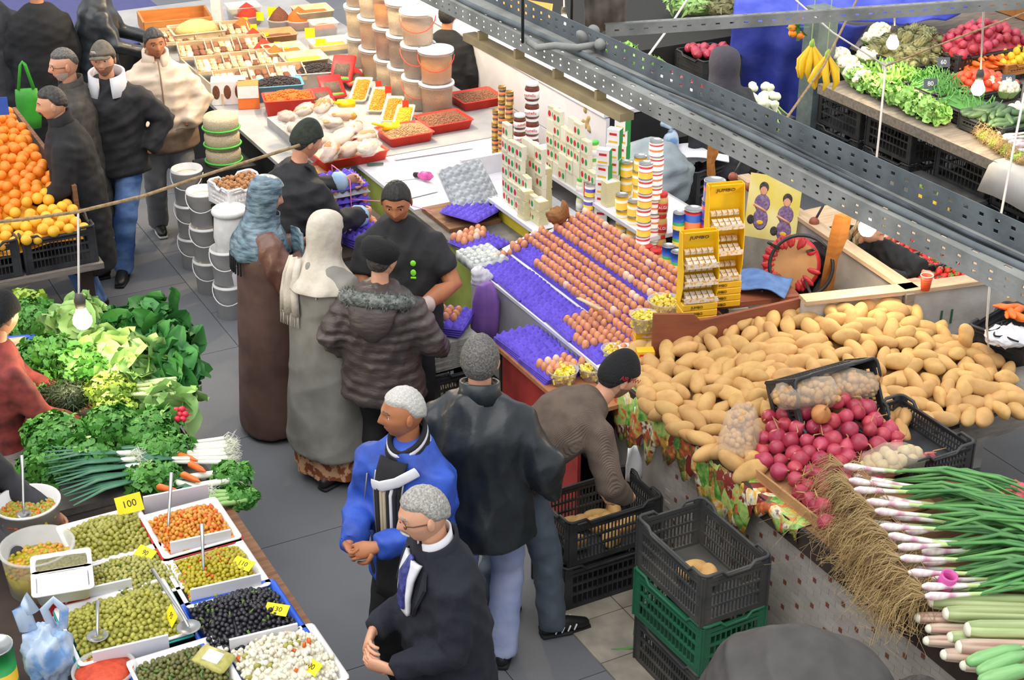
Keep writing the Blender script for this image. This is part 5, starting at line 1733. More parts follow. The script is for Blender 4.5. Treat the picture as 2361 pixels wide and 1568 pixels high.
# low laminate board with a flat pile of trays
bd = empty('low_table', 'low reddish laminate table in front of the egg display', 'table', L(0.35, 0.10, 0))
part(bd, 'tabletop', -0.18, 0.80, -0.04, 0.24, 0.815, 0.84, 'wood_laminate')
part(bd, 'side_panel', -0.12, 0.76, 0.0, 0.02, 0.0, 0.81, 'crate_red')
part(bd, 'side_panel', -0.16, -0.14, 0.0, 0.2, 0.0, 0.81, 'wood_dark')
for k in range(4):
 M_ = trm(-0.03 + 0.004 * k, 0.115, 0.842 + 0.012 * k, 0, 0.02 * k)
 tray(M_, 'purple egg tray in the flat pile on the low table, left half', 'trays piled on the low table, left')
 M_ = trm(0.27 + 0.004 * k, 0.115, 0.842 + 0.012 * k, 0, 0.02 * k)
 tray(M_, 'purple egg tray in the flat pile on the low table, right half', 'trays piled on the low table, right')
egg_row(M_, [q for q in ALL if q[1] < 3 and (q[0] < 5)][:13], 'brown egg on the flat tray pile of the low table', 'eggs on the low table')
b = MB(); b.box((0, 0, 0), (0.055, 0.16, 0.006)); tag(b.build('price_slip', ['cardboard_pale'], None, False, P(1360, 700, 1.12), (0.2, 0.35, 1.05)), 'pale cardboard slip standing among the eggs', 'sign')
# seller's side: small counter with part-filled tray
sc_ = empty('side_counter', 'low counter with a brown board between the egg display and white counter', 'counter', L(-1.5, 0.5, 0))
part(sc_, 'tabletop', -2.02, -1.05, 0.30, 0.86, 0.90, 0.925, 'plank_grey')
mat('green_panel', '#a9b45a', 0.5, col2='#8e9a48', scale=5)
part(sc_, 'front_panel', -2.02, -1.07, 0.33, 0.35, 0.1, 0.90, 'green_panel')
part(sc_, 'cutting_board', -1.98, -1.55, 0.36, 0.74, 0.926, 0.955, 'wood')
M_ = trm(-1.30, 0.45, 0.935, 0, 0.28)
tray(M_, 'purple egg tray half filled with eggs beside the seller')
egg_row(M_, [q for q in ALL if q[1] > 2 and not (q[0] == 4 and q[1] < 4)][:14], 'brown egg in the half-filled tray beside the seller', 'eggs beside the seller')
mat('carton_white', '#d5d8d6', 0.4, col2='#a9b0ae', scale=22, lo=0.45, hi=0.6)
b = MB(); b.box((0, 0, 0.03), (0.24, 0.26, 0.06))
for i in range(5):
 for j in range(5):
  b.ell(((i - 2) * 0.045, (j - 2) * 0.05, 0.06), (0.021, 0.023, 0.02), 8, 6)
tag(b.build('egg_carton', ['carton_white'], None, True, L(-1.02, 0.33, 0.93), AX), 'clear white egg carton at the left end of the front trays', 'egg carton')
# tray pile in front of the seller on newspapers and a crate
cr = crate('produce_crate', 'black crate beneath the newspaper pile in front of the egg seller', L(-0.62, -0.12, 0), AX, (0.36, 0.34, 0.27), 'crate_black', step=0.03)
cr = crate('produce_crate', 'upper black crate under the newspaper pile in front of the egg seller', L(-0.62, -0.12, 0.272), AX, (0.36, 0.34, 0.27), 'crate_black', step=0.03)
mat('newsprint', '#a7a59e', 0.9, col2='#8f8d86', scale=30)
for k in range(14):
 b = MB(); b.box((0, 0, 0), (0.30 + 0.01 * (k % 3), 0.26, 0.011))
 tag(b.build('newspaper', ['newsprint'], None, False, L(-0.62, -0.12, 0.55 + 0.013 * k), AX + 0.05 * math.sin(k * 2.1)), 'folded newspaper in the pile under the egg trays before the seller', 'newspaper', 'newspapers in the pile')
for k in range(4):
 M_ = trm(-0.70 + 0.006 * k, -0.10, 0.745 + 0.015 * k, 0, 0.75 + 0.03 * k)
 tray(M_, 'purple egg tray in the pile on newspapers in front of the seller', 'trays on the newspaper pile')
egg_row(M_, [(1, 1), (1, 2), (2, 1), (2, 2), (3, 2), (3, 3), (2, 3), (1, 3), (3, 1), (4, 4)], 'egg in the top tray on the newspaper pile before the seller', 'eggs on the newspaper pile')
# purple bag and white bag hung at the counter end
mat('purple_cloth', '#8a5fae', 0.7, col2='#744c98', scale=5, bump=0.3, bscale=14)
b = MB(); b.tube([(0, 0, 0.0), (0.01, 0, -0.12), (0.0, 0.01, -0.28), (0.0, 0, -0.40)], [(0.05, 0.03), (0.085, 0.04), (0.09, 0.035), (0.075, 0.02)], 20, side=(1, 0, 0), rnd=0.3)
b.v[0][:, 1] += 0.014 * np.sin(b.v[0][:, 0] * 70)
tag(b.build('cloth_bag', ['purple_cloth'], None, True, P(1118, 655, 0.98), 0.2), 'purple cloth bag hanging at the left end of the egg display', 'bag')
mat('bag_white', '#e9e8ec', 0.35, alpha=0.85, col2='#d5d4dc', scale=9)
b = MB(); v, f = crumple((0.07, 0.05, 0.075), 4); b.add(v, f)
tag(b.build('plastic_bag', ['bag_white'], None, True, P(1108, 640, 0.97), 0), 'crumpled white plastic bag above the purple cloth bag', 'bag')
# left egg table with tied stack
lt = empty('egg_table', 'dark table under the tied egg trays left of the seller', 'table', L(-2.15, -0.15, 0))
part(lt, 'tabletop', -2.62, -1.55, -0.42, 0.10, 0.88, 0.905, 'wood_dark')
part(lt, 'front_panel', -2.60, -1.57, -0.40, -0.38, 0.05, 0.88, 'wood_dark')
stf = MB()
for k in range(2):
 M_ = trm(-2.05 + 0.30 * k, -0.13, 0.912, 0, 0.04)
 tray(M_, ('purple egg tray under the tied stack', 'purple egg tray in front of the tied stack')[k])
 egg_row(M_, ALL, '', '', stf)
for k in range(5):
 M_ = trm(-2.16, -0.14, 0.985 + 0.047 * k, 0, 0.02 * (k % 2))
 tray(M_, ('lowest tray of the tied egg stack', 'second tray from below in the tied egg stack', 'middle tray of the tied egg stack', 'grey tray near the top of the tied egg stack', 'top tray of the tied egg stack')[k], None, GTRAY if k == 3 else TRAY)
 if k < 4:
  egg_row(M_, [q for q in ALL if q[1] in (5,) or q[0] in (0, 4)], '', '', stf)
for k in range(4):
 M_ = trm(-1.66, -0.14, 0.912 + 0.02 * k, 0.0, 0.3 + 0.05 * k)
 tray(M_, 'purple egg tray in the small pile behind the grey-coated woman', 'trays behind the grey-coated woman')
tag(stf.build('eggs', ['egg'], None, True), 'brown eggs in the tied trays on the dark table left of the seller', 'eggs', kind='stuff')
mat('pink_string', '#e87fae', 0.5)
b = MB()
c = L(-2.16, -0.14, 0)
b.tube([L(-2.005, -0.14, 0.985), L(-2.005, -0.14, 1.235), L(-2.16, -0.14, 1.24), L(-2.32, -0.14, 1.235), L(-2.32, -0.14, 0.985)], 0.004, 5)
b.tube([L(-2.005, -0.14, 1.10), L(-1.75, 0.1, 1.12), L(-1.55, 0.25, 1.10)], 0.003, 5)
tag(b.build('pink_string', ['pink_string'], None, True), 'pink packing string around the tied egg trays', 'string')
# white counter with grey tray stack, tape and papers
wc = empty('white_counter', 'white-topped counter with olive-green front behind the egg seller', 'counter', L(-2.5, 0.9, 0))
part(wc, 'tabletop', -3.05, -2.02, 0.32, 1.50, 0.905, 0.93, 'white_panel')
part(wc, 'front_panel', -3.05, -2.04, 0.36, 0.38, 0.1, 0.905, 'green_panel')
part(wc, 'side_panel', -2.06, -2.04, 0.38, 1.45, 0.1, 0.905, 'wood_dark')
for i, (u0, v0, an, w, h) in enumerate(((930, 400, 0.35, 0.34, 0.25), (950, 440, 0.6, 0.30, 0.22), (1000, 352, 0.42, 0.62, 0.05))):
 b = MB(); b.box((0, 0, 0), (w, h, 0.004)); tag(b.build('paper_sheet', ['white_paper'], None, False, P(u0, v0, 0.935 + 0.004 * i), an),
 ('white sheet of paper at the back of the white counter', 'white sheet of paper near the seller on the white counter', 'long narrow paper strip on the white counter')[i], 'paper')
mat('pen_green', '#3d6a58', 0.5)
b = MB(); b.box((0, 0, 0), (0.12, 0.02, 0.012)); tag(b.build('box_cutter', ['pen_green'], None, False, P(865, 378, 0.945), 0.25), 'dark green cutter knife on the white counter', 'knife')
b = MB(); b.lathe([(0.012, -0.06), (0.018, -0.05), (0.018, -0.02), (0.032, -0.02), (0.032, 0.05), (0.018, 0.05), (0.014, 0.08)], 16)
o = b.build('tape_dispenser', ['pink_tape'], None, True, P(978, 405, 0.97), (1.4, 0.4, 0.8)); tag(o, 'pink roll of string with dark handle on the white counter', 'roll')
b = MB(); b.lathe([(0.010, -0.10), (0.019, -0.095), (0.019, -0.055), (0.010, -0.05)], 12); b.build('handle', ['dark'], o, True)
for k in range(6):
 q_ = P(1085, 487, 0.95 + 0.02 * k)
 if k < 4:
  M_ = Matrix.Translation(q_) @ Matrix.Rotation(AX + 0.35 + 0.04 * k, 4, 'Z')
 else:
  M_ = Matrix.Translation(P(1078, 432, 1.10) + Vector((0.01, 0.02, 0.012)) * (k - 4)) @ Matrix.Rotation(0.50, 4, 'Z') @ Matrix.Rotation(0.62, 4, 'X') @ Matrix.Rotation(-0.15, 4, 'Y') @ Matrix.Scale(1.12, 4)
 tray(M_, 'purple egg tray in the pile under the grey tray on the white counter' if k < 4 else ('grey cardboard egg tray beneath the slanting one', 'grey cardboard egg tray lying aslant on top of the pile')[k - 4],
 'purple trays under the grey ones' if k < 4 else None, TRAY if k < 4 else GTRAY)
for k in range(3):
 M_ = trm(-2.02, 1.22, 0.94 + 0.025 * k, 0, 0.3)
 tray(M_, 'purple egg tray in the pile beside the coffee tins', 'trays beside the coffee tins')
# --- tinned goods on the stepped shelf
sh = empty('goods_shelf', 'white stepped shelf carrying tins, jars and boxes behind the eggs', 'shelf', L(-0.9, 1.2, 0))
part(sh, 'shelf', -2.10, -0.98, 0.72, 1.12, 1.03, 1.055, 'white_panel')
part(sh, 'shelf', -0.98, 0.35, 1.06, 1.36, 1.03, 1.055, 'white_panel')
part(sh, 'shelf', -2.10, -0.35, 1.12, 1.62, 1.17, 1.195, 'white_panel')
part(sh, 'back_panel', -2.10, -0.38, 1.62, 1.64, 0.0, 1.195, 'counter_grey')
part(sh, 'side_panel', -2.12, -2.09, 0.72, 1.62, 0.0, 1.19, 'white_panel')
part(sh, 'body', -2.08, 0.33, 1.08, 1.36, 0.0, 1.02, 'counter_grey')
mat('box_yellow', '#d8c534', 0.5)
part(sh, 'drawer', -1.62, -1.20, 0.76, 1.05, 0.86, 1.02, 'box_yellow')
for nm, cl, kw in (('l_white', '#f1efec', {}), ('l_red', '#cf2a2c', {}), ('l_yellow', '#eab92b', {}), ('l_green', '#2b9a4c', {}), ('l_gold', '#a87f3a', dict(metal=0.5, rough=0.35)),
 ('l_brown', '#5a3220', dict(rough=0.3)), ('l_choc', '#6b2f1c', dict(rough=0.25)), ('l_blue', '#2357b5', {}), ('l_orange', '#e8772e', {}), ('l_cream', '#e9e4cf', {}),
 ('l_peas', '#d9b06a', dict(rough=0.3)), ('l_purple', '#4a3aa0', {}), ('l_lime', '#58c24a', {}), ('l_black', '#241f20', {}), ('l_mayo', '#efe9c8', dict(rough=0.3)), ('l_cheese', '#dcd3a4', {})):
 mat(nm, cl, **{**dict(rough=0.45, var=0.05), **kw})
mat('tin_top', '#b5b6b5', 0.3, metal=0.85)
def tin_mesh(r, h, bands, n=20, lid='tin_top'):
 """bands: (fraction of height, material) from below"""
 mats = [lid]
 pr = [(0.0, 0.0, 0), (r, 0.0, 0), (r, 0.03 * h, 0)]
 z = 0.03
 for fr, mt in bands:
  if mt not in mats:
   mats.append(mt)
  k = mats.index(mt)
  pr.append((r * 0.985, z * h, k)); z += fr * 0.94; pr.append((r * 0.985, z * h, k))
 pr += [(r, 0.97 * h, 0), (r, h, 0), (r * 0.93, h, 0), (r * 0.92, h - 0.004, 0), (0.0, h - 0.004, 0)]
 b = MB(); b.lathe(pr, n)
 return b.mesh('tin', mats)
def jar(root_label, cat, group, r, h, body, label_mt, lid, txt=None, txtmt='l_red'):
 """returns a template: list of (name, mesh, loc, rot)"""
 L_ = []
 b = MB(); b.lathe([(0, 0), (r * 0.9, 0), (r, 0.06 * h), (r, 0.62 * h), (r * 0.92, 0.74 * h), (r * 0.78, 0.80 * h), (r * 0.78, 0.84 * h), (0, 0.84 * h)], 20); L_.append(('glass', b.mesh('glass', [body]), None, None))
 b = MB(); b.lathe([(r * 1.01, 0.14 * h), (r * 1.012, 0.14 * h), (r * 1.012, 0.54 * h), (r * 1.01, 0.54 * h)], 20); L_.append(('label', b.mesh('label', [label_mt]), None, None))
 b = MB(); b.lathe([(0, 0.83 * h), (r * 0.88, 0.83 * h), (r * 0.9, 0.85 * h), (r * 0.9, 0.97 * h), (r * 0.84, h), (0, h)], 20); L_.append(('lid', b.mesh('lid', [lid]), None, None))
 if txt:
  L_.append(('lettering', text_mesh(txt, r * 0.62, txtmt), (0, -r * 1.015, 0.36 * h), (math.radians(90), 0, 0)))
 return (L_, root_label, cat, group)
def put_jar(T, loc, yaw=0.0, name='jar'):
 o = empty(name, T[1], T[2], loc, yaw, T[3])
 for nm, me, l_, r_ in T[0]:
  put(nm, me, o, l_, r_)
 return o
def stack_tins(u, v, z, n, me, h, label, cat='tin', group=None, name='tin', yaw=0.0, jig=0.003):
 p = P(u, v, z)
 for k in range(n):
  o = put(name, me, None, (p.x + rg.normal() * jig, p.y + rg.normal() * jig, z + k * (h + 0.0006)), yaw + rg.normal() * 0.15)
  tag(o, label, cat, group)
Z1, Z2 = 1.056, 1.196
coffee = tin_mesh(0.028, 0.095, [(0.25, 'l_gold'), (0.2, 'l_brown'), (0.2, 'l_orange'), (0.15, 'l_black'), (0.2, 'l_gold')], 16, 'l_gold')
for (u, v, n, lb) in ((1143, 372, 4, 'leftmost'), (1158, 380, 6, 'middle'), (1175, 392, 6, 'rightmost')):
 stack_tins(u, v, Z1, n, coffee, 0.095, 'gold and brown coffee tin in the ' + lb + ' coffee column', 'tin', lb + ' coffee column', 'coffee_tin')
NJ = jar('chocolate spread jar in the near left column of jars', 'jar', 'near column of spread jars', 0.042, 0.100, 'l_choc', 'l_white', 'l_white', 'nutella')
p = P(1198, 425, Z1)
for k in range(5):
 put_jar(NJ, (p.x, p.y, Z1 + k * 0.101), 0.1 * k, 'spread_jar')
NB = jar('large chocolate spread jar in the tall rear column of jars', 'jar', 'rear column of spread jars', 0.050, 0.125, 'l_choc', 'l_white', 'l_white', 'nutella')
p = P(1226, 350, Z2)
for k in range(4):
 put_jar(NB, (p.x, p.y, Z2 + k * 0.126), -0.1 * k, 'spread_jar')
p = P(1212, 428, Z1)
NC = jar('squat chocolate spread jar in front of the cheese boxes', 'jar', 'squat spread jars', 0.050, 0.105, 'l_choc', 'l_white', 'l_white', 'nutella')
for k in range(3):
 put_jar(NC, (p.x + 0.045, p.y - 0.03, Z1 + k * 0.106), 0.2, 'spread_jar')
def cheese_box_mesh():
 b = MB(); b.box((0, 0, 0.045), (0.088, 0.034, 0.09), None, 0)
 b.box((0, -0.0175, 0.078), (0.07, 0.002, 0.014), None, 3)
 for x, m_ in ((-0.022, 1), (0.020, 2)):
  v, f = ellipsoid((0.016, 0.0025, 0.022), 12, 6); b.add(v + np.array((x, -0.0172, 0.036)), f, m_)
 b.box((0, 0.0, 0.0905), (0.07, 0.02, 0.001), None, 3)
 return b.mesh('cheese_box', ['l_cream', 'l_red', 'l_green', 'l_cheese'], False)
CB = cheese_box_mesh()
def cheese_wall(a0, c0, z, ncol, nrow, label, group, da=0.0, dc=0.0, yaw=0.0, dep=1, missing=()):
 """boxes face the aisle; columns run along the aisle"""
 for q in range(ncol):
  for r in range(nrow if np.isscalar(nrow) else nrow[q]):
   for d_ in range(dep):
    if (q, r) in missing:
     continue
    o = put('cheese_box', CB, None, L(a0 + q * 0.091, c0 + d_ * 0.036 + dc * q + rg.normal() * 0.004, z + r * 0.0912), AX - math.pi / 2 + yaw + rg.normal() * 0.06 + (math.pi if rg.random() < 0.2 else 0))
    tag(o, label, 'box', group)
cheese_wall(-1.58, 0.80, Z1, 5, [6, 5, 5, 3, 2], 'cream cheese box with red and green picture in the front wall of boxes', 'cheese boxes in the front wall', dep=1)
cheese_wall(-1.48, 0.90, Z1, 3, [5, 5, 5], 'cream cheese box behind the front wall of boxes', 'cheese boxes behind the front wall')
cheese_wall(-1.62, 1.16, Z2, 7, [5, 5, 4, 5, 5, 4, 2], 'cream cheese box with red and green picture on the upper shelf', 'cheese boxes on the upper shelf')
b = MB(); b.box((0, 0, 0.006), (0.10, 0.07, 0.012)); b.box((0, 0, 0.0122), (0.06, 0.05, 0.001), None, 1); pk = b.mesh('cheese_pack', ['l_cheese', 'l_white'], False)
for (a, c, n, g) in ((-1.28, 0.78, 16, 'near'), (-1.16, 0.82, 13, 'far'), (-1.40, 0.98, 22, 'rear')):
 for k in range(n):
  tag(put('cheese_pack', pk, None, L(a, c, Z1 + 0.0125 * k), AX + math.pi / 2 + rg.normal() * 0.05), 'flat cream cheese pack in the ' + g + ' stack', 'pack', g + ' stack of cheese packs')
for k in range(13):
 tag(put('cheese_pack', pk, None, L(-0.92, 1.20, Z2 + 0.0125 * k), AX), 'flat cream pack in the stack beside the jars on the upper shelf', 'pack', 'packs on the upper shelf')
gw = tin_mesh(0.040, 0.110, [(0.12, 'l_green'), (0.3, 'l_yellow'), (0.38, 'l_white'), (0.2, 'l_green')])
b = MB(); b.box((0, 0, 0.05), (0.085, 0.06, 0.10), None, 0); b.box((0.043, 0, 0.05), (0.002, 0.06, 0.1), None, 1); b.box((0, -0.031, 0.07), (0.05, 0.002, 0.015), None, 2); b.box((0, -0.031, 0.02), (0.06, 0.002, 0.012), None, 3)
pk2 = b.mesh('carton', ['l_white', 'l_green', 'l_red', 'l_yellow'], False)
for (u, v, n, z, lb) in ((1388, 512, 5, Z1, 'front'), (1412, 500, 6, Z1, 'second'), (1432, 432, 5, Z2, 'rear')):
 stack_tins(u, v, z, n, pk2, 0.10, 'white and green food carton in the ' + lb + ' carton stack', 'carton', lb + ' stack of cartons', 'carton', AX - 0.9)
rd = tin_mesh(0.042, 0.115, [(1.0, 'l_red')])
stack_tins(1360, 455, Z2 - 0.02, 1, rd, 0.115, 'plain dark red tin beside the green cartons', 'tin')
pv_ = tin_mesh(0.038, 0.085, [(0.35, 'l_yellow'), (0.3, 'l_purple'), (0.35, 'l_white')])
stack_tins(1358, 508, Z1, 3, pv_, 0.085, 'purple and yellow tin in the short stack beside the cartons', 'tin', 'purple and yellow tins')
MJ = jar('mayonnaise jar with bright green lid', 'jar', 'mayonnaise jars', 0.036, 0.115, 'l_mayo', 'l_white', 'l_lime')
for (u, v, z, n) in ((1368, 400, Z2, 2), (1340, 485, Z1, 2)):
 p = P(u, v, z)
 for k in range(n):
  put_jar(MJ, (p.x, p.y, z + k * 0.116), 0, 'mayonnaise_jar')
corn = tin_mesh(0.042, 0.095, [(0.5, 'l_yellow'), (0.2, 'l_cream'), (0.3, 'l_yellow')])
for (u, v, n, lb) in ((1432, 545, 3, 'left'), (1458, 560, 3, 'right'), (1440, 500, 4, 'rear'), (1470, 520, 5, 'far right')):
 stack_tins(u, v, Z1, n, corn, 0.095, 'yellow sweetcorn tin in the ' + lb + ' sweetcorn stack', 'tin', lb + ' stack of sweetcorn tins')
wr_ = tin_mesh(0.044, 0.092, [(0.4, 'l_yellow'), (0.08, 'l_orange'), (0.22, 'l_white'), (0.16, 'l_red'), (0.14, 'l_white')])
ww = tin_mesh(0.044, 0.092, [(0.3, 'l_white'), (0.15, 'l_orange'), (0.25, 'l_white'), (0.12, 'l_red'), (0.18, 'l_white')])
stack_tins(1504, 585, Z1, 8, ww, 0.092, 'white tin with red band in the tallest tin tower', 'tin', 'tallest tower of white tins')
stack_tins(1480, 605, Z1, 7, wr_, 0.092, 'white and yellow tin in the second tallest tin tower', 'tin', 'second tower of white tins')
PJ = jar('chickpea jar with red lid', 'jar', 'red-lidded jars', 0.040, 0.135, 'l_peas', 'l_red', 'l_red', 'ALGI', 'l_white')
for (u, v, n) in ((1520, 585, 3), (1490, 612, 1), (1510, 622, 1)):
 p = P(u, v, Z1)
 for k in range(n):
  put_jar(PJ, (p.x, p.y, Z1 + k * 0.136), 0.1, 'chickpea_jar')
bl = tin_mesh(0.040, 0.105, [(0.25, 'l_yellow'), (0.2, 'l_green'), (0.55, 'l_blue')])
for (u, v, n, lb) in ((1538, 640, 2, 'left'), (1558, 655, 2, 'right'), (1562, 600, 3, 'rear')):
 stack_tins(u, v, Z1, n, bl, 0.105, 'blue fruit tin in the ' + lb + ' stack of blue tins', 'tin', lb + ' stack of blue tins')
bt = tin_mesh(0.058, 0.170, [(0.12, 'l_white'), (0.18, 'l_red'), (0.28, 'l_orange'), (0.3, 'l_blue'), (0.12, 'l_red')], 24)
stack_tins(1592, 600, Z1, 2, bt, 0.17, 'large blue tin with orange fruit and red hearts', 'tin', 'large blue fruit tins')
bt2 = tin_mesh(0.066, 0.12, [(0.5, 'l_purple'), (0.2, 'l_red'), (0.3, 'l_purple')], 24)
stack_tins(1636, 585, 1.11, 4, bt2, 0.12, 'large violet milk powder tin behind the yellow display', 'tin', 'violet tins behind the display')
# brown paper bag
mat('paper_brown', '#9a6a3f', 0.85, col2='#85582f', scale=9, bump=0.4, bscale=20)
b = MB(); v, f = crumple((0.075, 0.055, 0.06), 8, 0.12); v[:, 2] += np.where((v[:, 0] > 0.03) & (v[:, 2] > 0.02), 0.05, 0); b.add(v, f)
tag(b.build('paper_bag', ['paper_brown'], None, True, P(1285, 497, 1.22), 0.2), 'crumpled brown paper bag at the end of the cheese boxes', 'bag')
# yellow stock-cube displays
mat('d_yellow', '#f2c512', 0.45, var=0.04)
mat('foil', '#e9e4da', 0.25, col2='#e0a94a', scale=60, lo=0.5, hi=0.6, metal=0.2)
mat('txt_dark', '#3a2f22', 0.6)
CU = MB(); CU.box((0, 0, 0), (0.028, 0.028, 0.02)); CUBE = CU.mesh('stock_cube', ['foil'], False)
def display(label, loc, yaw, h, w=0.20, base=0.16, group=None):
 o = empty('stock_cube_display', label, 'display stand', loc, yaw)
 b = MB()
 n = 10
 prof = [(0.0, base), (0.0, h), (0.05, h), (0.075, h * 0.75), (0.10, h * 0.62), (0.10, base + 0.09), (0.07, base)]
 for sx in (-1, 1):
  b = MB()
  v = [(sx * (w / 2 + e), -y, z) for e in (0, 0.004) for y, z in prof]
  k = len(prof)
  b.add(v, [tuple(range(k)), tuple(range(2 * k - 1, k - 1, -1))] + [(i, k + i, k + (i + 1) % k, (i + 1) % k) for i in range(k)])
  b.build('side_wing', ['d_yellow'], o)
 b = MB(); b.box((0, 0, (h + base) / 2), (w, 0.006, h - base)); b.build('back_card', ['d_yellow'], o)
 b = MB(); b.box((0, -0.035, h - 0.03), (w * 0.92, 0.006, 0.075), eul(0.5, 0, 0)); hd = b.build('header', ['d_yellow'], o)
 put('lettering', text_mesh('JUMBO', 0.035, 'txt_dark'), o, (0, -0.041, h - 0.035), (math.radians(90) + 0.5, 0, 0))
 nsh = 3
 for s_ in range(nsh):
  zz = base + 0.015 + s_ * (h - base - 0.09) / nsh
  b = MB(); b.box((0, -0.06, zz), (w * 0.95, 0.11, 0.006), eul(-0.25, 0, 0)); b.box((0, -0.115, zz + 0.006), (w * 0.95, 0.004, 0.03)); b.build('tier', ['foil'], o)
  for i in range(5):
   for j in range(3):
    q = put('stock_cube', CUBE, o, ((i - 2) * 0.034, -0.035 - 0.032 * j, zz + 0.032 - 0.008 * j + (0.03 if j == 0 else 0)), (0.3, 0, 0))
 for k in range(4):
  b = MB(); soft_box(b, (0, -0.055, base * (k + 0.5) / 4), (w, 0.12, base / 4 - 0.002), 0.004); bx_ = b.build('carton', ['l_yellow'], o)
  b = MB(); b.box((w * 0.5 + 0.001, -0.055, base * (k + 0.5) / 4), (0.002, 0.11, base / 4 - 0.01)); b.build('print', ['l_orange'], bx_)
  put('lettering', text_mesh('JUMBO', 0.022, 'txt_dark'), bx_, (-0.02, -0.118, base * (k + 0.5) / 4), (math.radians(90), 0, 0))
 return o
display('yellow stock cube display stand nearer the eggs, the shorter of two', P(1598, 738, 1.10) + Vector((0, 0.03, -0.02)), 0.22, 0.56)
display('taller yellow stock cube display stand behind the shorter one', P(1652, 690, 1.10), 0.22, 0.72)
dt = empty('display_table', 'brown wooden table under the stock cube displays and denim cloth', 'table', P(1700, 690, 0.97))
dto = dt.location.copy()
for (nm, u0, v0, w, d_, z0, z1, mt) in (('tabletop', 1725, 675, 0.52, 0.32, 1.045, 1.075, 'wood_red'), ('tabletop', 1590, 735, 0.36, 0.26, 1.05, 1.075, 'wood_red'), ('cabinet', 1600, 740, 0.30, 0.2, 0.6, 1.04, 'counter_grey'), ('leg', 1800, 690, 0.05, 0.05, 0.0, 1.04, 'wood_red'), ('leg', 1700, 705, 0.12, 0.05, 0.0, 1.04, 'concrete')):
 b = MB(); b.box((0, 0, 0), (w, d_, z1 - z0)); q = P(u0, v0, 1.05); b.build(nm, [mt], dt, False, Vector((q.x, q.y, (z0 + z1) / 2)) - dto, 0.24)
mat('denim', '#5f7fb4', 0.85, col2='#4d6ca0', scale=14, bump=0.3, bscale=60)
b = MB()
b.grid([[(x, y, 0.02 * math.sin(x * 22 + y * 9) * (1 - abs(y) * 2) - 0.25 * max(0, x - 0.17)) for y in np.linspace(-0.13, 0.13, 12)] for x in np.linspace(-0.2, 0.24, 18)])
o = tag(b.build('denim_cloth', ['denim'], None, True, P(1725, 645, 1.12), -0.35), 'blue denim cloth with frayed edge on the brown table', 'cloth'); o.modifiers.new('t', 'SOLIDIFY').thickness = 0.008
# tubs of stock cubes and sweets
mat('tub_clear', '#e6e6ea', 0.2, alpha=0.32)
mat('sweet_yellow', '#e8cf2e', 0.35, rnd=0.1, col2='#f0e08a', scale=40)
def candy_tub(label, loc, r, h, n, seed, name='tub'):
 g = np.random.default_rng(seed)
 o = empty(name, label, 'tub', loc)
 b = MB(); b.lathe([(r * 0.78, 0.0), (r, h), (r * 1.05, h), (r * 1.05, h + 0.006), (r * 0.96, h + 0.004), (r * 0.75, 0.004)], 24); b.build('tub_wall', ['tub_clear'], o, True)
 b = MB()
 for k in range(n):
  t = g.random() ** 0.5 * r * 0.82; q = g.random() * 6.28
  z = h * (0.15 + 0.85 * g.random()) + 0.012 * (1 - t / r)
  b.box((t * math.cos(q), t * math.sin(q), z), (0.026, 0.018, 0.010), eul(g.random() * 3, g.random() * 3, g.random() * 3))
 tag(b.build('stock_cubes', ['sweet_yellow'], o), kind='stuff')
 return o
candy_tub('clear tub of yellow sweets on the low table beside the black cap', P(1297, 880, 0.845), 0.085, 0.075, 150, 1)
candy_tub('clear tub of yellow sweets half hidden behind the black woollen cap', P(1365, 870, 0.845), 0.08, 0.07, 130, 2)
candy_tub('clear tub of yellow sweets at the right end of the front egg trays', P(1415, 830, 0.93), 0.07, 0.07, 90, 3)
candy_tub('clear tub full of sweets on yellow boxes beside the nearer display', P(1532, 722, 1.10), 0.095, 0.08, 170, 4)
candy_tub('tall clear tub of yellow sweets on the small white shelf', P(1483, 760, 1.12), 0.075, 0.09, 150, 5)
b = MB(); b.box((0, 0, 0), (0.21, 0.14, 0.016)); tag(b.build('wall_shelf', ['white_panel'], None, False, P(1462, 806, 0.995), 0.05), 'small white shelf board above the stock cube box', 'shelf')
for k in range(5):
 b = MB(); soft_box(b, (0, 0, 0), (0.13, 0.10, 0.028), 0.003); b.box((0, -0.051, 0), (0.05, 0.002, 0.016), None, 1)
 tag(b.build('stock_cube_box', ['l_yellow', 'foil'], None, False, P(1488, 800, 1.005) + Vector((0, 0.03, 0.016 + 0.029 * k)), 0.1), 'flat yellow stock cube box in the stack on the small white shelf', 'box', 'yellow boxes on the small shelf')
b = MB(); soft_box(b, (0, 0, 0.06), (0.095, 0.06, 0.12), 0.003); b.box((0, -0.031, 0.085), (0.07, 0.002, 0.035), None, 1); b.box((0, -0.031, 0.03), (0.08, 0.002, 0.03), None, 2)
o = b.build('soup_box', ['l_yellow', 'l_red', 'l_choc'], None, False, P(1486, 850, 0.96), 0.1); tag(o, 'yellow and red stock cube box under the small white shelf', 'box')
put('lettering', text_mesh('MAGGI', 0.020, 'l_yellow'), o, (0, -0.0325, 0.085), (math.radians(90), 0, 0))
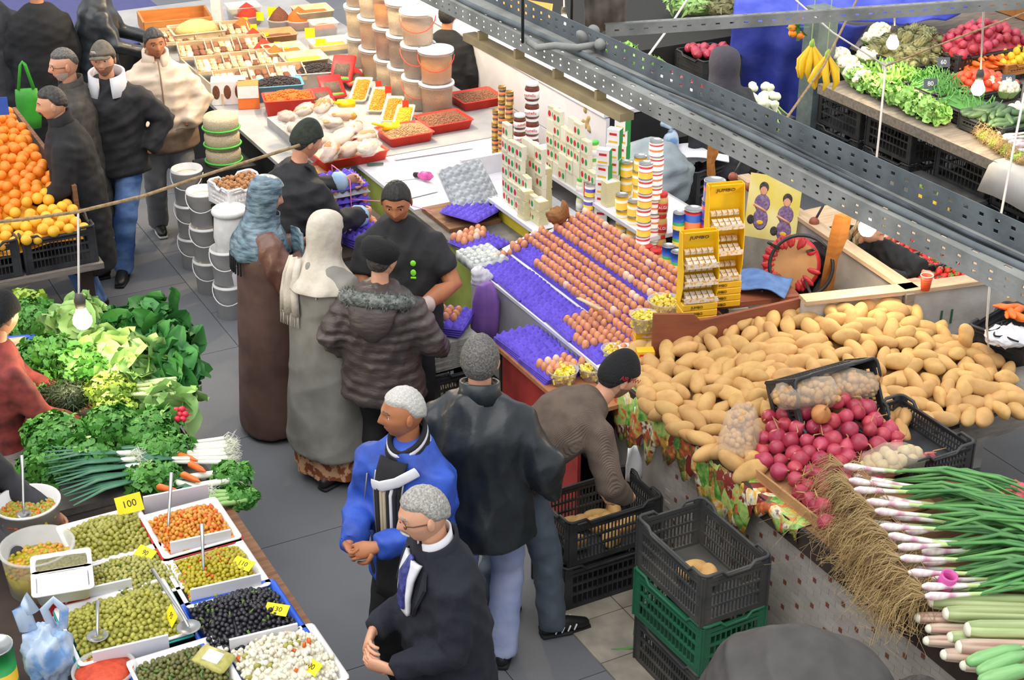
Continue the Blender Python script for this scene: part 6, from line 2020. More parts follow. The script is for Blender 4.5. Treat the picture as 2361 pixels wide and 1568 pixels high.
# upturned stool with red seat, poster, sack, tarp
mat('stool_red', '#c8303a', 0.45, col2='#a8222c', scale=9, bump=0.5, bscale=25)
mat('rod', '#3b3b3e', 0.4, metal=0.6)
st_ = empty('bar_stool', 'upturned stool with red seat cover and black ring lying on the table', 'stool', P(1822, 650, 1.0))
Rm = Euler((math.radians(72), 0, math.radians(-14))).to_matrix()
b = MB(); b.lathe([(0, -0.03, 1), (0.16, -0.03, 1), (0.172, -0.01, 1), (0.172, 0.02, 1), (0.15, 0.03, 1), (0.12, 0.032, 0)], 32, mi=1)
g = np.random.default_rng(2)
for k in range(26):
 t = g.random() * 6.28
 b.ell((math.cos(t) * 0.14, math.sin(t) * 0.14, 0.034), (0.03 + 0.02 * g.random(), 0.018, 0.008), 8, 6, eul(0, 0, t), 1)
b.build('seat', ['cardboard', 'stool_red'], st_, True, (0, 0, 0.12), Rm.to_euler())
ring = MB(); ring.tube([(0.185 * math.cos(t), 0.185 * math.sin(t), 0) for t in np.linspace(0, 6.2832, 33)], 0.011, 8, cap=False)
ring.build('foot_ring', ['rod'], st_, True, Vector((0, 0, 0.12)) + Rm @ Vector((0.06, 0, 0.10)), Rm.to_euler())
for k in range(4):
 t = math.pi / 4 + k * math.pi / 2
 b = MB(); b.tube([(0.12 * math.cos(t), 0.12 * math.sin(t), 0.02), (0.19 * math.cos(t), 0.19 * math.sin(t), 0.24 if k % 2 else 0.40)], 0.010, 8)
 lg = b.build('leg', ['rod'], st_, True, (0, 0, 0.12), Rm.to_euler())
mat('ball_wood', '#8f4a33', 0.5)
for i, (u, v, z) in enumerate(((1877, 512, 1.28), (1690, 408, 1.3), (1730, 432, 1.28))):
 b = MB(); b.ell((0, 0, 0), 0.032, 12, 10); b.tube([(0, 0, -0.14), (0, 0, 0)], 0.008, 6, mi=1); b.tube([(0, 0, 0), (0.05, 0.02, 0.10)], 0.008, 6, mi=1)
 tag(b.build('rack_knob', ['ball_wood', 'rod'], None, True, P(u, v, z), 0), ('wooden ball on a black rod right of the yellow poster', 'wooden ball on a black rod by the orange post', 'wooden ball on a black rod left of the yellow poster')[i], 'rack')
po = empty('poster', 'yellow poster with two women in checked shirts hanging on the partition', 'poster', P(1782, 480, 1.30), (math.radians(78), 0, -0.42))
mat('po_yellow', '#dccb5e', 0.5, col2='#e8dfa8', scale=4, lo=0.4, hi=0.7)
mat('po_plum', '#6a4f7a', 0.6, col2='#8d7a9a', scale=60)
b = MB(); b.box((0, 0, 0), (0.33, 0.40, 0.003)); b.build('sheet', ['po_yellow'], po)
for x, y in ((-0.07, 0.02), (0.085, -0.03)):
 b = MB()
 b.ell((x, y + 0.085, 0.003), (0.024, 0.034, 0.0018), 14, 6, None, 1); b.ell((x, y + 0.10, 0.0028), (0.03, 0.036, 0.0016), 14, 6, None, 2)
 b.ell((x, y + 0.0, 0.002), (0.05, 0.06, 0.0022), 14, 6, None, 0); b.ell((x, y - 0.10, 0.002), (0.048, 0.07, 0.0022), 14, 6, None, 0)
 b.box((x - 0.01, y - 0.03, 0.004), (0.09, 0.016, 0.001), eul(0, 0, -0.4), 1); b.ell((x - 0.06, y - 0.11, 0.003), (0.024, 0.03, 0.002), 12, 6, None, 2); b.ell((x, y - 0.12, 0.0042), (0.022, 0.014, 0.001), 10, 6, None, 3)
 b.build('figure', ['po_plum', 'skin_light', 'hair_dark', 'l_yellow'], po, True)
for i, (u0, v0, z0, u1, v1, z1, w, lb) in enumerate(((1905, 668, 0.95, 1945, 495, 1.55, 0.10, 'orange-stained curved wooden plank leaning on the concrete partition'), (1640, 405, 1.2, 1645, 330, 1.45, 0.07, 'orange-stained wooden post behind the tins'))):
 p0, p1 = P(u0, v0, z0), P(u1, v1, z1)
 b = MB(); b.tube([p0, p0.lerp(p1, 0.4) + Vector((-0.01, 0, 0)), p0.lerp(p1, 0.7), p1], [(w * 0.42, 0.018), (w * 0.38, 0.018), (w * 0.55, 0.018), (w * 0.5, 0.018)], 4, side=(1, 0, 0), rnd=0)
 tag(b.build('wood_post', ['wood_orange'], None, False), lb, 'post')
mat('sack', '#b09a66', 0.85, col2='#96804f', scale=7, bump=0.4, bscale=30)
b = MB(); v, f = crumple((0.21, 0.13, 0.13), 3, 0.12, 2); b.add(v, f); b.tube([(0.12, 0, 0.03), (0.19, -0.01, 0.10), (0.23, -0.02, 0.12)], [(0.05, 0.02), (0.07, 0.02), (0.02, 0.01)], 10); b.ell((-0.17, 0, 0.10), (0.03, 0.03, 0.035))
tag(b.build('sack', ['sack'], None, True, P(1405, 280, 1.1), 0.1), 'tied beige cloth sack behind the food cartons', 'sack')
mat('tarp_grey', '#8f9aa0', 0.5, col2='#7c878d', scale=5, bump=0.5, bscale=12)
b = MB(); v, f = crumple((0.30, 0.34, 0.24), 6, 0.12, 2.2); b.add(v, f)
tag(b.build('tarpaulin', ['tarp_grey'], None, True, P(1500, 400, 0.98), 0.3), 'crumpled grey plastic sheet behind the tin towers', 'tarpaulin')
# --- olive stall, bottom left
ZO = 0.90
ot = empty('olive_table', 'wooden table with a worn brown edge under the olive tubs', 'table', L(2.0, -2.8, 0))
part(ot, 'tabletop', 0.62, 3.3, -4.3, -2.10, ZO - 0.05, ZO, 'wood_dark')
part(ot, 'edge_plank', 0.85, 3.3, -2.10, -1.97, ZO - 0.05, ZO + 0.005, 'wood')
part(ot, 'front_panel', 0.9, 3.3, -2.12, -2.09, 0, ZO - 0.05, 'wood_dark')
for nm, cl, c2 in (('olive_green', '#a9a545', '#8c8a36'), ('olive_pale', '#b5b05e', '#9a9650'), ('olive_yellow', '#bfae25', '#a3961f'), ('olive_dark', '#6f6d35', '#55552c')):
 mat(nm, cl, 0.35, col2=c2, scale=30, rnd=0.12)
mat('olive_black', '#1f1d22', 0.22, rnd=0.1, col2='#2b2830', scale=30)
mat('olive_orange', '#d99a38', 0.4, col2='#bd7c26', scale=30)
mat('carrot', '#e8742a', 0.5, col2='#d9641f', scale=20, rnd=0.08)
mat('cauli', '#ece7d6', 0.7, col2='#dcd4ba', scale=30, bump=0.5, bscale=60)
mat('tub_white', '#e9e7e6', 0.35, var=0.03)
mat('tub_blue', '#2457c8', 0.4); mat('tub_red', '#cf2f2c', 0.4); mat('tub_teal', '#2fa59c', 0.4)
mat('herb_green', '#5f7a3a', 0.7)
OL = [MB().ell((0, 0, 0), (0.0125, 0.0105, 0.0105), 8, 6).mesh('olive', [m_]) for m_ in ('olive_green', 'olive_black')]
def tub_of(label, u, v, X, Y, col, heap, kinds, label_in, cat_in, peak=0.06, individual=None, extra=None, H=0.11, seed=0, z=ZO, dm=0.0165, liner=None, r=0.0115):
 """tub centred (rim) at pixel u, v; heap of olives inside"""
 c0 = P(u, v, z + H)
 o = empty('serving_tub', label, 'tub', (c0.x, c0.y, z + 0.001), AX)
 b = MB(); tray_tub(b, X, Y, H, 0.006, 0.025); b.build('tub_wall', [col], o, True)
 if liner:
  b = MB(); tray_tub(b, X - 0.012, Y - 0.012, H + 0.012, 0.004, 0.022); b.build('liner', [liner], o, True)
 g = np.random.default_rng(900 + seed)
 hx, hy = X / 2 - 0.025, Y / 2 - 0.025
 def hf(x, y):
  return H * 0.78 + peak * max(0, 1 - (x / hx * 0.8) ** 2) * max(0, 1 - (y / hy * 0.8) ** 2) + 0.006 * math.sin(x * 31 + seed) * math.sin(y * 27)
 b = MB()
 n = 14
 b.grid([[(x, y, hf(x, y) - 0.004) for y in np.linspace(-hy, hy, n)] for x in np.linspace(-hx, hx, n)])
 b.build('fill', [kinds[0]], o, True)
 pts = poisson(900, (-hx, hx), (-hy, hy), dm, None, 14, g)
 R3 = Matrix.Rotation(AX, 3, 'Z')
 b = MB()
 for i, (x, y) in enumerate(pts):
  zz = hf(x, y) + 0.003 + 0.004 * g.random()
  if individual is not None and i < 150:
   w = R3 @ Vector((x, y, zz)) + o.location
   q = put('olive', OL[individual], None, w, (g.random() * 6, g.random() * 6, g.random() * 6), g.uniform(0.85, 1.1))
   tag(q, label_in, cat_in, label_in)
  else:
   k = g.choice(len(kinds), p=[0.82, 0.18] if len(kinds) == 2 else None) if len(kinds) > 1 else 0
   if extra and g.random() < extra[1]:
    extra[0](b, (x, y, zz), g)
    continue
   v_, f_ = ellipsoid((r * g.uniform(0.9, 1.25), r * 0.92, r * 0.92), 8, 6)
   b.add(v_ @ eul(g.random() * 6, g.random() * 6, g.random() * 6).T + np.array((x, y, zz)), f_, int(k))
 if b.n:
  s_ = b.build('olives' if 'olive' in kinds[0] else 'pickles', list(kinds) + ['carrot', 'cauli', 'herb_green', 'olive_green'], o, True); tag(s_, kind='stuff')
 return o
def bits(b, p, g):
 k = g.integers(3)
 b.box(p, (0.022, 0.012, 0.008), eul(g.random() * 3, g.random() * 3, g.random() * 3), len([0]) + 0)
def carrot_bits(mi):
 def f(b, p, g):
  b.box(p, (0.024, 0.010, 0.006), eul(g.random() * 3, g.random() * 3, g.random() * 3), mi)
 return f
tub_of('white tub with red outside holding orange spiced olives', 440, 1222, 0.35, 0.37, 'tub_red', None, ['olive_orange', 'carrot'], '', '', 0.075, None, (carrot_bits(1), 0.22), seed=1, liner='tub_white')
tub_of('white tub of yellow-green olives with carrot bits', 497, 1322, 0.35, 0.37, 'tub_white', None, ['olive_yellow', 'olive_yellow'], '', '', 0.06, None, (carrot_bits(2), 0.10), seed=2)
tub_of('bright blue tub of shiny black olives', 562, 1432, 0.40, 0.42, 'tub_blue', None, ['olive_black', 'olive_black'], 'shiny black olive in the bright blue tub', 'olive', 0.085, 1, (carrot_bits(4), 0.25), seed=3, dm=0.0185, r=0.013)
def salad(b, p, g):
 k = g.random()
 p = np.array(p)
 if k < 0.78:
  for _ in range(4):
   b.ell(p + g.normal(size=3) * 0.009, 0.0105 * g.uniform(0.7, 1.2), 7, 5, None, 3)
 elif k < 0.86:
  b.box(p, (0.03, 0.014, 0.007), eul(g.random() * 3, g.random() * 3, g.random() * 3), 2)
 else:
  b.ell(p, (0.016, 0.012, 0.012), 8, 6, None, 5)
tub_of('white tub of cauliflower and carrot pickle at the bottom edge', 655, 1535, 0.38, 0.38, 'tub_white', None, ['cauli', 'cauli'], '', '', 0.10, None, (salad, 1.0), seed=4, dm=0.024)
tub_of('tub of green olives behind the others, under a yellow price tag', 250, 1240, 0.36, 0.36, 'tub_white', None, ['olive_green', 'olive_pale'], '', '', 0.07, None, None, seed=5, r=0.013, dm=0.0185)
tub_of('white tub of pale sliced green olives', 305, 1330, 0.36, 0.36, 'tub_white', None, ['olive_pale', 'olive_green'], '', '', 0.05, None, (carrot_bits(4), 0.06), seed=6)
tub_of('teal tub with white lining full of green olives', 285, 1438, 0.46, 0.42, 'tub_teal', None, ['olive_green', 'olive_green'], 'green olive in the teal tub with white lining', 'olive', 0.07, 0, None, seed=7, liner='tub_white', dm=0.019, r=0.013)
tub_of('tub of dark green olives at the bottom edge', 425, 1560, 0.36, 0.34, 'tub_blue', None, ['olive_dark', 'olive_dark'], '', '', 0.07, None, (carrot_bits(4), 0.2), seed=8, liner='tub_white')
# white divider boards standing between the tubs
for i, (u, v, w) in enumerate(((408, 1150, 0.30), (465, 1256, 0.27), (523, 1362, 0.30), (610, 1478, 0.28), (305, 1506, 0.30), (230, 1372, 0.28))):
 b = MB(); b.box((0, 0, 0.04), (w, 0.010, 0.095))
 tag(b.build('divider_board', ['white_panel'], None, False, P(u, v + 15, ZO + 0.09), (0.1, 0, AX - 0.10)),
 ('white divider board behind the orange olives', 'white divider board behind the yellow-green olives', 'white divider board behind the black olives', 'white divider board behind the cauliflower pickle',
 'white divider board below the teal tub of olives', 'white divider board above the teal tub of olives')[i], 'board')
for i, (u, v, t, rz, rx, dz) in enumerate(((298, 1162, '100', 0.5, 0.9, 0.14), (335, 1275, '90', -0.6, 0.5, 0.10), (560, 1300, '110', -0.5, 0.35, 0.12), (638, 1405, '130', -0.25, 0.35, 0.14), (715, 1535, '100', -0.7, 0.6, 0.14), (395, 1420, '95', -1.1, 1.0, 0.12))):
 price_tag(P(u, v, ZO + 0.09 + dz * 0.5), (rx, 0, rz), t, ('large yellow price tag above the green olives', 'yellow price tag in the pale sliced olives', 'yellow price tag in the yellow-green olives', 'yellow price tag on the black olives',
 'yellow price tag in the cauliflower pickle', 'upright yellow price tag in the teal tub')[i], (0.12, 0.085) if i == 0 else (0.10, 0.055), fs=0.045 if i == 0 else 0.032)
def ladle(label, bowl, top, r=0.035):
 """serving spoon with its bowl at one point and its handle end at another"""
 o = empty('serving_spoon', label, 'spoon', bowl)
 d = Vector(top) - Vector(bowl)
 b = MB(); b.tube([(0, 0, 0.0), d * 0.15 + Vector((0, 0, 0.01)), d * 0.6, d], [(0.006, 0.003), (0.006, 0.003), (0.007, 0.003), (0.010, 0.004)], 8); b.build('handle', ['steel'], o, True)
 b = MB(); b.lathe([(0.0, -0.018), (r * 0.6, -0.014), (r, 0.0), (r * 0.96, 0.001), (r * 0.55, -0.011), (0, -0.015)], 18); b.build('bowl', ['steel'], o, True)
 return o
ladle('steel ladle standing in the orange olives', P(388, 1225, 1.03), P(395, 1090, 1.22))
ladle('steel ladle standing in the yellow-green olives', P(470, 1325, 1.03), P(465, 1208, 1.20))
ladle('steel spoon resting in the black olives', P(435, 1445, 1.06), P(352, 1312, 1.12), 0.05)
ladle('steel spatula lying in the teal tub of olives', P(225, 1465, 1.06), P(225, 1385, 1.12), 0.045)
ladle('steel ladle in the white bucket of mixed pickles', P(55, 1185, 1.05), P(50, 1050, 1.25))
# round buckets
mat('bucket_clear', '#e6e4de', 0.3, alpha=0.38)
def round_tub(label, u, v, r, h, wall, fill, seed, level=0.8, z=ZO, n=260, rs=0.012, extra=None, name='round_tub', bow=0.02):
 p = P(u, v, z + h)
 o = empty(name, label, 'tub', (p.x, p.y, z + 0.001))
 b = MB(); b.lathe([(0, 0), (r * 0.9, 0), (r, h), (r * 1.05, h), (r * 1.05, h + 0.01), (r * 0.97, h + 0.01), (r * 0.87, 0.006), (0, 0.006)], 32); b.build('tub_wall', [wall], o, True)
 g = np.random.default_rng(seed)
 b = MB(); b.lathe([(r * 0.87, 0.01), (r * 0.95, level * h), (r * 0.5, level * h + bow * 0.6), (0, level * h + bow)], 24); b.build('fill', [fill[0]], o, True)
 b = MB()
 for _ in range(n):
  t, q = math.sqrt(g.random()) * r * 0.92, g.random() * 6.28
  k = int(g.integers(len(fill)))
  b.ell((t * math.cos(q), t * math.sin(q), level * h + bow * (1 - t / r) + 0.003 * g.random()), (rs * g.uniform(0.8, 1.4), rs * 0.9, rs * 0.8), 7, 5, eul(g.random() * 3, g.random() * 3, 0), k)
 if n:
  tag(b.build('contents', fill, o, True), kind='stuff')
 return o
round_tub('white bucket of mixed vegetable pickles at the left edge', 62, 1160, 0.145, 0.15, 'tub_white', ['olive_yellow', 'carrot', 'olive_pale'], 1, 0.62)
round_tub('clear round tub of olives in brine below the white bucket', 85, 1262, 0.155, 0.20, 'bucket_clear', ['olive_yellow', 'olive_orange'], 2, 0.6, n=120)
mat('harissa', '#cf4a24', 0.45, col2='#b83a1c', scale=30, bump=0.5, bscale=50)
round_tub('round bowl heaped with red chilli paste at the bottom edge', 240, 1545, 0.12, 0.12, 'bucket_clear', ['harissa'], 3, 0.95, n=0)
cb = empty('twin_container', 'white twin container with dried herbs and grated white cheese', 'container', P(145, 1335, 1.08), AX - 0.2)
mat('herb_dry', '#8a8560', 0.9, col2='#6f6c4c', scale=90); mat('cheese_white', '#eeece2', 0.7, bump=0.6, bscale=60)
for y, mt, hh in ((0.085, 'herb_dry', 0.005), (-0.06, 'cheese_white', 0.03)):
 b = MB(); tray_tub(b, 0.23, 0.12 if y > 0 else 0.16, 0.06, 0.005, 0.012); b.build('tray', ['tub_white'], cb, True, (0, y, -0.03))
 w = 0.06 if y > 0 else 0.08
 b = MB(); b.grid([[(x, q, 0.034 + hh * (1 - (x / 0.11) ** 2) * (1 - (q / 0.08) ** 2) + 0.005 * math.sin(x * 90 + q * 70) * math.sin(q * 130)) for q in np.linspace(-w + 0.01, w - 0.01, 10)] for x in np.linspace(-0.103, 0.103, 16)]); b.build('filling', [mt], cb, True, (0, y, -0.01))
b = MB(); b.box((0, 0, -0.13), (0.20, 0.2, 0.20)); b.build('stand', ['tub_red'], cb, False, (0, 0, 0.06 - 0.03 - 0.005 - 0.025 + 0.02))
mat('bag_blue', '#c9dcf2', 0.35, alpha=0.8, col2='#7fb0ea', scale=7, lo=0.52, hi=0.6)
b = MB(); v, f = crumple((0.11, 0.075, 0.15), 12, 0.2); b.add(v, f)
b.tube([(-0.06, 0, 0.12), (-0.075, 0, 0.22), (-0.06, 0, 0.27), (-0.04, 0, 0.20)], [(0.035, 0.01)] * 4, 8); b.tube([(0.03, 0, 0.12), (0.01, 0, 0.21), (0.05, 0, 0.25), (0.085, 0, 0.20), (0.07, 0, 0.11)], [(0.018, 0.006)] * 5, 8)
tag(b.build('carrier_bag', ['bag_blue'], None, True, P(112, 1505, 1.06), 0.2), 'white and blue plastic carrier bag at the bottom left', 'bag')
gt = tin_mesh(0.075, 0.24, [(0.3, 'l_green'), (0.25, 'l_yellow'), (0.45, 'l_green')], 24)
tag(put('tin', gt, None, P(5, 1600, ZO)), 'large green and yellow tin at the bottom left edge', 'tin')
b = MB(); soft_box(b, (0, 0, 0), (0.15, 0.11, 0.03), 0.012); b.box((0, 0, 0.016), (0.07, 0.06, 0.002), None, 1)
tag(b.build('vacuum_pack', ['olive_pale', 'white_paper'], None, True, P(492, 1520, 1.06), (0.1, 0.1, -0.4)), 'sealed packet with white label between the bottom olive tubs', 'packet')
# --- greens stall
ZG = 0.88
gs = empty('greens_table', 'grey plank table under the herbs and leafy greens', 'table', L(-0.5, -2.4, 0))
part(gs, 'tabletop', -1.75, 0.55, -3.6, -1.95, ZG - 0.04, ZG, 'plank_grey')
part(gs, 'edge_plank', 0.30, 0.56, -3.6, -2.02, ZG + 0.002, ZG + 0.04, 'plank_grey')
part(gs, 'front_panel', -1.7, 0.5, -2.05, -2.02, 0.0, ZG - 0.04, 'wood_dark')
for nm, c1, c2 in (('leaf_parsley', '#5c9c3c', '#3c7c2e'), ('leaf_light', '#a3c77c', '#7fae5a'), ('leaf_chard', '#44893f', '#2f7034'), ('leaf_yellow', '#a9c04e', '#7ea83e'), ('leaf_leek', '#4b7f62', '#35664e'), ('leaf_dill', '#3c4f2c', '#2b3a22')):
 mat(nm, c1, 0.5, col2=c2, scale=9, lo=0.35, hi=0.7)
mat('stem_pale', '#c3d49a', 0.5); mat('leek_white', '#ecebe0', 0.5, col2='#d8dcc0', scale=8)
mat('radish', '#cf2f45', 0.35)
def bunch(label, c, r, n, mt, leaf=(0.03, 0.022), kind='lobed', seed=0, core=True, cat='herb bunch', name='herb_bunch', yaw=0.0, stems=None, spread=1.0):
 """bundle of leaves around an ellipsoid core of radii r"""
 g = np.random.default_rng(seed)
 o = empty(name, label, cat, c, yaw)
 if core:
  b = MB(); b.ell((0, 0, 0), (r[0] * 0.82, r[1] * 0.82, r[2] * 0.82), 14, 10); b.build('core', [mt], o, True)
 b = MB()
 for k in range(n):
  d = g.normal(size=3); d[2] = abs(d[2]) * 0.9 - 0.15; d /= np.linalg.norm(d)
  p = d * np.array(r) * g.uniform(0.75, 1.08)
  nrm = d / np.array(r); nrm /= np.linalg.norm(nrm)
  nrm = nrm + g.normal(size=3) * 0.45; nrm /= np.linalg.norm(nrm)
  t = np.cross(nrm, g.normal(size=3)); t /= np.linalg.norm(t) + 1e-9
  s_ = np.cross(nrm, t)
  l, w = leaf[0] * g.uniform(0.7, 1.3), leaf[1] * g.uniform(0.7, 1.3)
  if kind == 'lobed':
   for a in (-0.9, 0, 0.9):
    tt = t * math.cos(a) + s_ * math.sin(a); ss = np.cross(nrm, tt)
    b.add([p, p + tt * l * 0.6 + ss * w * 0.5 + nrm * 0.003, p + tt * l + nrm * -0.004, p + tt * l * 0.6 - ss * w * 0.5 + nrm * 0.003], [(0, 1, 2, 3)])
  elif kind == 'blade':
   q = [p, p + t * l * 0.5 + nrm * 0.01, p + t * l]
   b.add([q[0] - s_ * w, q[0] + s_ * w, q[1] + s_ * w, q[1] - s_ * w, q[2] + s_ * w * 0.2, q[2] - s_ * w * 0.2], [(0, 1, 2, 3), (3, 2, 4, 5)])
  else:       # broad leaf, cupped and wavy
   G = []
   for i in range(6):
    x = i / 5
    ww = w * math.sin(math.pi * (0.12 + 0.80 * x)) ** 0.7
    G.append([p + t * l * (x - 0.3) + s_ * ww * y + nrm * (0.25 * l * (y * y * 0.5 - (x - 0.4) ** 2) + 0.012 * math.sin(y * 5 + x * 7 + k)) for y in (-1, -0.5, 0, 0.5, 1)])
   b.grid(G)
 tag(b.build('leaves', [mt], o, True), kind='stuff')
 if stems:
  mt2, ns, ln, rr, dirv = stems
  d = np.array(dirv, float); d /= np.linalg.norm(d)
  for k in range(ns):
   w = np.cross(d, (0, 0, 1.0)) * (k - (ns - 1) / 2) * rr * 1.9 + np.array((0, 0, 1.0)) * g.normal() * rr
   b = MB(); b.tube([d * r[0] * 0.3 + w * 0.6, d * (r[0] + ln * 0.6) + w, d * (r[0] + ln) + w * 1.1], [rr * 0.9, rr, rr * 0.9], 8); b.build('stalk', [mt2], o, True)
 return o
def gp(u, v, h):
 return P(u, v, ZG + h)
for i, (u, v, h, r, n) in enumerate(((75, 740, 0.16, (0.16, 0.14, 0.12), 420), (110, 830, 0.16, (0.18, 0.15, 0.13), 480), (190, 850, 0.18, (0.16, 0.15, 0.12), 420), (75, 900, 0.12, (0.13, 0.13, 0.10), 360),
 (130, 1010, 0.13, (0.16, 0.13, 0.12), 480), (105, 1080, 0.10, (0.14, 0.11, 0.10), 420), (200, 1060, 0.12, (0.15, 0.12, 0.10), 440), (255, 985, 0.14, (0.15, 0.12, 0.10), 420),
 (335, 1000, 0.12, (0.15, 0.12, 0.09), 400), (380, 1040, 0.10, (0.14, 0.11, 0.08), 380), (350, 1105, 0.07, (0.14, 0.10, 0.08), 380), (535, 1100, 0.06, (0.09, 0.09, 0.06), 260), (555, 1150, 0.03, (0.08, 0.07, 0.05), 220))):
 bunch('bunch of ' + ('flat-leaf parsley', 'coriander')[i % 2] + ' ' + ('at the far left corner of the greens', 'beside the stallholder in the plaid shirt', 'behind the yellow-green celery hearts', 'left of the dark dill at the table edge',
 'left of the leeks, upper bunch', 'at the near left corner of the greens', 'left of the leek leaves at the grey plank', 'right above the leeks', 'beside the radishes', 'left of the white leek ends',
 'behind the orange olives', 'under the white leek roots at the right tip', 'at the rightmost tip of the greens')[i], gp(u, v, h), r, n, 'leaf_parsley', (0.034, 0.026), 'lobed', 40 + i)
for i, (u, v, h, r, n) in enumerate(((345, 745, 0.17, (0.16, 0.14, 0.10), 44), (390, 800, 0.15, (0.13, 0.14, 0.10), 40), (405, 865, 0.13, (0.11, 0.14, 0.09), 36), (290, 760, 0.16, (0.14, 0.12, 0.10), 36))):
 bunch('bunch of dark green chard ' + ('at the top right of the greens', 'on the aisle side of the greens', 'lowest on the aisle side', 'behind the pale lettuce')[i], gp(u, v, h), r, n, 'leaf_chard', (0.17, 0.065), 'broad', 60 + i, cat='chard', name='chard_bunch')
for i, (u, v, h, r, n) in enumerate(((310, 835, 0.20, (0.14, 0.12, 0.10), 26), (240, 815, 0.18, (0.14, 0.12, 0.09), 30), (290, 890, 0.14, (0.12, 0.10, 0.08), 26), (190, 740, 0.20, (0.15, 0.13, 0.11), 30), (390, 935, 0.10, (0.12, 0.07, 0.06), 22))):
 bunch(('large pale green cabbage lettuce in the middle of the greens', 'pale lettuce left of the large one', 'pale lettuce leaves below the large lettuce', 'blue-green lettuce right under the light bulb', 'pale lettuce beside the radishes')[i],
 gp(u, v, h), r, n, 'leaf_light', (0.17, 0.075), 'broad', 70 + i, cat='lettuce', name='lettuce')
bunch('yellow-green celery heart with pale stalks toward the aisle', gp(255, 905, 0.17), (0.13, 0.11, 0.09), 320, 'leaf_yellow', (0.034, 0.026), 'lobed', 80, cat='celery', name='celery_heart', stems=('stem_pale', 7, 0.20, 0.012, (0.95, 0.1, 0.0)))
bunch('yellowish celery heart in front of the dark dill', gp(265, 950, 0.13), (0.10, 0.08, 0.07), 240, 'leaf_yellow', (0.03, 0.024), 'lobed', 81, cat='celery', name='celery_heart')
bunch('bundle of dark feathery dill behind the parsley', gp(150, 920, 0.15), (0.14, 0.11, 0.09), 900, 'leaf_dill', (0.05, 0.002), 'blade', 82)
bunch('bunch of yellow-green endive at the far left corner', gp(60, 705, 0.18), (0.12, 0.10, 0.08), 240, 'leaf_yellow', (0.05, 0.02), 'blade', 83, cat='endive', name='endive')
rd_ = bunch('bunch of red radishes with green tops', gp(375, 968, 0.12), (0.09, 0.07, 0.05), 120, 'leaf_parsley', (0.05, 0.03), 'lobed', 84, cat='radishes', name='radish_bunch')
for (x, y, z) in ((0.07, 0.03, 0.04), (0.09, 0.0, 0.03), (0.11, -0.03, 0.02), (0.085, -0.045, 0.03), (0.12, -0.005, 0.035), (0.10, 0.02, 0.05)):
 b = MB(); b.ell((x, y, z), (0.018, 0.016, 0.017), 12, 8); b.tube([(x + 0.015, y, z), (x + 0.035, y + 0.004, z - 0.005)], [0.004, 0.001], 5); b.build('radish', ['radish'], rd_, True)
def leek(label, p, yaw, tilt=0.0, grp=None, ln=0.26, green=0.30, r=0.013):
 o = empty('leek', label, 'leek', p, (0, tilt, yaw), grp)
 b = MB(); b.tube([(0.0, 0, 0), (-0.03, 0, 0), (-ln, 0, 0)], [r * 1.1, r, r * 0.9], 10); b.build('shank', ['leek_white'], o, True)
 for k in range(4):
  b = MB(); y = (k - 1.5) * 0.02
  b.tube([(-ln + 0.02, 0, 0), (-ln - green * 0.5, y, 0.012), (-ln - green, y * 2.4, -0.01)], [(r * 0.8, r * 0.5), (0.014, 0.003), (0.006, 0.002)], 6, side=(0, 1, 0)); b.build('leaf', ['leaf_leek'], o, True)
 b = MB()
 g = np.random.default_rng(int(abs(p[0] * 1000)) + int(abs(p[1] * 977)))
 for k in range(22):
  b.tube([(0, g.normal() * 0.006, g.normal() * 0.006), (0.03, g.normal() * 0.02, g.normal() * 0.012), (0.055 + 0.02 * g.random(), g.normal() * 0.04, g.normal() * 0.02 - 0.01)], [0.0015, 0.0012, 0.0008], 3, cap=False)
 tag(b.build('roots', ['leek_white'], o), kind='stuff')
 return o
for i in range(7):
 leek('leek of the white-rooted bundle at the aisle side', gp(515 + 4 * (i % 3), 1012 + 9 * i, 0.10 + 0.012 * (i % 2)), 0.35 - 0.05 * i, 0.05, 'leeks with white roots')
for i in range(5):
 leek('leek with blue-green leaves lying among the parsley', gp(300 + 10 * i, 1045 + 14 * i, 0.17 - 0.02 * i), 0.15 + 0.12 * i, 0.1, 'leeks among the parsley', 0.06, 0.34)
for i, (u, v, yw) in enumerate(((455, 1078, -0.7), (432, 1055, -0.5), (440, 1102, -0.6), (388, 1128, -0.4))):
 b = MB(); b.tube([(-0.06, 0, 0), (-0.05, 0, 0), (0.03, 0, 0), (0.06, 0, 0)], [0.010, 0.018, 0.014, 0.004], 10)
 tag(b.build('carrot', ['carrot'], None, True, gp(u, v, 0.12), yw), ('thick carrot lying across the soup greens', 'carrot top showing above the thick carrot', 'small carrot under the leek ends', 'carrot at the near edge of the soup greens')[i], 'carrot')
for i, (u, v, yw) in enumerate(((510, 1108, 0.3), (480, 1092, 0.25), (450, 1128, -0.4))):
 leek(('thick leek stump at the right tip of the greens', 'leek stump above the thick one at the right tip', 'short leek stump near the carrots')[i], gp(u + 20, v, 0.08), yw, 0, None, 0.16, 0.10, 0.018)
for i in range(4):
 b = MB(); b.tube([(-0.11, 0, 0), (0, 0, 0.008), (0.11, 0, 0)], [0.011, 0.014, 0.013], 10)
 tag(b.build('celery_stalk', ['leaf_light'], None, True, gp(500 + 5 * i, 1138 + 9 * i, 0.05), 0.12 + 0.08 * i), 'green celery stalk at the near right tip of the greens', 'celery', 'celery stalks at the right tip')
b = MB(); tray_tub(b, 0.26, 0.18, 0.05, 0.005, 0.015); o = tag(b.build('blue_tray', ['tub_blue'], None, True, gp(20, 815, 0.16), 0.2), 'blue tray of pale sticks at the left edge beside the greens', 'tray')
for k in range(7):
 b = MB(); b.tube([(-0.09, -0.06 + 0.02 * k, 0.05), (0.09, -0.06 + 0.02 * k, 0.055)], 0.010, 8); b.build('pale_stick', ['shallot_pale'], o, True)
